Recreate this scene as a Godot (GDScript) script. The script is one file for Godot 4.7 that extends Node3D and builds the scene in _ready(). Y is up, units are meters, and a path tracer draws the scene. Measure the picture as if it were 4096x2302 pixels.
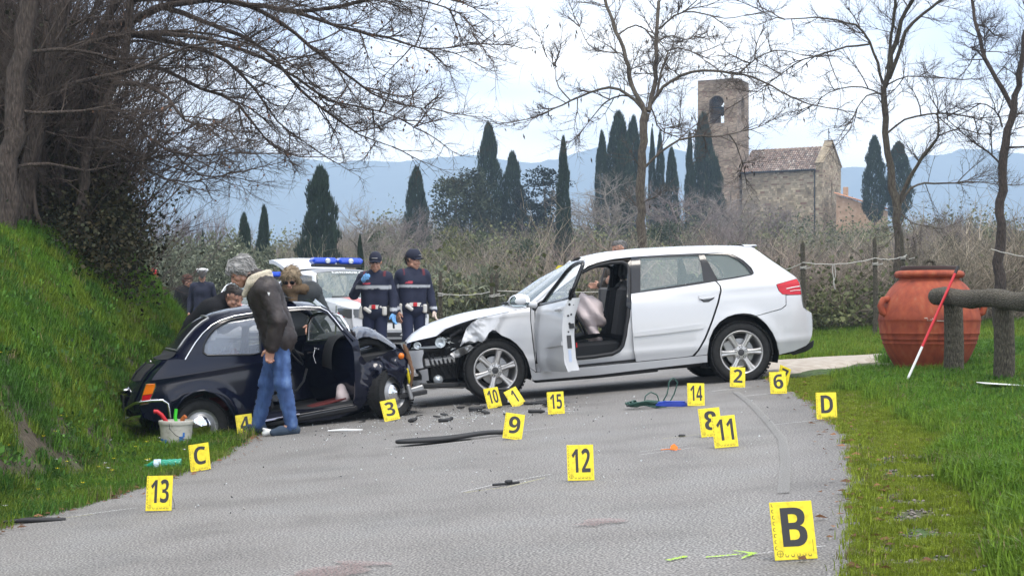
extends Node3D
const TAB_TOE := [[-20, -3.4], [6, -3.4], [9, -3.3], [11, -3.38], [13, -3.5], [15, -3.72], [17, -3.62], [19, -3.35], [21, -3.8], [23, -5.0], [26, -8.0], [30, -14.0], [40, -30.0], [60, -60.0]]
const TAB_BANK := [[0, 0], [0.3, 0.5], [0.6, 1.1], [1.0, 1.6], [1.5, 2.1], [2.2, 2.5], [3.5, 2.8], [7.0, 3.1], [14.0, 3.4], [60.0, 4.0]]
const TAB_RISE := [[-50, 0], [12.5, 0], [15, 0.05], [17, 0.09], [20, 0.12], [23, 0.15], [28, 0.2], [33, 0.3], [38, -0.1], [46, -0.9], [60, -0.3], [75, 0.9], [95, 2.7], [110, 4.0], [130, 5.6], [150, 7.0], [168, 8.8], [185, 9.2], [200, 8.8], [230, 3.0], [330, -20.0], [600, -50.0], [9000, -55.0]]
const TAB_LEFT := [[-20, -3.2], [6, -3.15], [9.3, -3.0], [9.95, -2.83], [10.9, -2.68], [12, -2.54], [13, -2.45], [15.3, -2.49], [17, -2.8], [19, -3.1], [21, -3.7], [23, -4.8], [26, -7.6], [30, -13.0]]
const TAB_RIGHT := [[-20, 1.0], [5.2, 1.15], [6.07, 1.3], [6.9, 1.5], [8.35, 1.83], [10, 2.17], [11.8, 2.42], [13.8, 2.62], [16.2, 2.72], [17.6, 2.8], [19.5, 2.9], [22, 2.95], [25, 2.0], [27.5, 0.5], [29, -1.5], [32, -6.0]]
var M := {}
var rng := RandomNumberGenerator.new()
var used := {}
var bump := FastNoiseLite.new()
func tab(t: Array, x: float) -> float:
	if x <= t[0][0]:
		return t[0][1]
	for i in range(1, t.size()):
		if x <= t[i][0]:
			var k: float = (x - t[i - 1][0]) / (t[i][0] - t[i - 1][0])
			return lerpf(t[i - 1][1], t[i][1], k)
	return t[-1][1]
func road_height(x: float, d: float) -> float:
	var side := 1.0 - smoothstep(17.0, 25.0, d) * (0.75 if x < 0.0 else 0.35)
	side *= 1.0 - smoothstep(30.0, 60.0, d)
	return 0.081 * clampf(x, -14.0, 14.0) * side + tab(TAB_RISE, d) * (1.0 - 0.75 * smoothstep(9.0, 40.0, -x) * smoothstep(40.0, 90.0, d))
func ground(x: float, z: float) -> float:
	var d := -z
	var h := road_height(x, d)
	var q: float = tab(TAB_TOE, d) - x
	if q > 0.0 and d < 60.0:
		h += tab(TAB_BANK, q) * (1.0 - smoothstep(24.0, 50.0, d))
	var e: float = minf(x - tab(TAB_LEFT, d), tab(TAB_RIGHT, d) - x)
	if d < 30.0 and e < 0.0:
		h -= 0.035 * smoothstep(0.0, 0.06, -e)
		h += 0.05 * bump.get_noise_2d(x * 2.2, d * 2.2) * smoothstep(0.1, 0.8, -e)
	elif d >= 30.0:
		h += (0.4 + 0.004 * d) * bump.get_noise_2d(x * 0.25, d * 0.25) * smoothstep(30.0, 45.0, d)
	return h
func on_ground(x: float, d: float, up := 0.0) -> Vector3:
	return Vector3(x, ground(x, -d) + up, -d)
func numbered(called: String) -> String:
	var k: int = used.get(called, 0)
	used[called] = k + 1
	return called if k == 0 else "%s_%03d" % [called, k]
func tag(o: Node3D, label := "", category := "", group := "", kind := "") -> Node3D:
	for e in [["label", label], ["category", category], ["group", group], ["kind", kind]]:
		if e[1]:
			o.set_meta(e[0], e[1])
	return o
func thing(called: String, label: String, category: String, at := Vector3.ZERO, group := "") -> Node3D:
	var o := Node3D.new()
	o.name = numbered(called)
	add_child(o, true)
	o.position = at
	return tag(o, label, category, group)
func put(parent: Node3D, called: String, mesh: Mesh, mat: Material, label := "") -> MeshInstance3D:
	var o := MeshInstance3D.new()
	o.name = numbered(called) if parent == self else called
	o.mesh = mesh
	o.material_override = mat
	parent.add_child(o, true)
	if label:
		o.set_meta("label", label)
	return o
func setting(called: String, mesh: Mesh, mat: Material) -> MeshInstance3D:
	var o := put(self, called, mesh, mat)
	o.set_meta("kind", "structure")
	return o
func scatter(parent: Node3D, called: String, mesh: Mesh, mat: Material, places: Array, colors := [], kind := "stuff") -> MultiMeshInstance3D:
	var mm := MultiMesh.new()
	mm.transform_format = MultiMesh.TRANSFORM_3D
	mm.use_colors = colors.size() > 0
	mm.mesh = mesh
	mm.instance_count = places.size()
	for i in places.size():
		mm.set_instance_transform(i, places[i])
		if colors.size():
			mm.set_instance_color(i, colors[i])
	var o := MultiMeshInstance3D.new()
	o.name = numbered(called) if parent == self else called
	o.multimesh = mm
	o.material_override = mat
	parent.add_child(o, true)
	o.set_meta("kind", kind)
	return o
class MB:
	var v := PackedVector3Array()
	var n := PackedVector3Array()
	var c := PackedColorArray()
	var uv := PackedVector2Array()
	var ix := PackedInt32Array()
	var col := Color.WHITE
	var tr := Transform3D()
	func vert(p: Vector3, nn: Vector3, u := Vector2.ZERO) -> int:
		v.append(tr * p)
		n.append((tr.basis * nn).normalized())
		c.append(col)
		uv.append(u)
		return v.size() - 1
	func tri_i(a: int, b: int, d: int) -> void:
		ix.append(a)
		ix.append(b)
		ix.append(d)
	func tri(a: Vector3, b: Vector3, d: Vector3) -> void:
		var nn := (d - a).cross(b - a).normalized()
		tri_i(vert(a, nn), vert(b, nn), vert(d, nn))
	func quad(a: Vector3, b: Vector3, d: Vector3, e: Vector3, w := 1.0, h := 1.0) -> void:
		var nn := (e - a).cross(b - a).normalized()
		if nn == Vector3.ZERO:
			nn = (d - a).cross(b - a).normalized()
		var i := vert(a, nn, Vector2(0, h))
		vert(b, nn, Vector2(w, h))
		vert(d, nn, Vector2(w, 0))
		vert(e, nn, Vector2(0, 0))
		tri_i(i, i + 1, i + 2)
		tri_i(i, i + 2, i + 3)
	func box(mid: Vector3, size: Vector3, turn := Basis.IDENTITY, bevel := 0.0) -> void:
		var h := size * 0.5
		var b := minf(bevel, minf(h.x, minf(h.y, h.z)) * 0.95)
		var at := func(x: float, y: float, z: float) -> Vector3: return mid + turn * Vector3(x, y, z)
		for ax in 3:
			for s in [-1.0, 1.0]:
				var u := (ax + 1) % 3
				var w := (ax + 2) % 3
				var q := []
				for k in [[-1, -1], [1, -1], [1, 1], [-1, 1]]:
					var p := Vector3()
					p[ax] = s * h[ax]
					p[u] = k[0] * (h[u] - b)
					p[w] = k[1] * (h[w] - b)
					q.append(mid + turn * p)
				quad(q[0], q[1], q[2], q[3])
				if b > 0.0:
					for s2 in [-1.0, 1.0]:
						var e := []
						for k in [[0, -1], [0, 1], [1, 1], [1, -1]]:
							var p := Vector3()
							p[ax] = s * (h[ax] - (b if k[0] == 1 else 0.0))
							p[u] = s2 * (h[u] - (b if k[0] == 0 else 0.0))
							p[w] = k[1] * (h[w] - b)
							e.append(mid + turn * p)
						quad(e[0], e[1], e[2], e[3])
		if b > 0.0:
			for sx in [-1.0, 1.0]:
				for sy in [-1.0, 1.0]:
					for sz in [-1.0, 1.0]:
						tri(at.call(sx * h.x, sy * (h.y - b), sz * (h.z - b)), at.call(sx * (h.x - b), sy * h.y, sz * (h.z - b)), at.call(sx * (h.x - b), sy * (h.y - b), sz * h.z))
	func tube(p: Array, r: Array, sides := 6, caps := true) -> void:
		var m := p.size()
		if m < 2:
			return
		var first := v.size()
		var t0: Vector3 = (p[1] - p[0]).normalized()
		var side := t0.cross(Vector3.UP if absf(t0.y) < 0.9 else Vector3.RIGHT).normalized()
		for i in m:
			var t: Vector3 = (p[mini(i + 1, m - 1)] - p[maxi(i - 1, 0)]).normalized()
			side = (side - t * side.dot(t)).normalized()
			var up := t.cross(side)
			var rr: float = r[i] if i < r.size() else r[-1]
			for k in sides:
				var a := TAU * k / sides
				var dir := side * cos(a) + up * sin(a)
				vert(p[i] + dir * rr, dir, Vector2(float(k) / sides, float(i)))
			if i > 0:
				var b := first + (i - 1) * sides
				for k in sides:
					var k2 := (k + 1) % sides
					tri_i(b + k, b + k2, b + sides + k)
					tri_i(b + k2, b + sides + k2, b + sides + k)
		if caps:
			for e in [0, m - 1]:
				var nn: Vector3 = (p[0] - p[1]).normalized() if e == 0 else (p[m - 1] - p[m - 2]).normalized()
				var mid := vert(p[e], nn)
				var b2 := v.size()
				for k in sides:
					vert(tr.affine_inverse() * v[first + e * sides + k], nn)
				for k in sides:
					tri_i(mid, b2 + k, b2 + (k + 1) % sides)
	func lathe(profile: Array, segs := 24, axis := Transform3D(), from := 0.0, to := TAU) -> void:
		var m := profile.size()
		var normals := []
		for i in m:
			var a: Vector2 = profile[mini(i + 1, m - 1)] - profile[maxi(i - 1, 0)]
			normals.append(Vector2(a.y, -a.x).normalized())
		var first := v.size()
		for k in segs + 1:
			var a := from + (to - from) * k / segs
			for i in m:
				var p: Vector2 = profile[i]
				var q: Vector2 = normals[i]
				vert(axis * Vector3(p.x * cos(a), p.y, p.x * sin(a)), axis.basis * Vector3(q.x * cos(a), q.y, q.x * sin(a)), Vector2(float(k) / segs, float(i) / (m - 1)))
		for k in segs:
			for i in m - 1:
				var b := first + k * m + i
				tri_i(b, b + m, b + 1)
				tri_i(b + m, b + m + 1, b + 1)
	func sheet(rows: Array, closed := false, uvs := Vector2.ONE) -> void:
		var nu := rows.size()
		var nv: int = rows[0].size()
		var first := v.size()
		for i in nu:
			for j in nv:
				var j0 := j - 1
				var j1 := j + 1
				if closed:
					j0 = (j0 + nv) % nv
					j1 = j1 % nv
				else:
					j0 = maxi(j0, 0)
					j1 = mini(j1, nv - 1)
				var du: Vector3 = rows[mini(i + 1, nu - 1)][j] - rows[maxi(i - 1, 0)][j]
				var dv: Vector3 = rows[i][j1] - rows[i][j0]
				var nn := dv.cross(du)
				vert(rows[i][j], nn.normalized() if nn.length() > 1e-12 else Vector3.UP, Vector2(uvs.x * i / maxf(nu - 1, 1), uvs.y * j / maxf(nv - 1, 1)))
		for i in nu - 1:
			for j in (nv if closed else nv - 1):
				var a := first + i * nv + j
				var b := first + i * nv + (j + 1) % nv
				tri_i(a, a + nv, b)
				tri_i(b, a + nv, b + nv)
	func slab(poly: PackedVector2Array, at: Transform3D, thick: float) -> void:
		var t := Geometry2D.triangulate_polygon(poly)
		for s in [1.0, -1.0]:
			var b := v.size()
			for p in poly:
				vert(at * Vector3(p.x, p.y, thick * 0.5 * s), at.basis * Vector3(0, 0, s), p)
			for k in range(0, t.size(), 3):
				tri_i(b + t[k], b + t[k + 1], b + t[k + 2])
		for i in poly.size():
			var p := poly[i]
			var q := poly[(i + 1) % poly.size()]
			var nn := at.basis * Vector3(q.y - p.y, p.x - q.x, 0)
			if Geometry2D.is_polygon_clockwise(poly):
				nn = -nn
			var b := vert(at * Vector3(p.x, p.y, thick * 0.5), nn)
			vert(at * Vector3(q.x, q.y, thick * 0.5), nn)
			vert(at * Vector3(q.x, q.y, -thick * 0.5), nn)
			vert(at * Vector3(p.x, p.y, -thick * 0.5), nn)
			tri_i(b, b + 1, b + 2)
			tri_i(b, b + 2, b + 3)
	func ball(mid: Vector3, r: Vector3, turn := Basis.IDENTITY, segs := 14, rings := 9) -> void:
		var first := v.size()
		for i in rings + 1:
			var a := PI * i / rings
			for k in segs + 1:
				var b := TAU * k / segs
				var d := Vector3(sin(a) * cos(b), cos(a), sin(a) * sin(b))
				vert(mid + turn * (d * r), turn * (d / r), Vector2(float(k) / segs, float(i) / rings))
		for i in rings:
			for k in segs:
				var b := first + i * (segs + 1) + k
				tri_i(b, b + 1, b + segs + 1)
				tri_i(b + 1, b + segs + 2, b + segs + 1)
	func done(smooth := false) -> ArrayMesh:
		if smooth:
			for i in n.size():
				n[i] = Vector3.ZERO
			for k in range(0, ix.size(), 3):
				var nn := (v[ix[k + 2]] - v[ix[k]]).cross(v[ix[k + 1]] - v[ix[k]])
				for e in 3:
					n[ix[k + e]] += nn
			for i in n.size():
				n[i] = n[i].normalized()
		else:
			for k in range(0, ix.size(), 3):
				var a := ix[k]
				var b := ix[k + 1]
				var d := ix[k + 2]
				if (v[d] - v[a]).cross(v[b] - v[a]).dot(n[a] + n[b] + n[d]) < 0.0:
					ix[k + 1] = d
					ix[k + 2] = b
		var arr := []
		arr.resize(Mesh.ARRAY_MAX)
		arr[Mesh.ARRAY_VERTEX] = v
		arr[Mesh.ARRAY_NORMAL] = n
		arr[Mesh.ARRAY_COLOR] = c
		arr[Mesh.ARRAY_TEX_UV] = uv
		arr[Mesh.ARRAY_INDEX] = ix
		var m := ArrayMesh.new()
		if ix.size():
			m.add_surface_from_arrays(Mesh.PRIMITIVE_TRIANGLES, arr)
		return m
func lin(r: float, g: float, b: float, a := 1.0) -> Color:
	var q := Color(r, g, b).linear_to_srgb()
	q.a = a
	return q
func mat(called: String, color: Color, rough := 0.6, metal := 0.0) -> StandardMaterial3D:
	var m := StandardMaterial3D.new()
	m.resource_name = called
	m.albedo_color = color
	m.roughness = rough
	m.metallic = metal
	M[called] = m
	return m
func noise_tex(freq: float, stops: Array, size := 512, octaves := 4, kind := FastNoiseLite.TYPE_SIMPLEX_SMOOTH, the_seed := 1) -> NoiseTexture2D:
	var f := FastNoiseLite.new()
	f.noise_type = kind
	f.frequency = freq
	f.fractal_octaves = octaves
	f.seed = the_seed
	var t := NoiseTexture2D.new()
	t.width = size
	t.height = size
	t.seamless = true
	t.noise = f
	if stops.size():
		var g := Gradient.new()
		var offs := PackedFloat32Array()
		var cols := PackedColorArray()
		for s in stops:
			offs.append(s[0])
			cols.append(s[1])
		g.offsets = offs
		g.colors = cols
		t.color_ramp = g
	return t
func tri(m: StandardMaterial3D, scale: float, world := false) -> StandardMaterial3D:
	m.uv1_triplanar = true
	m.uv1_world_triplanar = world
	m.uv1_scale = Vector3.ONE * scale
	return m
func grey(x: float, tint := Color.WHITE) -> Color:
	return lin(x * tint.r, x * tint.g, x * tint.b)
func relief(m: StandardMaterial3D, t: Texture2D, scale: float) -> StandardMaterial3D:
	m.heightmap_enabled = true
	m.heightmap_texture = t
	m.heightmap_scale = scale
	return m
func glass(called: String, tint: Color, alpha := 0.15) -> StandardMaterial3D:
	var m := mat(called, tint, 0.03)
	m.albedo_color.a = alpha
	m.transparency = BaseMaterial3D.TRANSPARENCY_ALPHA
	return m
func leafy(called: String, color: Color, through := 0.25) -> StandardMaterial3D:
	var m := mat(called, color, 0.7)
	m.vertex_color_use_as_albedo = true
	m.backlight_enabled = true
	m.backlight = lin(through, through, through)
	m.metallic_specular = 0.3
	return m
func _ready() -> void:
	rng.seed = 7
	bump.seed = 11
	bump.frequency = 1.0
	bump.fractal_octaves = 3
	var cam := Camera3D.new()
	cam.name = "camera"
	cam.projection = Camera3D.PROJECTION_FRUSTUM
	cam.near = 0.1
	cam.far = 20000.0
	cam.size = 0.0362
	cam.frustum_offset = Vector2(0.0, 0.0017)
	cam.position = Vector3(0, 1, 0)
	add_child(cam)
	cam.current = true
	var env := Environment.new()
	env.background_mode = Environment.BG_SKY
	env.sky = Sky.new()
	env.sky.sky_material = make_sky()
	env.background_energy_multiplier = 1.0
	env.tonemap_mode = Environment.TONE_MAPPER_LINEAR
	env.tonemap_exposure = 2.25
	env.fog_enabled = true
	env.fog_density = 0.0007
	env.fog_light_color = lin(0.58, 0.77, 1.0)
	env.sdfgi_enabled = true
	env.ssao_enabled = true
	env.ssil_enabled = true
	var world := WorldEnvironment.new()
	world.name = "world"
	world.environment = env
	add_child(world)
	var sun := DirectionalLight3D.new()
	sun.name = "sun"
	sun.light_energy = 0.4
	sun.light_color = Color(1.0, 0.97, 0.93)
	sun.light_angular_distance = 20.0
	sun.shadow_enabled = true
	sun.sky_mode = DirectionalLight3D.SKY_MODE_LIGHT_ONLY
	sun.rotation_degrees = Vector3(-68, 25, 0)
	add_child(sun)
	materials()
	make_materials_cars()
	terrain()
	road()
	hills()
	chapel()
	brush()
	far_trees()
	near_trees()
	bank_trees()
	grass()
	fence()
	hatchback()
	small_car()
	police_cars()
	people()
	markers()
	road_things()
	verge_things()
func make_sky() -> PanoramaSkyMaterial:
	var w := 1024
	var h := 512
	var im := Image.create(w, h, false, Image.FORMAT_RGBF)
	var f := FastNoiseLite.new()
	f.seed = 5
	f.frequency = 1.0
	f.fractal_octaves = 5
	for j in h:
		var el := PI * (0.5 - (j + 0.5) / h)
		for i in w:
			var az := TAU * (i + 0.5) / w
			var q := Vector3(cos(el) * cos(az), sin(el), cos(el) * sin(az))
			var n1 := f.get_noise_3d(q.x * 2.2, q.y * 14.0, q.z * 2.2)
			var n2 := f.get_noise_3d(q.x * 1.1 + 7.0, q.y * 5.0, q.z * 1.1)
			var up := clampf(q.y, 0.0, 1.0)
			var k := clampf(0.62 + 1.7 * n1 + 1.2 * n2 - 0.35 * smoothstep(0.07, 0.2, up), 0.0, 1.0)
			var white := Color(1.14, 1.11, 1.07)
			var blue := Color(0.56, 0.64, 0.80)
			var col := blue.lerp(white, k) * (1.1 + 0.9 * exp(-pow(up / 0.11, 2.0)))
			if q.y < 0.0:
				col = Color(0.30, 0.33, 0.36)
			im.set_pixel(i, j, col)
	var m := PanoramaSkyMaterial.new()
	m.panorama = ImageTexture.create_from_image(im)
	return m
func materials() -> void:
	var m := mat("asphalt", Color.WHITE, 0.85)
	m.albedo_texture = noise_tex(0.13, [[0.0, grey(0.055)], [0.38, grey(0.115, Color(1.0, 0.96, 0.905))], [0.5, grey(0.19, Color(1.0, 0.96, 0.905))], [0.62, grey(0.265, Color(1.0, 0.96, 0.905))], [1.0, grey(0.5, Color(1, 0.97, 0.925))]], 1024, 3, FastNoiseLite.TYPE_SIMPLEX, 3)
	m.vertex_color_use_as_albedo = true
	tri(m, 0.42, true)
	m.detail_enabled = true
	m.detail_blend_mode = BaseMaterial3D.BLEND_MODE_MUL
	m.detail_albedo = noise_tex(0.012, [[0.0, Color(0.86, 0.855, 0.85)], [0.45, Color(0.96, 0.955, 0.95)], [1.0, Color(1, 1, 1)]], 512, 5, FastNoiseLite.TYPE_SIMPLEX, 9)
	m.detail_uv_layer = BaseMaterial3D.DETAIL_UV_2
	m.uv2_triplanar = true
	m.uv2_world_triplanar = true
	m.uv2_scale = Vector3.ONE * 0.13
	m = mat("soil", Color.WHITE, 0.95)
	m.albedo_texture = noise_tex(0.02, [[0.0, grey(0.45)], [0.5, grey(0.8)], [1.0, grey(1.0)]], 512, 5)
	m.vertex_color_use_as_albedo = true
	tri(m, 0.8, true)
	relief(m, noise_tex(0.03, [], 512, 5), 3.0)
	m = mat("dirt", Color.WHITE, 0.95)
	m.albedo_texture = noise_tex(0.02, [[0.0, lin(0.24, 0.19, 0.14)], [0.5, lin(0.36, 0.31, 0.25)], [1.0, lin(0.46, 0.41, 0.35)]], 512, 5)
	tri(m, 0.5, true)
	m = mat("gravel", Color.WHITE, 0.9)
	m.albedo_texture = noise_tex(0.08, [[0.0, grey(0.06)], [0.5, lin(0.24, 0.215, 0.19)], [1.0, grey(0.46)]], 512, 3, FastNoiseLite.TYPE_CELLULAR)
	tri(m, 1.2, true)
	m = mat("hillside", Color.WHITE, 1.0)
	m.albedo_texture = noise_tex(0.02, [[0.0, lin(0.06, 0.09, 0.09)], [1.0, lin(0.15, 0.19, 0.18)]], 512, 5)
	tri(m, 0.004, true)
	mat("string", lin(0.5, 0.48, 0.44), 0.9)
	m = leafy("grass", Color.WHITE, 0.5)
	m = leafy("evergreen", Color.WHITE, 0.15)
	m = leafy("olive_leaf", Color.WHITE, 0.2)
	m = mat("twig", Color.WHITE, 0.9)
	m.vertex_color_use_as_albedo = true
	m = mat("bark", Color.WHITE, 0.95)
	m.albedo_texture = noise_tex(0.025, [[0.0, lin(0.035, 0.027, 0.02)], [0.45, lin(0.10, 0.08, 0.06)], [0.75, lin(0.16, 0.135, 0.10)], [1.0, lin(0.17, 0.17, 0.09)]], 512, 5)
	tri(m, 1.4, true)
	m.uv1_scale = Vector3(2.6, 0.5, 2.6)
	relief(m, noise_tex(0.03, [], 512, 4), 3.0)
	m = mat("trunk_bark", Color.WHITE, 0.95)
	m.albedo_texture = noise_tex(0.03, [[0.0, lin(0.022, 0.016, 0.012)], [0.5, lin(0.07, 0.052, 0.042)], [0.8, lin(0.12, 0.093, 0.076)], [1.0, lin(0.10, 0.10, 0.055)]], 512, 5)
	tri(m, 1.4, true)
	m.uv1_scale = Vector3(2.6, 0.5, 2.6)
	relief(m, noise_tex(0.03, [], 512, 4), 3.0)
	m = mat("dark_bark", Color.WHITE, 0.95)
	m.albedo_texture = noise_tex(0.03, [[0.0, lin(0.015, 0.011, 0.009)], [0.5, lin(0.06, 0.043, 0.034)], [1.0, lin(0.11, 0.085, 0.07)]], 512, 5)
	tri(m, 1.4, true)
	m.uv1_scale = Vector3(2.6, 0.5, 2.6)
	relief(m, noise_tex(0.03, [], 512, 4), 3.0)
func terrain() -> void:
	var xs := [-3300.0, -2400.0, -1800.0, -1200.0, -600.0, -300.0, -160.0, -90.0, -60.0, -45.0, -36.0, -30.0, -26.0, -22.0, -19.0, -16.0, -14.0, -12.0, -10.5, -9.0]
	var x := -8.0
	while x < 8.01:
		xs.append(x)
		x += 0.2
	for e in [9.0, 10.5, 12.0, 14.0, 16.0, 19.0, 22.0, 26.0, 30.0, 36.0, 45.0, 60.0, 90.0, 160.0, 300.0, 600.0, 1200.0, 1800.0, 2400.0, 3300.0]:
		xs.append(e)
	var ds := [-300.0, -60.0, -30.0, -15.0, -8.0, -4.0, 0.0, 2.0, 3.0]
	var d := 3.5
	while d < 3100.0:
		ds.append(d)
		d += 0.2 if d < 34.0 else (d - 30.0) * 0.06
	var b := MB.new()
	var rows := []
	for dd in ds:
		var row := []
		for xx in xs:
			row.append(Vector3(xx, ground(xx, -dd) - (0.035 if dd < 30.0 and xx > tab(TAB_LEFT, dd) and xx < tab(TAB_RIGHT, dd) else 0.0), -dd))
		rows.append(row)
	b.sheet(rows)
	var green := Color(0.07, 0.125, 0.025)
	var brown := Color(0.10, 0.075, 0.05)
	var grey_brown := Color(0.075, 0.065, 0.05)
	for i in b.v.size():
		var p := b.v[i]
		var dd := -p.z
		var k := bump.get_noise_2d(p.x * 0.8, dd * 0.8)
		var c := green.lerp(brown, clampf(0.35 + 1.4 * k, 0.0, 1.0) * 0.8)
		var toe: float = tab(TAB_TOE, dd)
		if dd < 20.0 and absf(p.x - toe + 0.25 - 0.25 * k) < 0.22:
			c = brown
		c = c.lerp(grey_brown, smoothstep(28.0, 36.0, dd))
		c = c.lerp(Color(0.05, 0.065, 0.035), smoothstep(200.0, 400.0, dd))
		b.c[i] = c
	setting("ground", b.done(), M.soil)
func edge_right(d: float) -> float:
	return tab(TAB_RIGHT, d) + 0.05 * bump.get_noise_1d(d * 3.0) + 0.03 * bump.get_noise_1d(d * 14.0)
func edge_left(d: float) -> float:
	return tab(TAB_LEFT, d) + 0.06 * bump.get_noise_1d(d * 2.0 + 40.0) + 0.03 * bump.get_noise_1d(d * 11.0)
func road() -> void:
	var b := MB.new()
	var rows := []
	var d := -15.0
	while d < 30.5:
		var row := []
		var l := edge_left(d)
		var r := edge_right(d)
		row.append(Vector3(l - 0.02, road_height(l, d) - 0.06, -d))
		for k in 41:
			var x := lerpf(l, r, k / 40.0)
			row.append(Vector3(x, road_height(x, d) + 0.006 * bump.get_noise_2d(x * 0.7, d * 0.7), -d))
		row.append(Vector3(r + 0.025, road_height(r, d) - 0.07, -d))
		rows.append(row)
		d += 0.12
	b.sheet(rows)
	for i in b.v.size():
		var p := b.v[i]
		var dd := -p.z
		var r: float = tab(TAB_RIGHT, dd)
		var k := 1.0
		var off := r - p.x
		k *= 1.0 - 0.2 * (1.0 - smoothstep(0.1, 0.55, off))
		k *= 1.0 + 0.06 * bump.get_noise_2d(p.x * 1.1, dd * 0.9)
		var tint := Color(1.0, 0.985, 0.97)
		b.c[i] = Color(k * tint.r, k * tint.g, k * tint.b)
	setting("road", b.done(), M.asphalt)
	b = MB.new()
	rows = []
	for i in 26:
		var t := i / 25.0
		var x0 := lerpf(2.7, 5.4, t)
		var near := lerpf(17.4, 20.4, pow(t, 0.8)) + 0.25 * bump.get_noise_1d(t * 9.0)
		var far := lerpf(22.7, 22.2, t) + 0.3 * bump.get_noise_1d(t * 8.0 + 5.0)
		var row := []
		for j in 14:
			var dd := lerpf(near, far, j / 13.0)
			row.append(Vector3(x0, road_height(x0, dd) + (0.010 if j > 0 and j < 13 and i < 25 else -0.06), -dd))
		rows.append(row)
	b.sheet(rows)
	setting("driveway", b.done(), M.dirt)
func hills() -> void:
	var b := MB.new()
	var near_ridge := [[-1500, 150], [-800, 175], [-640, 225], [-520, 252], [-460, 263], [-425, 263], [-368, 253], [-305, 243], [-205, 241], [-117, 248], [-55, 251], [20, 240], [70, 246], [120, 262], [170, 272], [260, 262], [380, 235], [500, 229], [570, 236], [650, 252], [720, 262], [800, 254], [1000, 230], [1600, 170]]
	var rows := []
	for i in 240:
		var x := lerpf(-1500.0, 1600.0, i / 239.0)
		var top: float = tab(near_ridge, x) + 5.0 * bump.get_noise_1d(x * 0.02) + 2.0 * bump.get_noise_1d(x * 0.11)
		var row := []
		for j in 14:
			var t := j / 13.0
			var fold := 40.0 * bump.get_noise_2d(x * 0.006, t * 2.0) * sin(PI * t)
			row.append(Vector3(x, lerpf(-70.0, top, pow(t, 1.25)), -1700.0 - 800.0 * t + fold))
		for j in range(1, 5):
			row.append(Vector3(x, top - 50.0 * j, -2500.0 - 120.0 * j))
		rows.append(row)
	b.sheet(rows)
	setting("hills", b.done(), M.hillside)
func twig_bush(stems: int, height: float, seed_value: int, thick := 0.012) -> ArrayMesh:
	var r := RandomNumberGenerator.new()
	r.seed = seed_value
	var b := MB.new()
	for i in stems:
		var a := r.randf() * TAU
		var lean := r.randf_range(0.1, 1.5)
		var p := Vector3(cos(a), 0, sin(a)) * r.randf() * 0.6
		var dir := Vector3(cos(a + r.randf_range(-0.8, 0.8)) * lean, 1.0, sin(a + r.randf_range(-0.8, 0.8)) * lean).normalized()
		var l := height * r.randf_range(0.4, 1.0)
		var g := r.randf_range(0.5, 1.4)
		b.col = Color(0.23, 0.19, 0.165) * g
		branch(b, r, p, dir, l, thick * r.randf_range(0.6, 1.4), 2)
	return b.done()
func branch(b: MB, r: RandomNumberGenerator, p: Vector3, dir: Vector3, l: float, rad: float, depth: int) -> void:
	var pts := [p]
	var rr := [rad]
	var q := p
	var dd := dir
	var steps := 4 if depth > 1 else 3
	for k in steps:
		dd = (dd + Vector3(r.randf_range(-1, 1), r.randf_range(-0.6, 0.8), r.randf_range(-1, 1)) * 0.34).normalized()
		q += dd * l / steps
		pts.append(q)
		rr.append(rad * (1.0 - 0.75 * (k + 1.0) / steps))
		if depth > 0 and (k > 0 or depth < 2):
			for e in (2 if depth > 1 else 1):
				var side := (dd + Vector3(r.randf_range(-1, 1), r.randf_range(-0.5, 0.8), r.randf_range(-1, 1)) * 0.9).normalized()
				branch(b, r, q, side, l * r.randf_range(0.25, 0.5), rad * 0.55, depth - 1)
	b.tube(pts, rr, 3, false)
func leaf_clump(leaves: int, spread: Vector3, size: float, slim: float, seed_value: int, up := 0.0, base := Color.WHITE, vary := 0.4) -> ArrayMesh:
	var r := RandomNumberGenerator.new()
	r.seed = seed_value
	var b := MB.new()
	for i in leaves:
		var p := Vector3(r.randfn(0, 0.5), r.randfn(0, 0.5), r.randfn(0, 0.5)) * spread
		var dir := (Vector3(r.randf_range(-1, 1), r.randf_range(-1, 1), r.randf_range(-1, 1)) + Vector3.UP * up).normalized()
		var side := dir.cross(Vector3(r.randf_range(-1, 1), r.randf_range(-1, 1), r.randf_range(-1, 1))).normalized()
		var l := size * r.randf_range(0.6, 1.3)
		b.col = base * r.randf_range(1.0 - vary, 1.0 + vary)
		b.quad(p, p + dir * l * 0.45 + side * l * slim, p + dir * l, p + dir * l * 0.5 - side * l * slim)
	return b.done()
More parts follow.
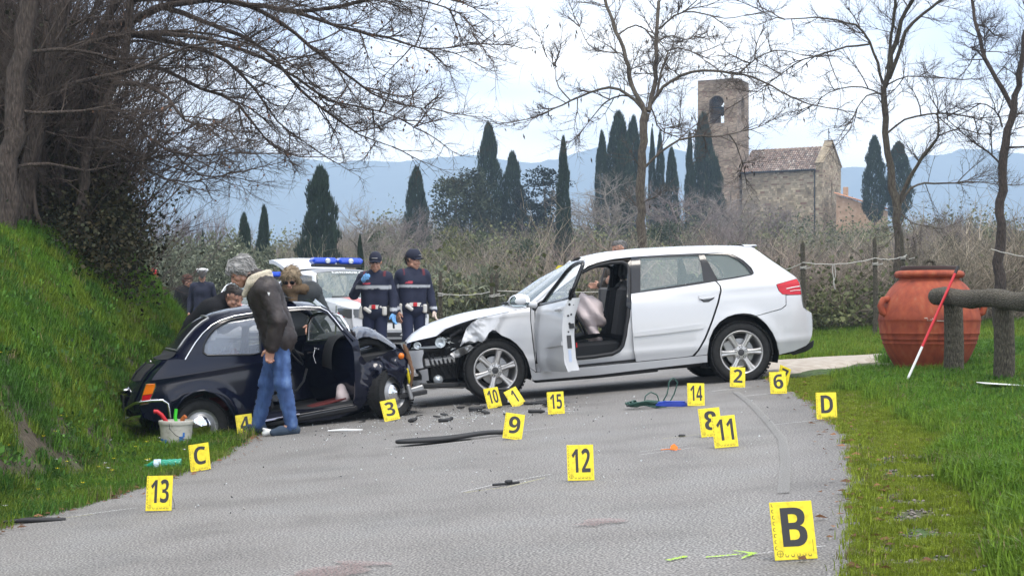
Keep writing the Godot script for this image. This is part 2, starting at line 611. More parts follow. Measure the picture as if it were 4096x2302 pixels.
func brush() -> void:
	var kinds := []
	for i in 5:
		kinds.append([])
	var tints := []
	for i in 5:
		tints.append([])
	var n := 0
	while n < 2400:
		var d := 33.0 + 135.0 * pow(rng.randf(), 1.4)
		var x := rng.randf_range(-0.36, 0.36) * (d + 12.0)
		if d < 50.0 and x < -3.0 and rng.randf() < 0.8:
			continue
		if d < 60.0 and x < -0.02 * d - 6.0:
			continue
		if ground(x, -d) < -6.0:
			continue
		n += 1
		var k := n % 5
		var lump := clampf(bump.get_noise_2d(x * 0.12 + 9.0, d * 0.08) * 1.6 + 0.5, 0.0, 1.0)
		var s := rng.randf_range(0.5, 1.05) * (0.4 + 0.95 * lump) * (0.82 if d < 60.0 else 1.0)
		var p := Vector3(x, ground(x, -d) - 0.1, -d)
		kinds[k].append(Transform3D(Basis(Vector3.UP, rng.randf() * TAU).scaled(Vector3(s * 1.35, s, s * 1.35)), p))
		var patch := bump.get_noise_2d(x * 0.09, d * 0.06)
		var c := Color(1.0, 0.95, 0.92).lerp(Color(0.86, 0.95, 0.72), clampf(0.4 + patch * 2.0, 0, 1))
		c = c.lerp(Color(1.0, 0.86, 0.84), clampf(-patch * 2.5, 0.0, 1.0))
		c = c * (0.75 + 0.85 * clampf(bump.get_noise_2d(x * 0.3 + 20.0, d * 0.2) + 0.5, 0.0, 1.0)) * rng.randf_range(0.75, 1.3)
		tints[k].append(c)
	for k in 5:
		scatter(self, "undergrowth", twig_bush(30, 2.3, 100 + k), M.twig, kinds[k], tints[k])
	var leaf := leaf_clump(420, Vector3(0.8, 0.55, 0.8), 0.075, 0.4, 5, 0.3, Color(0.10, 0.115, 0.06))
	var places := []
	var cols := []
	n = 0
	while n < 2100:
		var d := 32.0 + 120.0 * pow(rng.randf(), 1.5)
		var x := rng.randf_range(-0.36, 0.36) * (d + 10.0)
		var patch := bump.get_noise_2d(x * 0.3 + 50.0, d * 0.2)
		if d < 50.0 and x < -3.0 or patch < 0.06 or ground(x, -d) < -6.0:
			n += 1
			continue
		n += 1
		var s := rng.randf_range(0.7, 1.8) * (1.0 + 0.012 * maxf(d - 45.0, 0.0))
		places.append(Transform3D(Basis(Vector3.UP, rng.randf() * TAU).scaled(Vector3.ONE * s), Vector3(x, ground(x, -d) + 0.4 * s, -d)))
		cols.append(Color(1, 1, 1).lerp(Color(1.9, 1.7, 1.2), rng.randf() * 0.7))
	scatter(self, "undergrowth", leaf, M.evergreen, places, cols)
func stone(called: String, a: Color, b: Color, c: Color, seed_value: int, grain := 0.16) -> StandardMaterial3D:
	var n := 512
	var im := Image.create(n, n, false, Image.FORMAT_RGB8)
	var hi := Image.create(n, n, false, Image.FORMAT_RGB8)
	var r := RandomNumberGenerator.new()
	r.seed = seed_value
	im.fill(c)
	hi.fill(Color(0.2, 0.2, 0.2))
	var y := 0
	while y < n:
		var h := mini(r.randi_range(18, 34), n - y)
		if n - y - h < 12:
			h = n - y
		var x := -r.randi_range(0, 40)
		while x < n:
			var w := r.randi_range(24, 70)
			var k := r.randf()
			var col := a.lerp(b, k) * r.randf_range(0.85, 1.12)
			if r.randf() < 0.06:
				col = col.lerp(Color(0.45, 0.3, 0.24), 0.6)
			col.a = 1.0
			im.fill_rect(Rect2i(x, y, w - 2, h - 2), col)
			var g := r.randf_range(0.6, 1.0)
			hi.fill_rect(Rect2i(x, y, w - 2, h - 2), Color(g, g, g))
			x += w
		y += h
	var m := mat(called, Color.WHITE, 0.95)
	m.albedo_texture = ImageTexture.create_from_image(im)
	tri(m, grain)
	relief(m, ImageTexture.create_from_image(hi), 4.0)
	m.detail_enabled = true
	m.detail_blend_mode = BaseMaterial3D.BLEND_MODE_MUL
	m.detail_albedo = noise_tex(0.02, [[0.0, Color(0.72, 0.7, 0.66)], [0.5, Color(0.95, 0.94, 0.92)], [1.0, Color(1, 1, 1)]], 256, 5)
	m.detail_uv_layer = BaseMaterial3D.DETAIL_UV_2
	m.uv2_triplanar = true
	m.uv2_scale = Vector3.ONE * 0.09
	return m
func wall_slab(b: MB, outline: PackedVector2Array, holes: Array, at: Transform3D, thick: float) -> void:
	var pieces: Array = [outline]
	for h in holes:
		var next := []
		var mid := 0.0
		for p in h:
			mid += p.x / h.size()
		for piece in pieces:
			for side in [PackedVector2Array([Vector2(-99, -99), Vector2(mid, -99), Vector2(mid, 99), Vector2(-99, 99)]), PackedVector2Array([Vector2(mid, -99), Vector2(99, -99), Vector2(99, 99), Vector2(mid, 99)])]:
				for half in Geometry2D.intersect_polygons(piece, side):
					for rest in Geometry2D.clip_polygons(half, h):
						next.append(rest)
		pieces = next
	for piece in pieces:
		b.slab(piece, at * Transform3D(Basis.IDENTITY, Vector3(0, 0, -thick * 0.5)), thick)
func arch(cx: float, y0: float, w: float, h: float) -> PackedVector2Array:
	var p := PackedVector2Array([Vector2(cx - w / 2, y0), Vector2(cx + w / 2, y0)])
	for k in 13:
		var a := PI * k / 12.0
		p.append(Vector2(cx + cos(a) * w / 2, y0 + h - w / 2 + sin(a) * w / 2))
	return p
func rect(x0: float, y0: float, x1: float, y1: float) -> PackedVector2Array:
	return PackedVector2Array([Vector2(x0, y0), Vector2(x1, y0), Vector2(x1, y1), Vector2(x0, y1)])
func tiled(b: MB, a: Vector3, along: Vector3, down: Vector3, n_cols: int, n_rows: int, seed_value: int) -> void:
	var r := RandomNumberGenerator.new()
	r.seed = seed_value
	var up := along.cross(down).normalized()
	if up.y < 0.0:
		up = -up
	var w := along.length() / n_cols
	var l := down.length() / n_rows
	var da := along.normalized()
	var dd := down.normalized()
	for i in n_cols:
		for j in n_rows:
			var g := r.randf_range(0.55, 1.25)
			b.col = Color(0.23, 0.15, 0.115).lerp(Color(0.30, 0.235, 0.19), r.randf()) * g
			if r.randf() < 0.05:
				b.col = Color(0.42, 0.36, 0.30)
			var p := a + along * (i + 0.5) / n_cols + down * float(j) / n_rows + up * r.randf_range(0.0, 0.03)
			var first := b.v.size()
			for e in 2:
				for k in 5:
					var an := PI * k / 4.0
					var wide := w * (0.56 if e == 0 else 0.44)
					var q := p + dd * l * (1.12 if e == 0 else 0.0) + da * cos(an) * wide + up * (sin(an) * w * 0.42 + (0.05 if e == 0 else 0.0))
					b.vert(q, (da * cos(an) + up * sin(an)).normalized())
			for k in 4:
				b.tri_i(first + k, first + k + 1, first + 5 + k)
				b.tri_i(first + k + 1, first + 6 + k, first + 5 + k)
	b.col = Color.WHITE
func chapel() -> void:
	var grey_stone := stone("tower_stone", lin(0.29, 0.215, 0.15), lin(0.43, 0.335, 0.25), lin(0.24, 0.18, 0.13), 3, 0.34)
	var pale_stone := stone("nave_stone", lin(0.36, 0.29, 0.195), lin(0.50, 0.42, 0.30), lin(0.26, 0.20, 0.14), 8, 0.24)
	var tile := mat("roof_tile", Color.WHITE, 0.9)
	tile.vertex_color_use_as_albedo = true
	var iron := mat("old_bronze", lin(0.03, 0.035, 0.035), 0.5, 0.6)
	var t := thing("bell_tower", "square stone bell tower with arched openings and a hanging bell", "bell tower", Vector3(21.05, 9.0, -180.0))
	t.rotation.y = deg_to_rad(-25.0)
	var w := 4.6
	var h := 18.5
	var open := arch(2.2, 13.6, 1.8, 3.1)
	var slim := arch(2.3, 13.7, 1.3, 3.0)
	var b := MB.new()
	wall_slab(b, rect(0, -3, w, h), [open], Transform3D(), 0.55)
	wall_slab(b, rect(0, -3, w, h), [open], Transform3D(Basis.IDENTITY, Vector3(0, 0, -w + 0.55)), 0.55)
	for s in 2:
		wall_slab(b, rect(0.55, -3, w - 0.55, h), [slim], Transform3D(Basis(Vector3.UP, PI / 2), Vector3(w if s == 0 else 0.55, 0, 0)), 0.55)
	put(t, "wall", b.done(), grey_stone)
	b = MB.new()
	b.box(Vector3(w / 2, h + 0.05, -w / 2), Vector3(w + 0.16, 0.12, w + 0.16), Basis.IDENTITY, 0.03)
	put(t, "cornice", b.done(), M.roof_tile)
	b = MB.new()
	b.box(Vector3(w / 2, 13.3, -w / 2), Vector3(w - 1.12, 0.2, w - 1.12))
	put(t, "floor", b.done(), grey_stone)
	b = MB.new()
	b.lathe([Vector2(0.0, 0.75), Vector2(0.16, 0.73), Vector2(0.23, 0.6), Vector2(0.27, 0.3), Vector2(0.36, 0.08), Vector2(0.46, 0.0), Vector2(0.42, 0.0)], 20, Transform3D(Basis.IDENTITY, Vector3(2.25, 14.75, -2.1)))
	var bell := put(t, "bell", b.done(), iron)
	b = MB.new()
	b.box(Vector3(2.1, 15.62, -2.1), Vector3(3.3, 0.16, 0.18))
	b.box(Vector3(2.25, 15.45, -2.1), Vector3(0.7, 0.2, 0.24), Basis.IDENTITY, 0.04)
	put(t, "bell_beam", b.done(), iron)
	b = MB.new()
	b.tube([Vector3(2.25, 14.95, -2.1), Vector3(2.25, 14.6, -2.1)], [0.03, 0.09], 8)
	put(bell, "clapper", b.done(), iron)
	b = MB.new()
	for k in 26:
		b.box(Vector3(w / 2 + rng.randf_range(-2.0, 2.0), h + 0.13, 0.02 - rng.randf() * w), Vector3(rng.randf_range(0.2, 0.5), rng.randf_range(0.04, 0.12), 0.3), Basis(Vector3.UP, rng.randf()), 0.02)
	put(t, "loose_tile", b.done(), M.roof_tile).set_meta("kind", "stuff")
	var nv := thing("chapel", "pale stone chapel nave with a worn tiled roof and a cross on its gable", "chapel", Vector3(25.9, 9.0, -179.0))
	nv.rotation.y = deg_to_rad(-30.0)
	var l := 8.7
	var ww := 6.2
	var eave := 8.2
	var top := 10.6
	b = MB.new()
	wall_slab(b, rect(0, -3, l, eave), [], Transform3D(), 0.5)
	wall_slab(b, rect(0, -3, l, eave), [], Transform3D(Basis.IDENTITY, Vector3(0, 0, -ww + 0.5)), 0.5)
	put(nv, "wall", b.done(), pale_stone)
	b = MB.new()
	var gable := PackedVector2Array([Vector2(-0.06, -3), Vector2(ww + 0.06, -3), Vector2(ww + 0.06, eave + 0.45), Vector2(ww / 2, top + 0.65), Vector2(-0.06, eave + 0.45)])
	wall_slab(b, gable, [arch(ww / 2, 4.4, 0.42, 2.4)], Transform3D(Basis(Vector3.UP, PI / 2), Vector3(l + 0.75, 0, 0)), 0.75)
	put(nv, "gable_wall", b.done(), pale_stone)
	b = MB.new()
	for s in [0, 1]:
		for k in 15:
			var q := k / 14.0
			b.box(Vector3(l + 0.4, lerpf(eave + 0.55, top + 0.75, q), -(q * ww / 2 if s == 0 else ww - q * ww / 2)), Vector3(1.0, 0.14, 0.3), Basis(Vector3.RIGHT, 0.65 if s == 0 else -0.65), 0.03)
	put(nv, "coping_stone", b.done(), pale_stone)
	b = MB.new()
	b.box(Vector3(l + 0.4, top + 1.55, -ww / 2), Vector3(0.08, 1.3, 0.08))
	b.box(Vector3(l + 0.4, top + 1.75, -ww / 2), Vector3(0.08, 0.08, 0.6))
	put(nv, "cross", b.done(), iron)
	b = MB.new()
	for s in [1.0, -1.0]:
		var z0 := -ww / 2
		var z1 := 0.35 if s > 0 else -ww - 0.35
		var slope_y := eave - 0.25
		b.quad(Vector3(-0.1, top, z0), Vector3(l, top, z0), Vector3(l, slope_y, z1), Vector3(-0.1, slope_y, z1))
		tiled(b, Vector3(-0.1, top + 0.02, z0), Vector3(l + 0.1, 0, 0), Vector3(0, slope_y - top, z1 - z0), 34, 11, 4 + int(s))
	for k in 17:
		b.col = Color(0.3, 0.22, 0.17) * rng.randf_range(0.7, 1.2)
		b.tube([Vector3(k * 0.48, top + 0.05, -ww / 2), Vector3(k * 0.48 + 0.55, top + 0.1, -ww / 2)], [0.17, 0.2], 7)
	b.col = Color.WHITE
	put(nv, "roof_tiles", b.done(), M.roof_tile).set_meta("kind", "stuff")
	b = MB.new()
	b.tube([Vector3(l - 0.15, eave - 0.1, 0.1), Vector3(l - 0.15, -3, 0.1)], [0.06], 8)
	b.tube([Vector3(-0.1, eave - 0.28, 0.4), Vector3(l, eave - 0.28, 0.4)], [0.08], 8)
	put(nv, "drainpipe", b.done(), iron)
	var plaster := mat("ochre_plaster", Color.WHITE, 0.95)
	plaster.albedo_texture = noise_tex(0.02, [[0.0, lin(0.36, 0.22, 0.13)], [0.6, lin(0.46, 0.30, 0.19)], [1.0, lin(0.52, 0.37, 0.26)]], 256, 5)
	tri(plaster, 0.3)
	var hs := thing("house", "low ochre plastered house with an orange tiled roof beside the chapel", "house", Vector3(35.1, 8.6, -172.0))
	hs.rotation.y = deg_to_rad(-24.0)
	b = MB.new()
	b.quad(Vector3(0, -3, 0), Vector3(4.4, -3, 0), Vector3(4.4, 3.9, 0), Vector3(0, 5.4, 0))
	b.quad(Vector3(4.4, -3, 0), Vector3(4.4, -3, -6), Vector3(4.4, 3.9, -6), Vector3(4.4, 3.9, 0))
	b.quad(Vector3(0, -3, 0), Vector3(0, -3, -6), Vector3(0, 5.4, -6), Vector3(0, 5.4, 0))
	put(hs, "wall", b.done(), plaster)
	b = MB.new()
	b.quad(Vector3(-0.2, 5.5, 0.25), Vector3(4.7, 3.85, 0.25), Vector3(4.7, 3.85, -6.3), Vector3(-0.2, 5.5, -6.3))
	tiled(b, Vector3(-0.2, 5.55, 0.25), Vector3(0, 0, -6.5), Vector3(4.95, -1.67, 0), 24, 9, 21)
	for i in b.c.size():
		b.c[i] = b.c[i] * Color(1.7, 1.15, 0.85)
	var roof := put(hs, "roof", b.done(), M.roof_tile)
	b = MB.new()
	b.box(Vector3(0.5, 5.9, -2.5), Vector3(0.5, 1.0, 0.5), Basis.IDENTITY, 0.04)
	put(roof, "chimney", b.done(), plaster)
	for k in 2:
		b = MB.new()
		b.box(Vector3(4.41, 1.4, -1.6 - k * 2.0), Vector3(0.06, 1.2, 0.6))
		put(hs, "window", b.done(), iron)
	b = MB.new()
	for k in 14:
		b.box(Vector3(27.0 + k * 0.42, ground(26.0, -112.0) + rng.randf_range(1.5, 2.0), -112.0), Vector3(0.42, rng.randf_range(0.7, 1.5), 0.8), Basis(Vector3.UP, rng.randf_range(-0.2, 0.2)), 0.1)
	tag(put(self, "rubble_bank", b.done(), pale_stone), "bare pale stone outcrop on the slope below the chapel", "rock outcrop")
func spindle(h: float, w: float, seed_value: int, clumps: int, belly := 0.35, ragged := 0.12, base := Color(0.028, 0.045, 0.026)) -> ArrayMesh:
	var r := RandomNumberGenerator.new()
	r.seed = seed_value
	var b := MB.new()
	for i in clumps:
		var y := pow(r.randf(), 0.85)
		var prof := pow(clampf(y / belly, 0.0, 1.0), 0.45) if y < belly else pow(clampf((1.0 - y) / (1.0 - belly), 0.0, 1.0), 0.5)
		var a := r.randf() * TAU
		var bulge := 1.0 + ragged * (sin(a * 3.0 + y * 17.0 + seed_value) + sin(y * 31.0 + a) * 0.6) + r.randfn(0, 0.05)
		var rad := w * 0.5 * maxf(prof, 0.04) * bulge * sqrt(r.randf_range(0.3, 1.0))
		var p := Vector3(cos(a) * rad, y * h, sin(a) * rad)
		var out := Vector3(cos(a), 0, sin(a))
		var s := h * 0.02 * r.randf_range(0.7, 1.5)
		var g := r.randf_range(0.55, 1.5)
		for e in 4:
			var dir := (out * r.randf_range(0.0, 1.0) + Vector3.UP * r.randf_range(0.5, 1.6) + Vector3(r.randf_range(-1, 1), 0, r.randf_range(-1, 1)) * 0.7).normalized()
			var side := dir.cross(Vector3(r.randf_range(-1, 1), r.randf_range(-1, 1), r.randf_range(-1, 1))).normalized()
			b.col = base * g * r.randf_range(0.8, 1.2)
			var q := p + Vector3(r.randf_range(-1, 1), r.randf_range(-1, 1), r.randf_range(-1, 1)) * s * 0.7
			b.quad(q, q + dir * s * 0.8 + side * s * 0.32, q + dir * s * 2.0, q + dir * s * 0.8 - side * s * 0.32)
	return b.done()
func cloud_crown(h: float, w: float, seed_value: int, lobes: int, base: Color, flat := 1.0) -> ArrayMesh:
	var r := RandomNumberGenerator.new()
	r.seed = seed_value
	var b := MB.new()
	for i in lobes:
		var a := r.randf() * TAU
		var y := r.randf_range(0.12, 1.0)
		var rad := w * 0.5 * sqrt(r.randf()) * sqrt(maxf(1.0 - pow(absf(y - 0.45) / 0.6, 2.0), 0.05))
		var mid := Vector3(cos(a) * rad, y * h, sin(a) * rad)
		var size := w * r.randf_range(0.10, 0.19)
		var g := r.randf_range(0.7, 1.35)
		for k in 90:
			var d := Vector3(r.randfn(0, 1), r.randfn(0, 1), r.randfn(0, 1)).normalized() * size * pow(r.randf(), 0.4)
			d.y *= 0.7 * flat
			var p := mid + d
			var dir := (d.normalized() + Vector3(r.randf_range(-1, 1), r.randf_range(-0.5, 1), r.randf_range(-1, 1))).normalized()
			var side := dir.cross(Vector3(r.randf_range(-1, 1), r.randf_range(-1, 1), r.randf_range(-1, 1))).normalized()
			var s := w * 0.028 * r.randf_range(0.6, 1.4)
			b.col = base * g * r.randf_range(0.7, 1.3)
			b.quad(p, p + dir * s * 0.6 + side * s * 0.45, p + dir * s * 1.5, p + dir * s * 0.6 - side * s * 0.45)
	return b.done()
func cypress(x: float, d: float, h: float, w: float, k: int, label: String, turn := 0.0, foot := 0.0) -> Node3D:
	var t := thing("cypress", label, "cypress tree", Vector3(x, ground(x, -d) - 0.3, -d), "cypresses round the chapel hill")
	t.rotation.y = turn
	var trunk := put(t, "trunk", M.cypress_trunk, M.bark)
	trunk.scale = Vector3(w * 0.4, h * 0.6, w * 0.4)
	var crown := put(t, "crown", M.spindles[k % 4], M.evergreen)
	crown.position.y = foot
	crown.scale = Vector3(w * 1.5, h - foot, w * 1.5)
	return t
func bare_tree(seed_value: int, h: float, spread: float, limbs: int, col := Color(0.17, 0.14, 0.12), thick := 1.0, levels := 3) -> Array:
	var r := RandomNumberGenerator.new()
	r.seed = seed_value
	var a := MB.new()
	var b := MB.new()
	a.col = col
	b.col = col * 1.15
	var pts := []
	var rad := []
	var p := Vector3.ZERO
	for k in 7:
		pts.append(p)
		rad.append(0.022 * h * thick * (1.0 - k / 7.5))
		p += Vector3(r.randf_range(-0.03, 0.03), 0.12, r.randf_range(-0.03, 0.03)) * h
	a.tube(pts, rad, 7)
	for i in limbs:
		var t := r.randf_range(1.2, 6.0)
		var k := int(t)
		var q: Vector3 = pts[k].lerp(pts[mini(k + 1, 6)], t - k)
		var an := i * 2.4 + r.randf()
		var dir := Vector3(cos(an) * spread, r.randf_range(0.4, 1.0), sin(an) * spread).normalized()
		limb(a, b, r, q, dir, h * r.randf_range(0.3, 0.55) * (1.15 - t / 9.0), 0.012 * h * thick * (1.0 - t / 9.0), levels)
	return [a.done(), b.done()]
func limb(a: MB, b: MB, r: RandomNumberGenerator, p: Vector3, dir: Vector3, l: float, rad: float, depth: int, droop := 0.0) -> void:
	var pts := [p]
	var rr := [rad]
	var q := p
	var dd := dir
	var steps := 5 if depth > 1 else 4
	for k in steps:
		dd = (dd + Vector3(r.randf_range(-1, 1), r.randf_range(-0.7, 1.0) - droop, r.randf_range(-1, 1)) * 0.2).normalized()
		q += dd * l / steps
		pts.append(q)
		rr.append(rad * (1.0 - 0.8 * (k + 1.0) / steps))
		if depth > 0:
			for e in (1 if depth > 2 or k == 0 else 2):
				var side := (dd * 0.9 + Vector3(r.randf_range(-1, 1), r.randf_range(-0.6, 0.9), r.randf_range(-1, 1)) * 0.9).normalized()
				limb(a, b, r, q, side, l * r.randf_range(0.35, 0.62), rad * (0.62 - 0.06 * k), depth - 1, droop)
	if depth > 1:
		a.tube(pts, rr, 5, false)
	else:
		b.tube(pts, rr, 3, false)
func far_trees() -> void:
	M.spindles = []
	for k in 4:
		M.spindles.append(spindle(1.0, 1.0, 40 + k, 5200, [0.22, 0.34, 0.42, 0.2][k], [0.16, 0.22, 0.2, 0.28][k]))
	var b := MB.new()
	b.tube([Vector3.ZERO, Vector3(0, 0.5, 0), Vector3(0, 1, 0)], [0.14, 0.1, 0.03], 8)
	M.cypress_trunk = b.done()
	var list := [
		[-9.06, 75, 7.1, 1.43, 3, "broad dark cypress with a ragged skirt standing alone behind the police car"],
		[-11.81, 70, 5.3, 0.7, 0, "short cypress left of the lone broad cypress, green and dense"],
		[-11.25, 72, 5.4, 0.55, 1, "slim greyish cypress close left of the lone broad cypress"],
		[-7.23, 120, 7.6, 1.49, 0, "dense cypress at the left end of the hilltop row, above the grey bushes"],
		[-1.92, 130, 10.7, 1.66, 1, "tallest cypress of the hilltop row, rising behind the round evergreens"],
		[0.03, 130, 9.2, 1.4, 2, "cypress just right of the tallest one in the hilltop row"],
		[3.23, 100, 8.9, 0.72, 0, "lone narrow cypress left of the forked bare tree"],
		[9.04, 135, 12, 2, 1, "great dark cypress behind the trunk of the forked bare tree"],
		[10.56, 138, 11.7, 1.44, 1, "tall cypress merging into the right side of the great dark cypress"],
		[7.46, 132, 10.4, 0.9, 2, "thin pointed cypress at the left edge of the group by the forked tree"],
		[8.56, 125, 9.2, 1.2, 0, "lower pale-green cypress in front of the great dark cypress"],
		[12.35, 140, 11.2, 0.56, 1, "needle-thin cypress just right of the forked tree trunk"],
		[13.05, 140, 11, 0.7, 2, "second needle-thin cypress right of the forked tree trunk"],
		[14.07, 140, 9.3, 1.12, 0, "rounded lower cypress between the thin pair and the tower"],
		[15.9, 142, 10.9, 0.74, 3, "cypress close left of the one that hides the tower foot"],
		[18.11, 150, 12.8, 1.86, 1, "tall cypress standing in front of the bell tower"],
		[19.07, 149, 9.3, 1.31, 2, "short cypress at the foot of the bell tower"],
		[36.52, 160, 11, 1.73, 0, "left of the two rounded cypresses right of the ochre house", 2.6],
		[38.96, 160, 10.3, 1.92, 2, "right of the two rounded cypresses right of the ochre house", 2.4],
		[-5.74, 60, 4.8, 0.29, 1, "small brown thin cypress behind the pointing police officer"],
		[-11.68, 60, 4.4, 0.17, 2, "tiny dark cypress between the olive trees and the short cypresses"],
	]
	for e in list:
		cypress(e[0], e[1], e[2], e[3], e[4], e[5], e[0] * 3.1, e[6] if e.size() > 6 else 0.0)
	var gable_pine := thing("pine_tree", "dark pine behind the ochre house beside the chapel", "pine tree", Vector3(40.2, 9.5, -196.0))
	put(gable_pine, "crown", cloud_crown(6.5, 5.0, 61, 20, Color(0.02, 0.032, 0.022), 0.6), M.evergreen)
	put(gable_pine, "trunk", M.cypress_trunk, M.bark).scale = Vector3(2, 5, 2)
	for e in [[2.65, 128.0, 7.0, 4.2, 70, 0.55, "dark layered cedar beside the lone narrow cypress", "cedar tree", Color(0.016, 0.026, 0.020)], [-4.3, 122.0, 6.4, 4.6, 71, 1.0, "round dull-green evergreen oak at the foot of the tallest cypress", "evergreen oak", Color(0.05, 0.06, 0.035)], [-2.9, 124.0, 6.7, 3.6, 72, 1.0, "taller evergreen oak touching the tallest cypress", "evergreen oak", Color(0.045, 0.055, 0.032)], [0.7, 126.0, 6.3, 2.8, 73, 0.8, "dark bushy evergreen between the cedar and the hilltop row", "evergreen oak", Color(0.02, 0.03, 0.022)]]:
		var t := thing("evergreen_tree", e[6], e[7], on_ground(e[0], e[1], -0.2))
		put(t, "crown", cloud_crown(e[2], e[3] * 1.15, e[4], 75, e[8], e[5]), M.evergreen)
		put(t, "trunk", M.cypress_trunk, M.bark).scale = Vector3(1.5, e[2] * 0.8, 1.5)
	var slope := [
		[-7.5, 92.0, 3.6, 3.2, 0, "rounded green bush on the slope above the left officer"], [-6.2, 98.0, 3.0, 2.6, 1, "dull green bush left of the round evergreen oaks"], [-3.4, 88.0, 3.4, 3.4, 2, "yellow-green bush on the slope below the round evergreen oaks"], [-1.6, 92.0, 2.8, 2.8, 0, "broad green bush below the tallest cypress"],
		[0.8, 84.0, 2.6, 3.0, 1, "low olive-green bush halfway down the middle of the slope"], [3.4, 78.0, 2.2, 2.6, 2, "low yellow-green bush behind the car's windscreen"], [9.5, 98.0, 2.8, 2.6, 1, "dark green bush right of the forked tree trunk"], [12.0, 84.0, 2.4, 2.4, 0, "green bush on the slope under the bell tower"],
		[19.0, 76.0, 2.6, 2.2, 1, "dark bush below the nave"], [22.5, 82.0, 3.0, 2.0, 1, "upright dark evergreen below the ochre house"], [-2.9, 46.0, 1.9, 1.5, 3, "blue-green bush just above the white car's bonnet"], [27.8, 80.0, 3.2, 2.0, 1, "dark evergreen by the rightmost trunk"]]
	var bush := []
	for k in 4:
		bush.append(cloud_crown(1.0, 1.0, 700 + k, 30, [Color(0.07, 0.085, 0.04), Color(0.045, 0.06, 0.032), Color(0.12, 0.125, 0.045), Color(0.04, 0.065, 0.05)][k]))
	for e in slope:
		var t := thing("bush", e[5], "bush", on_ground(e[0], e[1], 0.3), "evergreen bushes on the far slope")
		t.scale = Vector3(e[3], e[2], e[3])
		t.rotation.y = e[0]
		put(t, "crown", bush[e[4]], M.evergreen)
	var shapes := []
	for k in 4:
		shapes.append(bare_tree(300 + k, 1.0, 1.1 if k < 2 else 0.6, 13, [Color(0.24, 0.21, 0.18), Color(0.19, 0.155, 0.14), Color(0.2, 0.16, 0.14), Color(0.16, 0.125, 0.115)][k], 1.0, 3))
	var bare := [
		[6.1, 105, 7.1, 1.275, 0, "pale spreading bare tree below the great dark cypress"],
		[12.7, 118, 6.6, 1.615, 1, "wide pale bare tree in front of the cypress group by the tower"],
		[16.9, 125, 6.5, 1.445, 0, "pale bare tree at the foot of the bell tower"],
		[21.5, 128, 5.1, 1.36, 1, "low bare tree before the corner of the nave"],
		[13.3, 95, 5, 1.445, 1, "nearer bare tree halfway down the slope below the tower"],
		[-7.2, 80, 5.9, 1.02, 0, "grey bare tree behind the heads of the two officers"],
		[-6.9, 96, 5.8, 1.02, 1, "greyish bare tree right of the lone broad cypress"],
		[-16.9, 75, 5.5, 0.54, 3, "reddish bare tree at the left end of the far thicket"],
		[-16.5, 78, 5.7, 0.48, 2, "tall thin bare tree in the far thicket, second from the left"],
		[-14.9, 74, 5.5, 0.6, 3, "brown bare tree in the middle of the far thicket"],
		[-15, 80, 5.8, 0.48, 2, "tallest pale bare tree of the far thicket"],
		[-14.1, 82, 5.3, 0.54, 2, "bare tree behind the short green cypress"],
		[-17.9, 77, 5.3, 0.66, 3, "low reddish bare tree beside the grass bank"],
		[23.4, 88, 5, 1.02, 2, "bare grey tree right of the rounded cypresses"],
		[25, 90, 5.4, 0.6, 2, "tall bare tree between the two right-hand trunks"],
		[26.7, 92, 4.8, 0.66, 3, "bare brown tree behind the leaning right-hand trunk"],
		[27.9, 90, 4.5, 0.6, 3, "bare tree at the right end of the far ridge"],
		[21, 84, 4.7, 1.02, 3, "low bare tree beneath the rounded cypresses"],
	]
	for e in bare:
		var t := thing("bare_tree", e[5], "bare tree", on_ground(e[0], e[1], -0.2), "bare trees on the far slopes")
		t.rotation.y = e[0] * 2.7
		t.scale = Vector3(e[2] * e[3], e[2], e[2] * e[3])
		put(t, "trunk", shapes[e[4]][0], M.twig)
		put(t, "twigs", shapes[e[4]][1], M.twig)
	var leaf := leaf_clump(46, Vector3(0.34, 0.30, 0.34), 0.13, 0.16, 80, 0.5, Color(0.155, 0.17, 0.115), 0.45)
	var olives := [
		[-10.4, 46, 4, 2, "olive tree nearest the grass bank, grey-green and wide"],
		[-9.9, 48, 4, 2.1, "tall olive tree behind the woman and the white-capped officer"],
		[-8, 44, 3.6, 2, "low olive tree just above the white-capped officer"],
		[-7.8, 47, 3.7, 2, "olive tree behind the far police car"],
		[-12, 50, 4, 2.2, "olive tree at the back left beside the bank"],
		[-1.4, 33, 1.5, 1.3, "grey-green olive shrub right of the second officer"],
		[-0.6, 32, 1.4, 1.2, "small olive shrub beside the wooden stakes above the bonnet"],
		[0.4, 33.5, 1.4, 1.3, "low olive shrub behind the windscreen of the white car"],
		[-2.3, 33.5, 1.7, 1.3, "olive shrub between the two officers"],
		[1.8, 34, 1.2, 1.2, "low olive shrub seen through the open car door"],
	]
	for e in olives:
		var t := thing("olive_tree", e[4], "olive tree", on_ground(e[0], e[1], -0.1), "olive trees beyond the road")
		var places := []
		var cols := []
		var n := int(70 * e[2] * e[3] / 2.0)
		for i in n:
			var a := rng.randf() * TAU
			var y := rng.randf_range(0.1, 1.0)
			var rad: float = e[3] * 0.62 * sqrt(rng.randf()) * sqrt(maxf(1.0 - pow(absf(y - 0.5) / 0.58, 2.0), 0.06))
			places.append(Transform3D(Basis(Vector3.UP, rng.randf() * TAU).scaled(Vector3.ONE * rng.randf_range(0.7, 1.25)), Vector3(cos(a) * rad, y * e[2], sin(a) * rad)))
			cols.append(Color(1, 1, 1) * rng.randf_range(0.7, 1.35))
		scatter(t, "crown", leaf, M.olive_leaf, places, cols)
		var limbs := bare_tree(int(e[1] * 10 + e[0]), e[2], 0.9, 7, Color(0.13, 0.12, 0.10), 1.2, 1)
		put(t, "trunk", limbs[0], M.twig)
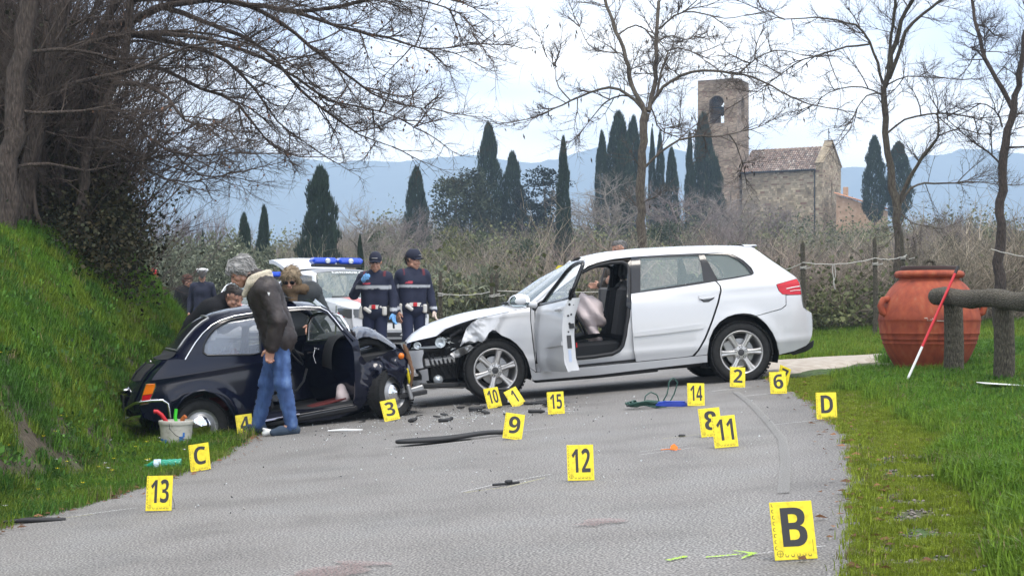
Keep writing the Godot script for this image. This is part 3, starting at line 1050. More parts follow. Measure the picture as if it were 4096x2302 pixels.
const LIMBS_A := [
	[[0, 0, 0, 0.143], [-0.01, 2.26, 0, 0.108], [-0.04, 3.38, 0, 0.103], [-0.01, 4.25, 0, 0.097], [0.06, 5.3, 0, 0.092]],
	[[0.06, 5.23, 0, 0.057], [-0.07, 5.56, -0.08, 0.054], [-0.2, 5.87, -0.17, 0.051], [-0.28, 6.31, -0.28, 0.048], [-0.42, 6.79, -0.4, 0.044], [-0.55, 7.18, -0.53, 0.041], [-0.66, 7.53, -0.68, 0.038], [-0.79, 8.01, -0.84, 0.035]],
	[[0, 5.37, -0.03, 0.039], [-0.28, 5.69, -0.15, 0.035], [-0.59, 5.85, -0.29, 0.031], [-0.94, 5.85, -0.45, 0.026], [-1.38, 5.69, -0.63, 0.022], [-1.86, 5.5, -0.83, 0.017], [-2.3, 5.32, -1.06, 0.013], [-2.73, 5.25, -1.3, 0.009]],
	[[-1.55, 5.63, -0.7, 0.017], [-1.77, 5.87, -0.76, 0.015], [-1.88, 6.13, -0.83, 0.012], [-1.88, 6.39, -0.92, 0.009], [-2.08, 6.66, -1.03, 0.007]],
	[[-0.24, 5.65, -0.13, 0.022], [-0.5, 5.69, -0.32, 0.018], [-0.81, 5.56, -0.57, 0.014], [-1.03, 5.3, -0.88, 0.01], [-1.25, 5.04, -1.23, 0.007]],
	[[0.14, 5.3, 0, 0.057], [0.26, 5.83, -0.19, 0.053], [0.35, 6.44, -0.42, 0.05], [0.39, 6.96, -0.7, 0.046], [0.44, 7.49, -1.02, 0.043], [0.5, 8.01, -1.39, 0.039]],
	[[0.35, 5.74, -0.17, 0.031], [0.42, 6.09, -0.2, 0.027], [0.53, 6.48, -0.25, 0.023], [0.61, 6.7, -0.3, 0.02], [0.85, 6.77, -0.35, 0.016], [1.16, 6.68, -0.41, 0.012], [1.47, 6.48, -0.48, 0.009]],
	[[0.2, 5.48, -0.07, 0.039], [0.46, 5.83, 0.03, 0.036], [0.85, 6.07, 0.13, 0.033], [1.29, 6.15, 0.26, 0.03], [1.77, 6.11, 0.39, 0.027], [2.3, 6, 0.54, 0.024], [2.69, 5.78, 0.7, 0.02], [3.08, 5.52, 0.88, 0.017], [3.48, 5.32, 1.07, 0.014], [3.87, 5.21, 1.27, 0.011]],
	[[2.08, 6.07, 0.48, 0.017], [2.34, 6.31, 0.72, 0.014], [2.78, 6.48, 1.04, 0.01], [3.26, 6.31, 1.44, 0.007]],
	[[0.45, 7.27, -0.89, 0.026], [0.68, 7.49, -0.77, 0.022], [0.94, 7.62, -0.63, 0.018], [1.38, 7.55, -0.46, 0.014], [1.86, 7.4, -0.27, 0.01], [2.25, 7.42, -0.04, 0.007]],
	[[-0.48, 7.09, -0.5, 0.02], [-0.15, 7.31, -0.62, 0.017], [0.11, 7.27, -0.77, 0.015], [0.28, 7.09, -0.95, 0.013], [0.46, 6.83, -1.15, 0.011], [0.61, 6.7, -1.39, 0.009]],
	[[0.07, 4.08, 0, 0.031], [0.37, 4.38, 0.01, 0.027], [0.77, 4.64, 0.03, 0.023], [1.16, 4.75, 0.05, 0.02], [1.6, 4.73, 0.07, 0.016], [1.9, 4.78, 0.09, 0.012], [2.21, 4.86, 0.12, 0.009]],
	[[1.9, 4.78, 0.09, 0.017], [2.08, 4.6, -0.08, 0.014], [2.21, 4.34, -0.32, 0.01], [2.34, 4.12, -0.62, 0.007]],
	[[0.2, 5.39, -0.04, 0.017], [0.33, 5.13, -0.22, 0.015], [0.42, 4.95, -0.46, 0.012], [0.72, 5.04, -0.75, 0.009], [1.16, 4.95, -1.09, 0.007]],
	[[-0.26, 6.31, -0.28, 0.017], [-0.42, 6.66, -0.5, 0.015], [-0.77, 6.74, -0.78, 0.012], [-1.12, 6.96, -1.13, 0.009], [-1.33, 7.49, -1.54, 0.007]],
	[[0.39, 6.96, -0.7, 0.02], [0.72, 7.14, -0.92, 0.015], [1.07, 7.09, -1.23, 0.011], [1.42, 7.27, -1.61, 0.007]],
]
const LIMBS_B := [
	[[0, 0, 0, 0.135], [-0.02, 1.23, 0, 0.099], [-0.04, 2.15, 0, 0.091], [-0.1, 2.75, 0, 0.082], [-0.2, 3.55, 0, 0.073], [-0.28, 4.35, 0, 0.065], [-0.29, 5.03, 0, 0.056]],
	[[-0.29, 4.99, 0, 0.056], [-0.22, 5.55, 0.24, 0.05], [-0.1, 6.15, 0.55, 0.044], [0.04, 6.63, 0.92, 0.038], [0.14, 6.99, 1.37, 0.032]],
	[[-0.24, 5.15, 0.07, 0.036], [-0.26, 5.75, 0.33, 0.033], [-0.26, 6.27, 0.68, 0.031], [-0.34, 6.83, 1.12, 0.028]],
	[[-0.22, 5.15, 0.07, 0.044], [-0.06, 5.55, 0.2, 0.04], [0.06, 6.11, 0.37, 0.035], [0.36, 6.39, 0.56, 0.031], [0.64, 6.59, 0.79, 0.026], [0.96, 6.87, 1.05, 0.022]],
	[[-0.31, 5.03, 0, 0.032], [-0.48, 5.55, 0.08, 0.029], [-0.64, 5.87, 0.17, 0.025], [-0.84, 6.15, 0.27, 0.022], [-1.16, 6.23, 0.38, 0.019], [-1.56, 6.29, 0.51, 0.016], [-2, 6.27, 0.65, 0.013], [-2.48, 6.21, 0.8, 0.009], [-2.88, 6.31, 0.96, 0.006]],
	[[-0.64, 5.83, 0.16, 0.022], [-1, 5.81, 0.05, 0.019], [-1.4, 5.71, -0.08, 0.017], [-1.88, 5.59, -0.23, 0.014], [-2.28, 5.35, -0.41, 0.011], [-2.76, 4.99, -0.6, 0.009], [-3.08, 4.83, -0.82, 0.006]],
	[[-0.32, 4.83, 0, 0.018], [-0.6, 4.99, -0.11, 0.015], [-1, 5.03, -0.24, 0.012], [-1.4, 4.91, -0.41, 0.009], [-1.64, 4.71, -0.61, 0.006]],
	[[-0.32, 4.87, 0, 0.018], [-0.64, 4.83, 0.1, 0.014], [-0.92, 4.51, 0.23, 0.01], [-1.04, 4.19, 0.41, 0.006]],
	[[-0.02, 2.51, 0, 0.052], [0.04, 2.83, 0.1, 0.045], [0.2, 3.23, 0.23, 0.038], [0.44, 3.67, 0.37, 0.032], [0.64, 3.95, 0.55, 0.025], [0.58, 4.35, 0.74, 0.018]],
	[[-0.24, 4.07, 0, 0.022], [0.04, 4.31, 0.15, 0.019], [0.4, 4.39, 0.35, 0.016], [0.88, 4.39, 0.57, 0.012], [1.4, 4.27, 0.84, 0.009], [2.04, 4.31, 1.13, 0.006]],
	[[0.64, 3.95, 0.55, 0.016], [1, 4.07, 0.85, 0.013], [1.36, 3.89, 1.25, 0.009], [1.8, 3.95, 1.77, 0.006]],
	[[0.02, 2.63, 0.04, 0.026], [0.28, 2.99, -0.14, 0.023], [0.6, 3.09, -0.36, 0.02], [1.24, 3.11, -0.63, 0.016], [1.8, 3.17, -0.93, 0.013], [2.44, 3.13, -1.28, 0.01]],
	[[-0.26, 5.03, 0.02, 0.016], [0.12, 5.19, 0.1, 0.013], [0.6, 5.15, 0.22, 0.009], [1, 5.11, 0.36, 0.006]],
	[[0, 2.47, 0, 0.018], [0.16, 2.31, 0.13, 0.015], [0.22, 2.11, 0.32, 0.011], [0.12, 1.95, 0.55, 0.008]],
]
const LIMBS_C := [
	[[0, 0, 0, 0.136], [0.02, 1.14, 0, 0.101], [0.07, 2.19, 0, 0.094], [0.11, 3.32, 0, 0.086], [0.24, 3.92, 0, 0.079], [0.32, 4.29, 0, 0.071]],
	[[0.32, 4.25, 0, 0.064], [0.43, 5, 0, 0.059], [0.53, 5.57, 0.01, 0.054], [0.58, 6.09, 0.01, 0.05], [0.62, 6.54, 0.02, 0.045]],
	[[0.31, 4.22, 0, 0.049], [0.09, 4.7, -0.14, 0.045], [-0.09, 5.15, -0.31, 0.041], [-0.17, 5.64, -0.52, 0.037], [-0.21, 6.09, -0.76, 0.034], [-0.18, 6.54, -1.03, 0.03]],
	[[0.12, 3.09, 0, 0.022], [-0.09, 3.39, -0.01, 0.018], [-0.51, 3.69, -0.03, 0.014], [-0.84, 3.99, -0.06, 0.01], [-1.07, 4.22, -0.08, 0.006]],
	[[-0.17, 5.98, -0.7, 0.021], [0.13, 6.05, -1.23, 0.015], [0.54, 6.02, -2.01, 0.009]],
	[[0.21, 3.54, 0, 0.022], [0.49, 3.5, 0.56, 0.017], [0.73, 3.56, 1.39, 0.011]],
	[[-0.09, 5.15, -0.31, 0.017], [-0.36, 5.34, -0.02, 0.013], [-0.58, 5.38, 0.37, 0.009], [-0.73, 5.08, 0.86, 0.006]],
	[[0.09, 3.92, 0, 0.017], [-0.02, 4.22, 0.04, 0.013], [-0.36, 4.37, 0.09, 0.009], [-0.77, 4.22, 0.15, 0.006]],
]
const BANK_A := [
	[[0, 0, 0, 0.084], [0.04, 0.57, 0, 0.077], [0.14, 1.53, 0, 0.07], [0.31, 2.01, 0, 0.063], [0.6, 2.54, 0, 0.055], [0.8, 2.88, 0, 0.048]],
	[[0.55, 2.47, 0, 0.051], [0.89, 2.51, 0.09, 0.046], [1.28, 2.64, 0.18, 0.042], [1.76, 2.71, 0.29, 0.037], [2.24, 2.64, 0.41, 0.032], [2.72, 2.54, 0.54, 0.027], [3.21, 2.52, 0.69, 0.022], [3.69, 2.59, 0.84, 0.017], [4.17, 2.66, 1.01, 0.012], [4.65, 2.52, 1.19, 0.008]],
	[[0.41, 2.18, 0, 0.039], [0.84, 2.37, 0, 0.035], [1.4, 2.25, 0.01, 0.031], [1.88, 2.11, 0.02, 0.026], [2.12, 1.94, 0.02, 0.022], [2.36, 1.68, 0.03, 0.018], [2.48, 1.48, 0.04, 0.013], [2.68, 1.24, 0.05, 0.009], [2.96, 1.06, 0.06, 0.005]],
	[[1.28, 2.64, 0.18, 0.033], [1.76, 2.47, 0.06, 0.029], [2.24, 2.3, -0.08, 0.025], [2.56, 2.04, -0.25, 0.021], [2.84, 1.72, -0.43, 0.017], [3.16, 1.48, -0.64, 0.013], [3.45, 1.29, -0.87, 0.009], [3.83, 1.17, -1.11, 0.005]],
	[[2.24, 2.64, 0.41, 0.027], [2.72, 2.4, 0.29, 0.023], [3.09, 2.11, 0.14, 0.02], [3.45, 1.84, -0.03, 0.016], [3.76, 1.65, -0.23, 0.012], [4.07, 1.58, -0.45, 0.008], [4.36, 1.58, -0.7, 0.005]],
	[[2.72, 2.54, 0.54, 0.024], [3.21, 2.37, 0.71, 0.02], [3.69, 2.21, 0.92, 0.016], [4.05, 2.09, 1.16, 0.012], [4.41, 1.94, 1.45, 0.008], [4.87, 1.94, 1.78, 0.005]],
]
const BANK_B := [
	[[0, 0, 0, 0.059], [0.14, 1.27, 0, 0.055], [0.3, 1.69, 0, 0.051], [0.46, 2.09, 0, 0.047], [0.58, 2.68, 0, 0.044], [0.63, 3.05, 0, 0.04]],
	[[0.44, 2.02, 0, 0.029], [0.77, 1.97, 0.2, 0.024], [1.12, 1.81, 0.45, 0.019], [1.38, 1.5, 0.75, 0.014], [1.66, 1.41, 1.1, 0.009], [1.85, 1.39, 1.49, 0.004]],
	[[0.5, 2.21, 0, 0.029], [0.91, 2.21, -0.17, 0.025], [1.31, 2.02, -0.37, 0.021], [1.71, 1.88, -0.6, 0.017], [1.9, 1.6, -0.87, 0.013], [2.06, 1.41, -1.17, 0.009], [2.25, 1.35, -1.51, 0.004]],
	[[0.56, 2.58, 0, 0.032], [1.05, 2.58, -0.07, 0.029], [1.59, 2.51, -0.15, 0.025], [2.06, 2.33, -0.23, 0.022], [2.46, 2.11, -0.33, 0.018], [2.79, 1.88, -0.44, 0.015], [3.11, 1.83, -0.56, 0.011], [3.47, 1.76, -0.69, 0.008], [3.79, 1.6, -0.83, 0.004]],
	[[0.35, 1.79, 0, 0.023], [0.63, 1.6, 0.03, 0.02], [0.91, 1.32, 0.07, 0.016], [1.24, 1.18, 0.11, 0.012], [1.61, 1.19, 0.17, 0.008], [1.9, 1.2, 0.22, 0.004]],
	[[0.18, 1.39, 0, 0.021], [0.44, 1.22, -0.01, 0.016], [0.77, 1.04, -0.01, 0.012], [1.19, 0.89, -0.02, 0.008], [1.71, 0.99, -0.03, 0.004]],
	[[0.62, 2.96, 0, 0.029], [1.24, 2.96, 0.14, 0.026], [1.94, 2.98, 0.3, 0.022], [2.65, 2.91, 0.49, 0.019], [3.35, 2.89, 0.71, 0.015], [3.94, 2.77, 0.94, 0.012], [4.4, 2.56, 1.21, 0.008], [4.52, 2.3, 1.49, 0.004]],
]
const BANK_C := [
	[[0, 0, 0, 0.11], [0.09, 0.97, 0, 0.097], [0.28, 1.9, 0, 0.083], [0.51, 2.73, 0, 0.07]],
	[[0.21, 1.62, 0, 0.032], [0.63, 1.71, 0.08, 0.027], [1.04, 1.78, 0.17, 0.023], [1.51, 1.9, 0.29, 0.018], [1.95, 2.06, 0.41, 0.014], [2.41, 2.09, 0.56, 0.009], [2.76, 1.97, 0.72, 0.004]],
	[[0.3, 1.95, 0, 0.029], [0.72, 2.18, -0.11, 0.025], [1.23, 2.32, -0.25, 0.021], [1.83, 2.36, -0.4, 0.017], [2.3, 2.29, -0.58, 0.013], [2.71, 2.18, -0.78, 0.008], [2.99, 1.97, -1.01, 0.004]],
	[[0.14, 1.2, 0, 0.02], [0.51, 1.11, -0.07, 0.017], [0.86, 1.11, -0.16, 0.014], [1.18, 0.97, -0.26, 0.011], [1.51, 0.83, -0.38, 0.008], [1.83, 0.74, -0.51, 0.004]],
]
const BANK_D := [
	[[0, 0, 0, 0.122], [0.09, 1.21, 0, 0.111], [0.18, 2.1, 0, 0.1], [0.29, 2.67, 0, 0.089]],
	[[0.11, 1.39, 0, 0.022], [0.49, 1.39, -0.22, 0.017], [0.89, 1.48, -0.51, 0.011], [1.2, 1.61, -0.89, 0.006]],
	[[0.04, 0.77, 0, 0.022], [0.31, 0.86, -0.31, 0.017], [0.69, 0.81, -0.74, 0.011], [1.11, 0.99, -1.28, 0.006]],
	[[0.16, 1.99, 0, 0.025], [0.53, 2.1, -0.32, 0.018], [1.02, 2.07, -0.75, 0.012], [1.51, 2.16, -1.31, 0.006]],
]
const BANK_E := [
	[[0, 0, 0, 0.071], [0.04, 0.93, 0, 0.063], [-0.03, 1.82, 0, 0.054], [0.08, 2.86, 0, 0.046]],
	[[0.01, 1.44, 0, 0.029], [0.41, 1.87, 0.21, 0.024], [0.81, 2.05, 0.46, 0.019], [1.37, 2.12, 0.76, 0.014], [1.93, 1.94, 1.11, 0.01], [2.34, 1.89, 1.51, 0.005]],
	[[0.03, 1.13, 0, 0.025], [0.41, 1.28, -0.05, 0.02], [0.91, 1.34, -0.12, 0.015], [1.37, 1.18, -0.2, 0.01], [1.68, 0.98, -0.29, 0.005]],
]
func traced_tree(called: String, label: String, category: String, at: Vector3, limbs: Array, bark: Material, twig: Color, density: float, reach: float, thin: float, droop: float, seed_value: int) -> Node3D:
	var t := thing(called, label, category, at)
	var r := RandomNumberGenerator.new()
	r.seed = seed_value
	var small := MB.new()
	small.col = twig
	var first := true
	var tips := []
	for l in limbs:
		var curve := Curve3D.new()
		for k in l.size():
			var p := Vector3(l[k][0], l[k][1], l[k][2])
			var a := Vector3(l[maxi(k - 1, 0)][0], l[maxi(k - 1, 0)][1], l[maxi(k - 1, 0)][2])
			var b := Vector3(l[mini(k + 1, l.size() - 1)][0], l[mini(k + 1, l.size() - 1)][1], l[mini(k + 1, l.size() - 1)][2])
			var h := (b - a) / 6.0
			curve.add_point(p, -h, h)
		var length := curve.get_baked_length()
		var n := maxi(int(length / 0.22), 6)
		var pts := []
		var rad := []
		for k in n + 1:
			var f := float(k) / n
			var q: float = f * (l.size() - 1)
			var i := mini(int(q), l.size() - 2)
			var rr := lerpf(l[i][3], l[i + 1][3], q - i)
			var wob := Vector3(r.randf_range(-1, 1), r.randf_range(-1, 1), r.randf_range(-1, 1)) * minf(0.035, 0.6 * rr) * (0.0 if k == 0 else 1.0)
			pts.append(curve.sample_baked(f * length) + wob)
			rad.append(rr * r.randf_range(0.92, 1.08))
		var m := MB.new()
		m.tube(pts, rad, 10 if first else 7)
		put(t, "trunk" if first else "limb", m.done(), bark)
		var count := int(length * density * (0.25 if first else 1.0))
		for k in count:
			var f := r.randf_range(0.5 if first else 0.12, 1.0)
			var p := curve.sample_baked(f * length)
			var dir := (curve.sample_baked(minf(f * length + 0.2, length)) - curve.sample_baked(maxf(f * length - 0.2, 0.0))).normalized()
			var side := (dir * 0.8 + Vector3(r.randf_range(-1, 1), r.randf_range(-0.7, 1.0), r.randf_range(-1, 1))).normalized()
			var len := reach * r.randf_range(0.35, 1.0) * (1.15 - 0.5 * f)
			limb(small, small, r, p, side, len, thin * r.randf_range(0.8, 1.6), 2 if r.randf() < 0.75 else 3, droop)
			tips.append(p + side * len * r.randf_range(0.3, 1.0) + Vector3(r.randf_range(-0.3, 0.3), r.randf_range(-0.3, 0.2), r.randf_range(-0.3, 0.3)))
		var end: Vector3 = pts[-1]
		limb(small, small, r, end, (pts[-1] - pts[-3]).normalized(), reach * 0.7, thin * 1.3, 2, droop)
		first = false
	put(t, "twigs", small.done(), M.twig)
	t.set_meta("tips", tips)
	return t
func hangers(t: Node3D, called: String, share: float, size: Vector2, col: Color, mat_used: Material, seed_value: int, hang := 1.0) -> void:
	var r := RandomNumberGenerator.new()
	r.seed = seed_value
	var b := MB.new()
	for p in t.get_meta("tips"):
		if r.randf() > share:
			continue
		for k in r.randi_range(1, 4):
			var q: Vector3 = p + Vector3(r.randf_range(-1, 1), r.randf_range(-1, 1), r.randf_range(-1, 1)) * 0.2
			var dir := (Vector3.DOWN * hang + Vector3(r.randf_range(-1, 1), r.randf_range(-1, 1), r.randf_range(-1, 1)) * 0.6).normalized()
			var side := dir.cross(Vector3(r.randf_range(-1, 1), r.randf_range(-1, 1), r.randf_range(-1, 1))).normalized()
			var l := size.y * r.randf_range(0.6, 1.3)
			b.col = col * r.randf_range(0.6, 1.4)
			b.quad(q, q + dir * l * 0.5 + side * size.x, q + dir * l, q + dir * l * 0.5 - side * size.x)
	var o := put(t, called, b.done(), mat_used)
	o.set_meta("kind", "stuff")
	t.remove_meta("tips")
func near_trees() -> void:
	var t := traced_tree("robinia_tree", "bare forked tree with hanging seed pods whose trunk rises behind the white car", "bare tree", Vector3(2.87, 0.18, -35.0), LIMBS_A, M.bark, Color(0.10, 0.08, 0.065), 3.6, 1.2, 0.012, 0.1, 21)
	hangers(t, "seed_pods", 0.75, Vector2(0.02, 0.15), Color(0.05, 0.036, 0.026), M.twig, 5)
	t = traced_tree("robinia_tree", "bare tree with three upright limbs behind the terracotta jar", "bare tree", Vector3(7.8, 0.59, -32.0), LIMBS_B, M.bark, Color(0.085, 0.066, 0.053), 3.6, 1.15, 0.010, 0.0, 22)
	hangers(t, "seed_pods", 0.15, Vector2(0.01, 0.08), Color(0.06, 0.042, 0.03), M.twig, 6)
	t = traced_tree("robinia_tree", "bare dark tree leaning right, rightmost of the three roadside trees", "bare tree", Vector3(9.17, 0.62, -30.0), LIMBS_C, M.dark_bark, Color(0.05, 0.038, 0.032), 3.6, 1.1, 0.010, 0.0, 23)
	hangers(t, "seed_pods", 0.1, Vector2(0.01, 0.08), Color(0.05, 0.036, 0.03), M.twig, 7)
func bank_trees() -> void:
	var twig := Color(0.075, 0.055, 0.045)
	var list := [
		[BANK_A, Vector2(-5.31, 18.5), "overhanging tree on the grass bank whose long limb crosses the top of the picture", 7.5, 31, 0.7],
		[BANK_B, Vector2(-4.93, 18.0), "slender leaning tree at the right edge of the bank thicket, with arching branches", 7.5, 32, 0.5],
		[BANK_C, Vector2(-5.47, 17.8), "thick trunk in the middle of the bank thicket", 4.0, 33, 0.2],
		[BANK_D, Vector2(-5.43, 17.0), "thickest dark trunk, leftmost on the grass bank", 4.0, 34, 0.05],
		[BANK_E, Vector2(-5.77, 19.5), "upright trunk set back between the other bank trunks", 4.0, 35, 0.05],
	]
	for e in list:
		var p: Vector2 = e[1]
		var t := traced_tree("overhanging_tree", e[2], "bare tree", on_ground(p.x, p.y, -0.1), e[0], M.trunk_bark, twig, e[3], 1.0, 0.0075, 0.16, e[4])
		hangers(t, "dead_leaves", e[5], Vector2(0.014, 0.05), Color(0.15, 0.075, 0.045), M.twig, e[4], 0.6)
	var stems := []
	for k in 3:
		stems.append(bare_tree(500 + k, 1.0, 0.7, 9, Color(0.075, 0.055, 0.045), 0.55, 2))
	for i in 18:
		var d := rng.randf_range(17.0, 22.0)
		var x := -(0.262 * d + 2.5 * rng.randf())
		var t := thing("sapling", "thin bare stem among the dark thicket on top of the grass bank", "sapling", on_ground(x, d, -0.05), "saplings in the thicket on the bank")
		var h := rng.randf_range(2.4, 5.0)
		t.rotation = Vector3(rng.randf_range(-0.15, 0.15), rng.randf() * TAU, 0)
		t.scale = Vector3(h * 0.8, h, h * 0.8)
		put(t, "stem", stems[i % 3][0], M.twig)
		put(t, "twigs", stems[i % 3][1], M.twig)
	var places := []
	var cols := []
	for i in 150:
		var d := rng.randf_range(18.6, 25.0)
		var x := -(0.262 * d + 5.0 * rng.randf())
		var s := rng.randf_range(0.7, 1.3)
		places.append(Transform3D(Basis(Vector3.UP, rng.randf() * TAU).scaled(Vector3(s, s * rng.randf_range(1.0, 2.0), s)), on_ground(x, d, -0.1)))
		cols.append(Color(0.40, 0.34, 0.32) * rng.randf_range(0.5, 1.2))
	scatter(self, "thicket", twig_bush(34, 2.0, 77, 0.008), M.twig, places, cols)
	var ivy := leaf_clump(260, Vector3(0.42, 0.42, 0.42), 0.036, 0.5, 91, 0.0, Color(0.036, 0.042, 0.024), 0.5)
	places = []
	cols = []
	for i in 430:
		var d := rng.randf_range(16.0, 25.0)
		d = maxf(d, 18.5)
		var x := -(0.262 * d + 5.0 * rng.randf())
		var up := rng.randf_range(0.0, 4.6) * rng.randf()
		if i < 130:
			d = rng.randf_range(17.5, 21.0)
			x = -(0.246 * d + 0.8 * rng.randf())
			up = rng.randf_range(-0.1, 0.9) * rng.randf()
		places.append(Transform3D(Basis(Vector3.UP, rng.randf() * TAU).scaled(Vector3.ONE * rng.randf_range(0.6, 1.6)), on_ground(x, d, up)))
		cols.append(Color(1, 1, 1).lerp(Color(1.6, 1.0, 0.8), rng.randf() * 0.8) * rng.randf_range(0.6, 1.3))
	scatter(self, "ivy", ivy, M.evergreen, places, cols)
func grass_tuft(blades: int, spread: float, h: float, seed_value: int, lean := 0.5, wide := 0.0035) -> ArrayMesh:
	var r := RandomNumberGenerator.new()
	r.seed = seed_value
	var b := MB.new()
	for i in blades:
		var a := r.randf() * TAU
		var p := Vector3(r.randfn(0, spread), -0.01, r.randfn(0, spread))
		var out := Vector3(cos(a), 0, sin(a))
		var side := Vector3(-sin(a), 0, cos(a)) * wide * r.randf_range(0.7, 1.4)
		var l := h * r.randf_range(0.45, 1.1)
		var bend := lean * r.randf_range(0.3, 1.5)
		var m := p + Vector3.UP * l * 0.6 + out * l * bend * 0.35
		var e := p + Vector3.UP * l * maxf(0.35, 1.0 - 0.35 * bend) + out * l * bend
		b.col = Color(1, 1, 1) * r.randf_range(0.7, 1.3)
		if r.randf() < 0.05:
			b.col = Color(2.6, 1.7, 2.2)
		var nn := (out + Vector3.UP * 0.6).normalized()
		var k := b.vert(p - side, nn)
		b.vert(p + side, nn)
		b.vert(m - side * 0.8, nn)
		b.vert(m + side * 0.8, nn)
		b.vert(e, nn)
		for t in [[0, 1, 2], [1, 3, 2], [2, 3, 4]]:
			b.tri_i(k + t[0], k + t[1], k + t[2])
	return b.done()
func grass() -> void:
	var tufts := []
	for k in 4:
		tufts.append([grass_tuft(26, 0.045, [0.10, 0.14, 0.075, 0.2][k], 600 + k, [0.6, 0.8, 0.5, 0.9][k], 0.003), [], []])
	var lush := Color(0.155, 0.31, 0.032)
	var moss := Color(0.27, 0.34, 0.035)
	var dark := Color(0.085, 0.20, 0.032)
	var straw := Color(0.30, 0.25, 0.12)
	var n := 0
	while n < 64000:
		n += 1
		var d := 4.6 * pow(19.0 / 4.6, pow(rng.randf(), 0.8))
		var right := rng.randf() < 0.5
		var x := 0.0
		var toe: float = tab(TAB_TOE, d)
		if right:
			var e := edge_right(d)
			x = e - 0.03 + (0.36 * d - e + 0.4) * rng.randf()
			if d > 17.0:
				d = rng.randf_range(15.0, 17.8)
				x = rng.randf_range(2.75, 7.0)
				if d > 17.3 and x < 5.0:
					continue
		else:
			d = rng.randf_range(7.5, 22.5)
			var e := edge_left(d)
			toe = tab(TAB_TOE, d)
			x = e + 0.03 - (e - toe + 1.9) * pow(rng.randf(), 0.9)
			if x < -0.35 * d - 0.4 or d > 19.5 and x > toe:
				continue
		var patch := bump.get_noise_2d(x * 0.7, d * 0.7)
		var fine := bump.get_noise_2d(x * 2.6 + 30.0, d * 2.6)
		var c := lush
		var s := rng.randf_range(0.7, 1.2)
		var k := rng.randi_range(0, 1)
		if right:
			var off := x - tab(TAB_RIGHT, d)
			var trod := 1.0 - smoothstep(0.35, 0.8, off + 0.25 * patch)
			c = lush.lerp(moss, trod).lerp(dark, smoothstep(0.7, 1.7, off) * 0.7 * clampf(0.6 + patch, 0.0, 1.0))
			if trod > 0.4:
				k = 2
				s *= 0.55
				if d < 9.5 and off > 0.12 and fine + 0.5 * bump.get_noise_2d(x * 0.8, d * 1.9) > 0.02:
					continue
			if off < 0.12 and rng.randf() < 0.5:
				continue
		else:
			c = lush.lerp(dark, clampf(0.5 + 1.3 * patch, 0.0, 1.0))
			if bump.get_noise_2d(x * 1.3 + 70.0, d * 1.3) > 0.16:
				c = c.lerp(moss, 0.55)
			var up := toe - x
			if up > 0.15:
				k = rng.randi_range(0, 3)
				s *= 0.85
			if d < 15.0 and absf(up - 0.08 - 0.3 * patch) < 0.13 and fine > -0.12:
				continue
			if up > 0.15 and d < 13.5 and patch > 0.26 and fine > -0.05:
				continue
			if x > tab(TAB_LEFT, d) - 0.12 and rng.randf() < 0.6:
				c = c.lerp(straw, 0.5)
				s *= 0.6
		if fine > 0.28:
			c = c.lerp(moss, 0.5)
		if rng.randf() < 0.03:
			c = straw
		c = c * rng.randf_range(0.75, 1.25)
		tufts[k][1].append(Transform3D(Basis(Vector3.UP, rng.randf() * TAU).scaled(Vector3(s, s, s)), on_ground(x, d)))
		tufts[k][2].append(c)
	for i in 9000:
		var d := rng.randf_range(22.3, 33.0)
		var x := rng.randf_range(-2.0, 13.0)
		if x < tab(TAB_RIGHT, d) + 0.1 or x > 0.38 * d:
			continue
		if d < 22.6 and x < 5.2:
			continue
		tufts[1][1].append(Transform3D(Basis(Vector3.UP, rng.randf() * TAU).scaled(Vector3.ONE * rng.randf_range(0.9, 1.7)), on_ground(x, d)))
		tufts[1][2].append(lush.lerp(moss, rng.randf()).lerp(dark, 0.5 * smoothstep(29.0, 33.0, d)) * rng.randf_range(0.7, 1.2))
	for i in 5000:
		var d := rng.randf_range(17.8, 23.0)
		var x := rng.randf_range(4.6, 9.0)
		if d > 20.0 and x < 5.3:
			continue
		tufts[1][1].append(Transform3D(Basis(Vector3.UP, rng.randf() * TAU).scaled(Vector3.ONE * rng.randf_range(0.9, 1.7)), on_ground(x, d)))
		tufts[1][2].append(lush.lerp(dark, rng.randf()) * rng.randf_range(0.7, 1.2))
	for k in 4:
		scatter(self, "grass", tufts[k][0], M.grass, tufts[k][1], tufts[k][2])
	var weed := leaf_clump(16, Vector3(0.06, 0.03, 0.06), 0.036, 0.28, 640, 0.8, Color(0.075, 0.165, 0.03), 0.5)
	var places := []
	var cols := []
	for i in 2000:
		var d := rng.randf_range(8.0, 20.0)
		var x: float = tab(TAB_TOE, d) - rng.randf_range(-0.5, 2.0)
		if rng.randf() < 0.25:
			d = rng.randf_range(6.0, 17.0)
			x = tab(TAB_RIGHT, d) + rng.randf_range(0.8, 3.5)
		if absf(x) > 0.37 * d or x > tab(TAB_LEFT, d) - 0.2 and x < tab(TAB_RIGHT, d) + 0.2:
			continue
		places.append(Transform3D(Basis(Vector3.UP, rng.randf() * TAU).scaled(Vector3.ONE * rng.randf_range(0.6, 1.6)), on_ground(x, d, 0.04)))
		cols.append(Color(1, 1, 1) * rng.randf_range(0.6, 1.5))
	scatter(self, "weeds", weed, M.grass, places, cols)
	var b := MB.new()
	var stone_mesh := MB.new()
	stone_mesh.ball(Vector3.ZERO, Vector3(0.008, 0.0045, 0.0065), Basis.IDENTITY, 5, 3)
	places = []
	cols = []
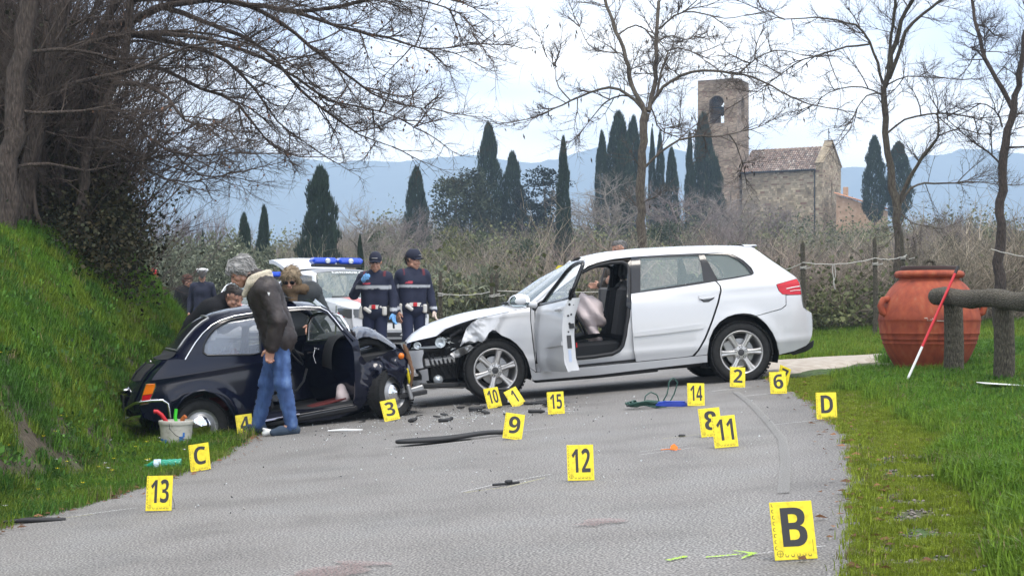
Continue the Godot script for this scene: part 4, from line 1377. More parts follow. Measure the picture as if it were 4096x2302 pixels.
	for i in 7000:
		var d := rng.randf_range(4.8, 10.5)
		var x: float = tab(TAB_RIGHT, d) + rng.randf_range(0.02, 0.75)
		if rng.randf() < 0.2:
			d = rng.randf_range(8.5, 14.0)
			x = tab(TAB_LEFT, d) - rng.randf_range(0.0, 0.12)
		elif bump.get_noise_2d(x * 2.6 + 30.0, d * 2.6) + 0.5 * bump.get_noise_2d(x * 0.8, d * 1.9) < -0.05:
			continue
		places.append(Transform3D(Basis(Vector3.UP, rng.randf() * TAU).scaled(Vector3.ONE * rng.randf_range(0.4, 1.7)), on_ground(x, d, 0.004)))
		cols.append(Color(0.15, 0.13, 0.112) * rng.randf_range(0.5, 1.6))
	var gm := mat("pebble", Color.WHITE, 0.9)
	gm.vertex_color_use_as_albedo = true
	scatter(self, "gravel", stone_mesh.done(), gm, places, cols)
const HB_REAR_DOOR := [[1.529, 1.025], [1.728, 1.037], [2.016, 1.052], [2.305, 1.072], [2.457, 1.086], [2.49, 1.036], [2.489, 0.989], [2.436, 0.852], [2.357, 0.68], [2.26, 0.491], [2.177, 0.367], [2.123, 0.315], [2.035, 0.309], [1.77, 0.305], [1.514, 0.302], [1.496, 0.433], [1.498, 0.657], [1.506, 0.843]]
const HB_QUARTER := [[2.471, 1.087], [2.676, 1.101], [2.87, 1.122], [2.897, 1.141], [2.879, 1.202], [2.809, 1.289], [2.716, 1.358], [2.653, 1.381], [2.539, 1.395], [2.339, 1.405], [1.985, 1.418], [1.679, 1.423], [1.593, 1.424], [1.39, 1.417], [1.214, 1.393], [1.114, 1.366], [1.03, 1.315], [0.904, 1.23], [0.718, 1.113], [0.456, 0.98], [0.429, 0.982], [0.729, 1.191], [0.937, 1.332], [1.083, 1.447], [1.335, 1.481], [1.727, 1.493], [2.204, 1.48], [2.583, 1.462], [2.93, 1.432], [3.101, 1.276], [3.309, 1.106], [3.362, 1.058], [3.37, 1.047], [3.121, 1.005], [3.114, 0.992], [3.132, 0.926], [3.166, 0.887], [3.202, 0.879], [3.191, 0.774], [3.135, 0.737], [2.844, 0.685], [2.785, 0.709], [2.704, 0.723], [2.617, 0.72], [2.528, 0.7], [2.438, 0.651], [2.366, 0.576], [2.314, 0.477], [2.289, 0.367], [2.282, 0.315], [2.153, 0.31], [2.198, 0.363], [2.281, 0.487], [2.378, 0.678], [2.457, 0.848], [2.508, 0.987], [2.507, 1.037]]
const HB_BUMPER_REAR := [[2.851, 0.679], [3.138, 0.729], [3.198, 0.766], [3.209, 0.874], [3.389, 0.866], [3.387, 0.804], [3.395, 0.727], [3.438, 0.69], [3.505, 0.662], [3.502, 0.491], [3.481, 0.416], [3.439, 0.344], [3.397, 0.314], [3.253, 0.27], [3.076, 0.245], [3.052, 0.378], [3.013, 0.485], [2.951, 0.584], [2.898, 0.641]]
const HB_TAIL_LAMP := [[3.12, 0.999], [3.249, 1.024], [3.365, 1.042], [3.389, 0.99], [3.387, 0.872], [3.262, 0.878], [3.17, 0.891], [3.137, 0.928]]
const HB_REAR_GLASS := [[1.69, 1.405], [1.981, 1.397], [2.33, 1.385], [2.341, 1.268], [2.333, 1.1], [2.02, 1.076], [1.633, 1.046]]
const HB_REAR_FRAME := [[1.593, 1.42], [1.984, 1.412], [2.366, 1.397], [2.417, 1.243], [2.474, 1.095], [2.306, 1.076], [2.016, 1.055], [1.728, 1.041], [1.531, 1.028]]
const HB_QUARTER_GLASS := [[2.392, 1.384], [2.536, 1.378], [2.649, 1.365], [2.745, 1.309], [2.817, 1.23], [2.866, 1.134], [2.679, 1.118], [2.489, 1.103], [2.434, 1.251]]
const HB_QUARTER_FRAME := [[2.367, 1.401], [2.539, 1.393], [2.652, 1.379], [2.757, 1.326], [2.847, 1.234], [2.891, 1.144], [2.868, 1.124], [2.677, 1.105], [2.477, 1.09], [2.417, 1.243]]
const HB_SILL := [[0.371, 0.331], [0.433, 0.275], [0.808, 0.288], [1.514, 0.294], [1.77, 0.297], [2.123, 0.305], [2.282, 0.307], [2.281, 0.231], [1.654, 0.213], [1.086, 0.193], [0.448, 0.193], [0.392, 0.198]]
const HB_SILL_DARK := [[0.392, 0.192], [0.448, 0.187], [1.086, 0.187], [1.653, 0.207], [1.767, 0.209], [1.748, 0.171], [1.085, 0.157], [0.428, 0.163]]
const HB_FENDER := [[-0.082, 0.907], [0.02, 0.915], [0.209, 0.94], [0.427, 0.971], [0.416, 0.838], [0.419, 0.597], [0.434, 0.283], [0.371, 0.337], [0.35, 0.426], [0.31, 0.517], [0.248, 0.6], [0.182, 0.657], [0.102, 0.697], [0.076, 0.721], [0.039, 0.756], [0.006, 0.766], [-0.037, 0.736], [-0.075, 0.68], [-0.106, 0.64], [-0.151, 0.662], [-0.189, 0.647], [-0.242, 0.67], [-0.299, 0.656], [-0.349, 0.619], [-0.317, 0.694], [-0.264, 0.801], [-0.208, 0.856], [-0.14, 0.891]]
const HB_FRONT_BUMPER := [[-0.915, 0.608], [-0.734, 0.611], [-0.733, 0.577], [-0.752, 0.522], [-0.751, 0.466], [-0.745, 0.419], [-0.848, 0.411], [-0.927, 0.4]]
const HB_BUMPER_LOW := [[-0.94, 0.283], [-0.739, 0.288], [-0.706, 0.238], [-0.59, 0.189], [-0.664, 0.183], [-0.863, 0.212], [-0.944, 0.242]]
const HB_BUMPER_MID := [[-0.795, 0.394], [-0.706, 0.407], [-0.699, 0.313], [-0.701, 0.28], [-0.776, 0.28], [-0.77, 0.336]]
const HB_HEADLIGHT := [[-0.882, 0.623], [-0.844, 0.696], [-0.76, 0.721], [-0.659, 0.732], [-0.548, 0.746], [-0.449, 0.723], [-0.441, 0.667], [-0.485, 0.619], [-0.596, 0.605], [-0.741, 0.615]]
const HB_HOOD_EDGE := [[-0.894, 0.691], [-0.825, 0.71], [-0.732, 0.726], [-0.584, 0.749], [-0.487, 0.815], [-0.355, 0.853], [-0.186, 0.891], [0.021, 0.92], [0.209, 0.946], [0.428, 0.978]]
const HB_HOOD_MID := [[-0.905, 0.707], [-0.837, 0.778], [-0.723, 0.841], [-0.59, 0.894], [-0.458, 0.93], [-0.345, 0.954], [-0.214, 0.973], [-0.064, 0.987], [0.104, 0.997], [0.199, 1.01]]
const HB_PILLAR := [[0.434, 0.982], [0.604, 1.103], [0.728, 1.187], [0.937, 1.328], [1.081, 1.439]]
const HB_WIND_MID := [[0.199, 1.012], [0.403, 1.147], [0.627, 1.275], [0.808, 1.356], [1.013, 1.436]]
const HB_RAIL_TOP := [[1.082, 1.443], [1.334, 1.479], [1.726, 1.491], [2.202, 1.478], [2.582, 1.46], [2.919, 1.428]]
const HB_TAILGATE := [[2.927, 1.426], [3.1, 1.272], [3.308, 1.102], [3.365, 1.054], [3.395, 0.998], [3.396, 0.87], [3.395, 0.727], [3.438, 0.69], [3.511, 0.657], [3.502, 0.491], [3.481, 0.416], [3.431, 0.335]]
const HB_DOOR_OPEN_EDGE := [[0.473, 0.964], [0.719, 1.122], [0.924, 1.236], [1.027, 1.296], [1.138, 1.341], [1.247, 1.365], [1.364, 1.379], [1.497, 1.374], [1.542, 1.347], [1.554, 1.292], [1.538, 1.141], [1.509, 0.973], [1.471, 0.789], [1.42, 0.588], [1.384, 0.48], [1.343, 0.436], [1.266, 0.405], [1.058, 0.391], [0.852, 0.39], [0.458, 0.38]]
const HB_DOOR_SKIN := [[0.44, 0.97], [0.587, 0.977], [0.966, 0.999], [1.529, 1.028], [1.51, 0.842], [1.501, 0.656], [1.499, 0.433], [1.514, 0.302], [1.279, 0.297], [0.808, 0.292], [0.445, 0.278], [0.434, 0.596], [0.429, 0.819]]
const HB_DOOR_WINDOW := [[0.494, 0.984], [0.72, 1.127], [0.925, 1.244], [1.028, 1.304], [1.14, 1.348], [1.248, 1.371], [1.365, 1.382], [1.498, 1.378], [1.543, 1.351], [1.552, 1.293], [1.54, 1.141], [1.53, 1.032], [0.966, 1.002]]
const HB_SIDE_STRIP := [[1.503, 0.61], [1.867, 0.626], [2.263, 0.648], [2.273, 0.63], [2.259, 0.598], [1.863, 0.58], [1.502, 0.571]]
const HB_HANDLE := [[2.249, 0.951], [2.284, 0.956], [2.399, 0.958], [2.419, 0.945], [2.415, 0.923], [2.391, 0.913], [2.276, 0.908], [2.247, 0.914]]
const SC_GUTTER := [[-0.045, 0.921], [0.012, 0.987], [0.083, 1.064], [0.168, 1.139], [0.271, 1.204], [0.369, 1.237], [0.515, 1.257], [0.664, 1.257], [1.043, 1.253], [1.209, 1.233], [1.355, 1.205], [1.423, 1.155], [1.474, 1.061], [1.528, 0.949], [1.599, 0.809]]
const SC_SIDE := [[-0.045, 0.921], [0.012, 0.987], [0.083, 1.064], [0.168, 1.139], [0.271, 1.204], [0.369, 1.237], [0.515, 1.257], [0.664, 1.257], [1.043, 1.253], [1.209, 1.233], [1.355, 1.205], [1.423, 1.155], [1.474, 1.061], [1.528, 0.949], [1.599, 0.809], [1.621, 0.733], [1.597, 0.518], [1.567, 0.277], [1.544, 0.131], [1.313, 0.087], [0.948, 0.116], [0.651, 0.171], [0.319, 0.153], [0.317, 0.279], [0.292, 0.385], [0.243, 0.48], [0.168, 0.557], [0.075, 0.598], [-0.024, 0.603], [-0.115, 0.568], [-0.187, 0.505], [-0.236, 0.425], [-0.273, 0.335], [-0.356, 0.35], [-0.446, 0.391], [-0.522, 0.441], [-0.543, 0.533], [-0.524, 0.568], [-0.425, 0.753], [-0.323, 0.849], [-0.207, 0.942], [-0.121, 0.94]]
const SC_WINDOW := [[0.137, 0.96], [0.158, 1.032], [0.201, 1.089], [0.243, 1.133], [0.302, 1.17], [0.358, 1.196], [0.462, 1.227], [0.655, 1.229], [0.744, 1.223], [0.68, 0.868], [0.616, 0.859], [0.174, 0.925]]
const SC_DOOR_HOLE := [[0.87, 1.244], [1.034, 1.223], [1.201, 1.204], [1.348, 1.177], [1.415, 1.126], [1.467, 1.032], [1.527, 0.918], [1.583, 0.794], [1.59, 0.689], [1.537, 0.282], [1.51, 0.181], [1.202, 0.217], [0.936, 0.254], [0.685, 0.279]]
const SC_FENDER := [[1.599, 0.809], [1.641, 0.705], [1.697, 0.595], [1.85, 0.635], [1.953, 0.666], [2.041, 0.678], [2.107, 0.659], [2.137, 0.6], [2.138, 0.52], [2.11, 0.426], [2.064, 0.357], [2.036, 0.278], [2.014, 0.344], [1.969, 0.405], [1.916, 0.439], [1.858, 0.447], [1.797, 0.421], [1.732, 0.365], [1.681, 0.293], [1.643, 0.213], [1.604, 0.163], [1.544, 0.131], [1.567, 0.277], [1.597, 0.518], [1.621, 0.733]]
const SC_TAIL_LAMP := [[-0.447, 0.751], [-0.366, 0.741], [-0.366, 0.721], [-0.406, 0.65], [-0.458, 0.567], [-0.524, 0.568], [-0.509, 0.616]]
const SC_HOOD_EDGE := [[1.625, 0.756], [1.702, 0.621], [1.769, 0.649], [1.885, 0.651], [2.004, 0.661], [2.074, 0.667]]
const HB_W := [[0.1, 0.79], [0.2, 0.83], [0.32, 0.865], [0.5, 0.885], [0.7, 0.885], [0.86, 0.865], [0.93, 0.845], [1.0, 0.81], [1.2, 0.715], [1.33, 0.655], [1.42, 0.60], [1.47, 0.52], [1.5, 0.44]]
const HB_PL := [[-0.92, 0.45], [-0.88, 0.62], [-0.8, 0.74], [-0.65, 0.85], [-0.45, 0.93], [-0.2, 0.975], [0.2, 1], [2.5, 1], [2.95, 0.985], [3.22, 0.95], [3.4, 0.885], [3.5, 0.80], [3.57, 0.68], [3.62, 0.5]]
const SC_W := [[0.15, 0.56], [0.22, 0.60], [0.35, 0.645], [0.5, 0.66], [0.65, 0.66], [0.78, 0.65], [0.88, 0.61], [0.95, 0.585], [1.1, 0.535], [1.22, 0.48], [1.29, 0.42], [1.33, 0.34], [1.37, 0.26]]
const SC_PL := [[-0.72, 0.5], [-0.66, 0.66], [-0.58, 0.78], [-0.45, 0.87], [-0.25, 0.94], [0, 0.98], [0.3, 1], [1.5, 1], [1.8, 0.985], [2.0, 0.95], [2.2, 0.86], [2.33, 0.7], [2.42, 0.5]]
func smooth_tab(t: Array, x: float, w: float) -> float:
	return 0.25 * (tab(t, x - w) + 2.0 * tab(t, x) + tab(t, x + w))
func hb_z(x: float, y: float) -> float:
	var arch_r := Vector2(x - 2.66, y - 0.30).length()
	var flare := 0.022 * exp(-pow((arch_r - 0.40) / 0.07, 2.0))
	var crease := 0.012 * exp(-pow((y - 0.95 - 0.03 * (x - 1.5)) / 0.03, 2.0)) + 0.012 * exp(-pow((y - 0.40) / 0.05, 2.0))
	return smooth_tab(HB_W, y, 0.04) * smooth_tab(HB_PL, x, 0.05) + flare + crease
func sc_z(x: float, y: float) -> float:
	var f := 0.035 * exp(-pow((Vector2(x + 0.01, y - 0.25).length() - 0.37) / 0.06, 2.0))
	f += 0.035 * exp(-pow((Vector2(x - 1.9, y - 0.24).length() - 0.26) / 0.06, 2.0))
	return smooth_tab(SC_W, y, 0.04) * smooth_tab(SC_PL, x, 0.05) + f * smoothstep(0.75, 0.55, y) + 0.014 * exp(-pow((y - 0.77) / 0.025, 2.0))
func poly(a: Array) -> PackedVector2Array:
	var p := PackedVector2Array()
	for e in a:
		p.append(Vector2(e[0], e[1]))
	return p
func scaled(p: PackedVector2Array, k: float) -> PackedVector2Array:
	var r: Array = Geometry2D.offset_polygon(p, k, Geometry2D.JOIN_ROUND)
	return r[0] if r.size() else p
func skin(b: MB, p: PackedVector2Array, zf: Callable, side := 1.0, cell := 0.07, edge := 0.02, holes := [], out := 0.0) -> void:
	var lo := p[0]
	var hi := p[0]
	for q in p:
		lo = lo.min(q)
		hi = hi.max(q)
	var add := func(q: Vector2) -> int:
		var h := 0.004
		var z: float = zf.call(q.x, q.y)
		var dx: float = (zf.call(q.x + h, q.y) - zf.call(q.x - h, q.y)) / (2.0 * h)
		var dy: float = (zf.call(q.x, q.y + h) - zf.call(q.x, q.y - h)) / (2.0 * h)
		return b.vert(Vector3(q.x, q.y, side * (z + out)), Vector3(-dx, -dy, side), q)
	for i in int(ceil((hi.x - lo.x) / cell)):
		for j in int(ceil((hi.y - lo.y) / cell)):
			var o := lo + Vector2(i, j) * cell
			var pieces: Array = Geometry2D.intersect_polygons(p, rect(o.x, o.y, o.x + cell, o.y + cell))
			for hole in holes:
				var next := []
				for piece in pieces:
					next.append_array(Geometry2D.clip_polygons(piece, hole))
				pieces = next
			for piece in pieces:
				if Geometry2D.is_polygon_clockwise(piece):
					continue
				var t := Geometry2D.triangulate_polygon(piece)
				var first := b.v.size()
				for q in piece:
					add.call(q)
				for k in range(0, t.size(), 3):
					b.tri_i(first + t[k], first + t[k + 1], first + t[k + 2])
	if edge != 0.0:
		for line in [p] + holes:
			for i in line.size():
				var q: Vector2 = line[i]
				var w: Vector2 = line[(i + 1) % line.size()]
				var m := maxi(1, int(ceil(q.distance_to(w) / cell)))
				for k in m:
					var a := q.lerp(w, float(k) / m)
					var c := q.lerp(w, float(k + 1) / m)
					var za: float = side * (zf.call(a.x, a.y) + out)
					var zc: float = side * (zf.call(c.x, c.y) + out)
					b.quad(Vector3(a.x, a.y, za), Vector3(c.x, c.y, zc), Vector3(c.x, c.y, zc - side * edge), Vector3(a.x, a.y, za - side * edge))
func along(a: Array, t: float) -> Vector2:
	var total := 0.0
	for i in a.size() - 1:
		total += Vector2(a[i][0] - a[i + 1][0], a[i][1] - a[i + 1][1]).length()
	var want := t * total
	for i in a.size() - 1:
		var p := Vector2(a[i][0], a[i][1])
		var q := Vector2(a[i + 1][0], a[i + 1][1])
		var l := p.distance_to(q)
		if want <= l or i == a.size() - 2:
			return p.lerp(q, want / maxf(l, 1e-6))
		want -= l
	return Vector2.ZERO
func loft(b: MB, edge: Array, middle: Array, zf: Callable, n := 14, m := 14, power := 2.2, u0 := -1.0, u1 := 1.0, t0 := 0.0, t1 := 1.0, lift := 0.0, bend: Variant = null) -> void:
	var rows := []
	for i in n + 1:
		var t := lerpf(t0, t1, float(i) / n)
		var e := along(edge, t)
		var c := along(middle, t)
		var z: float = zf.call(e.x, e.y)
		var row := []
		for k in m + 1:
			var u := lerpf(u0, u1, float(k) / m)
			var f := 1.0 - pow(absf(u), power)
			var p := Vector3(lerpf(e.x, c.x, f), lerpf(e.y, c.y, f) + lift, u * z)
			if bend != null:
				p += bend.call(t, u)
			row.append(p)
		rows.append(row)
	b.sheet(rows)
func line3(a: Array, zf: Callable, side := 1.0, out := 0.0) -> Array:
	var r := []
	for e in a:
		r.append(Vector3(e[0], e[1], side * (zf.call(e[0], e[1]) + out)))
	return r
func turned(at: Vector3, side := 1.0) -> Transform3D:
	return Transform3D(Basis(Vector3.RIGHT, PI / 2 * side), at)
func tyre_mesh(r: float, rim: float, w: float) -> ArrayMesh:
	var b := MB.new()
	var h := w / 2
	b.lathe([Vector2(rim - 0.015, -h * 0.8), Vector2(rim + 0.01, -h), Vector2(lerpf(rim, r, 0.6), -h * 1.06), Vector2(r - 0.012, -h * 0.86), Vector2(r, -h * 0.6), Vector2(r, h * 0.6), Vector2(r - 0.012, h * 0.86), Vector2(lerpf(rim, r, 0.6), h * 1.06), Vector2(rim + 0.01, h), Vector2(rim - 0.015, h * 0.8)], 40, turned(Vector3.ZERO))
	for k in 54:
		var a := TAU * k / 54
		for s in [-0.45, 0.0, 0.45]:
			b.box(Vector3(cos(a) * r, sin(a) * r, s * w), Vector3(0.008, TAU * r / 54 * 0.72, w * 0.26), Basis(Vector3.BACK, a))
	return b.done()
func make_materials_cars() -> void:
	var m := mat("tyre", lin(0.018, 0.018, 0.018), 0.85)
	m.albedo_texture = noise_tex(0.03, [[0.0, Color(0.7, 0.68, 0.65)], [0.6, Color(0.9, 0.9, 0.9)], [1.0, Color(1.6, 1.5, 1.4)]], 256, 4)
	tri(m, 2.0)
	m = mat("white_paint", lin(0.56, 0.565, 0.575), 0.38)
	m.clearcoat_enabled = true
	m.clearcoat = 0.7
	m.clearcoat_roughness = 0.12
	m = mat("blue_black_paint", lin(0.005, 0.0065, 0.018), 0.14)
	m.metallic_specular = 0.45
	mat("black_plastic", lin(0.014, 0.014, 0.015), 0.6)
	mat("black_gloss", lin(0.01, 0.01, 0.012), 0.15)
	mat("black_cloth", lin(0.016, 0.017, 0.019), 0.95)
	mat("dark_grey", lin(0.05, 0.05, 0.052), 0.7)
	mat("interior_grey", lin(0.028, 0.029, 0.031), 0.8)
	mat("alloy", lin(0.52, 0.51, 0.50), 0.38, 0.75)
	mat("steel", lin(0.34, 0.34, 0.34), 0.45, 0.8)
	mat("chrome", lin(0.72, 0.72, 0.73), 0.08, 1.0)
	mat("red_lens", lin(0.48, 0.01, 0.02), 0.08)
	mat("orange_lens", lin(0.75, 0.18, 0.01), 0.12)
	mat("clear_lens", lin(0.62, 0.66, 0.68), 0.08, 0.5)
	glass("car_glass", lin(0.55, 0.68, 0.66), 0.18)
	glass("dark_glass", lin(0.02, 0.022, 0.025), 0.72).metallic_specular = 0.3
	mat("yellow_paint", lin(0.75, 0.6, 0.01), 0.5)
	mat("dark_red_cloth", lin(0.10, 0.012, 0.012), 0.9)
	mat("rust", lin(0.16, 0.085, 0.045), 0.9)
	mat("white_plain", lin(0.72, 0.72, 0.70), 0.7)
	mat("red_plain", lin(0.52, 0.012, 0.02), 0.5)
	mat("bag_cloth", lin(0.62, 0.53, 0.52), 0.9)
	mat("mirror", lin(0.8, 0.9, 0.92), 0.02, 1.0)
func alloy_wheel(car: Node3D, at: Vector3, side: float, turn: float, steer := 0.0) -> void:
	var w := put(car, "wheel", M.tyre_audi, M.tyre)
	w.position = at
	w.rotation = Vector3(0, steer, turn)
	if side < 0.0:
		w.rotation = Vector3(0, PI + steer, turn)
	if M.get("rim_mesh") == null:
		var b := MB.new()
		b.lathe([Vector2(0.165, -0.09), Vector2(0.205, -0.07), Vector2(0.212, 0.05), Vector2(0.232, 0.082), Vector2(0.238, 0.1), Vector2(0.226, 0.104), Vector2(0.215, 0.09), Vector2(0.205, 0.04), Vector2(0.2, -0.04)], 40, turned(Vector3.ZERO))
		for k in 6:
			var a := TAU * k / 6
			var u := Vector3(cos(a), sin(a), 0)
			var s := Vector3(-sin(a), cos(a), 0)
			var rows := []
			for j in 6:
				var t := j / 5.0
				var r := lerpf(0.05, 0.222, t)
				var h := lerpf(0.036, 0.041, t) - 0.012 * sin(t * PI)
				var z := lerpf(0.072, 0.09, t)
				rows.append([u * r - s * h + Vector3(0, 0, z - 0.045), u * r - s * h + Vector3(0, 0, z), u * r - s * h * 0.35 + Vector3(0, 0, z + 0.006), u * r + Vector3(0, 0, z - 0.012 * t), u * r + s * h * 0.35 + Vector3(0, 0, z + 0.006), u * r + s * h + Vector3(0, 0, z), u * r + s * h + Vector3(0, 0, z - 0.045)])
			b.sheet(rows)
		b.lathe([Vector2(0.085, 0.03), Vector2(0.085, 0.068), Vector2(0.07, 0.078), Vector2(0.036, 0.08)], 30, turned(Vector3.ZERO))
		M.rim_mesh = b.done()
		b = MB.new()
		b.lathe([Vector2(0.0, 0.088), Vector2(0.03, 0.086), Vector2(0.036, 0.078)], 20, turned(Vector3.ZERO))
		for k in 5:
			var a := TAU * k / 5 + 0.3
			b.lathe([Vector2(0.012, 0.08), Vector2(0.017, 0.084), Vector2(0.017, 0.07)], 8, turned(Vector3(cos(a) * 0.058, sin(a) * 0.058, 0)))
		M.hub_mesh = b.done()
		b = MB.new()
		b.lathe([Vector2(0.0, 0.02), Vector2(0.15, 0.02), Vector2(0.15, 0.0)], 30, turned(Vector3.ZERO))
		b.box(Vector3(-0.12, 0.06, 0.02), Vector3(0.1, 0.16, 0.06), Basis(Vector3.BACK, 0.4), 0.01)
		M.disc_mesh = b.done()
	put(w, "rim", M.rim_mesh, M.alloy)
	put(w, "wheel_bolts", M.hub_mesh, M.dark_grey)
	put(w, "brake_disc", M.disc_mesh, M.steel)
func arch_liner(b: MB, c: Vector2, r: float, z0: float, z1: float) -> void:
	var rows := []
	for k in 17:
		var a := lerpf(-0.35, PI + 0.35, k / 16.0)
		rows.append([Vector3(c.x + cos(a) * r, c.y + sin(a) * r, z0), Vector3(c.x + cos(a) * r, c.y + sin(a) * r, z1)])
	b.sheet(rows)
	var p := PackedVector2Array()
	for k in 17:
		var a := lerpf(-0.35, PI + 0.35, k / 16.0)
		p.append(Vector2(c.x + cos(a) * r, c.y + sin(a) * r))
	b.slab(p, Transform3D(Basis.IDENTITY, Vector3(0, 0, z0)), 0.01)
func seat_shape(b: MB, at: Vector3, w: float, lean := 0.25, scale := 1.0, head := true) -> void:
	var rows := []
	for i in 9:
		var t := i / 8.0
		var row := []
		for k in 9:
			var u := k / 4.0 - 1.0
			row.append(at + Vector3(lerpf(-0.5, 0.02, t), 0.10 + 0.05 * u * u * absf(u) + 0.03 * sin(t * 3.0) - (0.06 if t == 0.0 else 0.0), u * w / 2) * scale)
		rows.append(row)
	b.sheet(rows)
	b.box(at + Vector3(-0.24, 0.0, 0) * scale, Vector3(0.52, 0.2, w * 0.98) * scale, Basis.IDENTITY, 0.04)
	var turn := Basis(Vector3.BACK, -lean)
	b.box(at + (Vector3(0.06, 0.1, 0) + turn * Vector3(0.0, 0.3, 0)) * scale, Vector3(0.13, 0.62, w * 0.7) * scale, turn, 0.05)
	for s in [-1.0, 1.0]:
		b.box(at + (Vector3(0.03, 0.1, s * w * 0.42) + turn * Vector3(-0.02, 0.27, 0)) * scale, Vector3(0.18, 0.54, 0.1) * scale, turn, 0.045)
	if head:
		b.box(at + (Vector3(0.06, 0.1, 0) + turn * Vector3(-0.01, 0.72, 0)) * scale, Vector3(0.1, 0.19, 0.25) * scale, turn, 0.045)
		for s in [-0.06, 0.06]:
			b.tube([at + (Vector3(0.06, 0.1, s) + turn * Vector3(0, 0.58, 0)) * scale, at + (Vector3(0.06, 0.1, s) + turn * Vector3(0, 0.68, 0)) * scale], [0.008], 6)
func hatchback() -> void:
	M.tyre_audi = tyre_mesh(0.333, 0.236, 0.21)
	var car := thing("hatchback_car", "white crashed five-door hatchback with its front door open and nose torn", "car", Vector3.ZERO)
	car.transform = Transform3D(Basis(Vector3(0.9929, 0.0811, -0.0869), Vector3(-0.0808, 0.9967, 0.0071), Vector3(0.0872, 0.0, 0.9962)), Vector3(-0.228, 0.08, -17.677))
	var z := hb_z
	var white: Material = M.white_paint
	var b := MB.new()
	var glass_holes := [poly(HB_QUARTER_FRAME), poly(HB_REAR_FRAME)]
	for s in [1.0, -1.0]:
		b = MB.new()
		skin(b, poly(HB_QUARTER), z, s, 0.06, 0.01)
		put(car, "side_panel", b.done(), white)
		b = MB.new()
		skin(b, poly(HB_REAR_DOOR), z, s, 0.06, 0.03)
		var door := put(car, "door", b.done(), white)
		b = MB.new()
		skin(b, scaled(poly(HB_SIDE_STRIP), 0.003), z, s, 0.08, 0.014, [], 0.013)
		put(door, "side_strip", b.done(), white)
		b = MB.new()
		skin(b, scaled(poly(HB_HANDLE), 0.0), z, s, 0.04, 0.02, [], 0.022)
		put(door, "handle", b.done(), white)
		b = MB.new()
		skin(b, poly([[2.24, 0.925], [2.30, 0.895], [2.37, 0.9], [2.42, 0.92], [2.41, 0.905], [2.35, 0.872], [2.29, 0.874]]), z, s, 0.04, 0.004, [], 0.002)
		put(door, "handle_recess", b.done(), M.dark_grey)
		b = MB.new()
		skin(b, poly(HB_REAR_FRAME), z, s, 0.06, 0.02, [poly(HB_REAR_GLASS)], -0.004)
		skin(b, poly(HB_QUARTER_FRAME), z, s, 0.06, 0.02, [poly(HB_QUARTER_GLASS)], -0.003)
		put(car, "window_frame", b.done(), M.black_gloss)
		for g in [HB_REAR_GLASS, HB_QUARTER_GLASS]:
			b = MB.new()
			skin(b, poly(g), func(x: float, y: float) -> float: return lerpf(0.81, 0.60, (y - 1.0) / 0.42) * tab(HB_PL, x), s, 0.3, 0.0, [], -0.014)
			put(car, "window", b.done(), M.car_glass)
		b = MB.new()
		skin(b, poly(HB_SILL), z, s, 0.08, 0.04)
		put(car, "sill", b.done(), white)
		b = MB.new()
		skin(b, poly(HB_SILL_DARK), z, s, 0.1, 0.1, [], -0.03)
		put(car, "underside_seam", b.done(), M.black_plastic)
		b = MB.new()
		skin(b, poly(HB_BUMPER_REAR), z, s, 0.06, 0.03)
		put(car, "rear_bumper", b.done(), white)
		b = MB.new()
		skin(b, poly(HB_TAIL_LAMP), z, s, 0.05, 0.03, [], 0.003)
		var lamp := put(car, "tail_lamp", b.done(), M.red_lens)
		b = MB.new()
		b.tube(line3([[3.22, 0.945], [3.30, 0.955], [3.385, 0.96]], z, s, 0.006), [0.006], 6)
		b.tube(line3([[3.26, 0.915], [3.32, 0.92], [3.39, 0.918]], z, s, 0.005), [0.004], 6)
		put(lamp, "lamp_strip", b.done(), M.white_plain)
		b = MB.new()
		arch_liner(b, Vector2(2.66, 0.30), 0.41, 0.5 * s, 0.86 * s)
		put(car, "wheel_well", b.done(), M.black_plastic)
		b = MB.new()
		arch_liner(b, Vector2(0.0, 0.335), 0.40, 0.45 * s, 0.83 * s)
		put(car, "wheel_well", b.done(), M.black_plastic)
	b = MB.new()
	skin(b, poly([[3.20, 0.25], [3.44, 0.335], [3.52, 0.36], [3.50, 0.29], [3.40, 0.25], [3.25, 0.225]]), z, 1.0, 0.06, 0.05, [], -0.005)
	put(car, "bumper_lip", b.done(), M.black_plastic)
	b = MB.new()
	var rear_mid := []
	for e in HB_TAILGATE:
		rear_mid.append([e[0] + 0.10, e[1]])
	loft(b, HB_TAILGATE, rear_mid, z, 18, 14, 2.6)
	put(car, "tailgate", b.done(), white)
	b = MB.new()
	loft(b, HB_TAILGATE, rear_mid, z, 8, 10, 2.6, -0.86, 0.86, 0.03, 0.36, 0.012)
	put(car, "rear_window", b.done(), M.dark_glass)
	var roof_mid := []
	for e in HB_RAIL_TOP:
		roof_mid.append([e[0], e[1] + 0.035])
	b = MB.new()
	loft(b, HB_RAIL_TOP, roof_mid, z, 18, 14, 2.4)
	put(car, "roof", b.done(), white)
	b = MB.new()
	loft(b, HB_RAIL_TOP, roof_mid, z, 12, 12, 2.4, -0.97, 0.97, 0.0, 1.0, -0.035)
	put(car, "headlining", b.done(), M.dark_grey)
	b = MB.new()
	loft(b, [[2.86, 1.44], [3.0, 1.44]], [[2.88, 1.48], [3.03, 1.465]], z, 4, 12, 3.0)
	loft(b, [[3.0, 1.44], [2.93, 1.40]], [[3.03, 1.465], [2.96, 1.43]], z, 2, 12, 3.0)
	put(car, "spoiler", b.done(), white)
	b = MB.new()
	loft(b, HB_PILLAR, HB_WIND_MID, z, 14, 16, 2.0, -0.95, 0.95)
	put(car, "windscreen", b.done(), M.car_glass)
	b = MB.new()
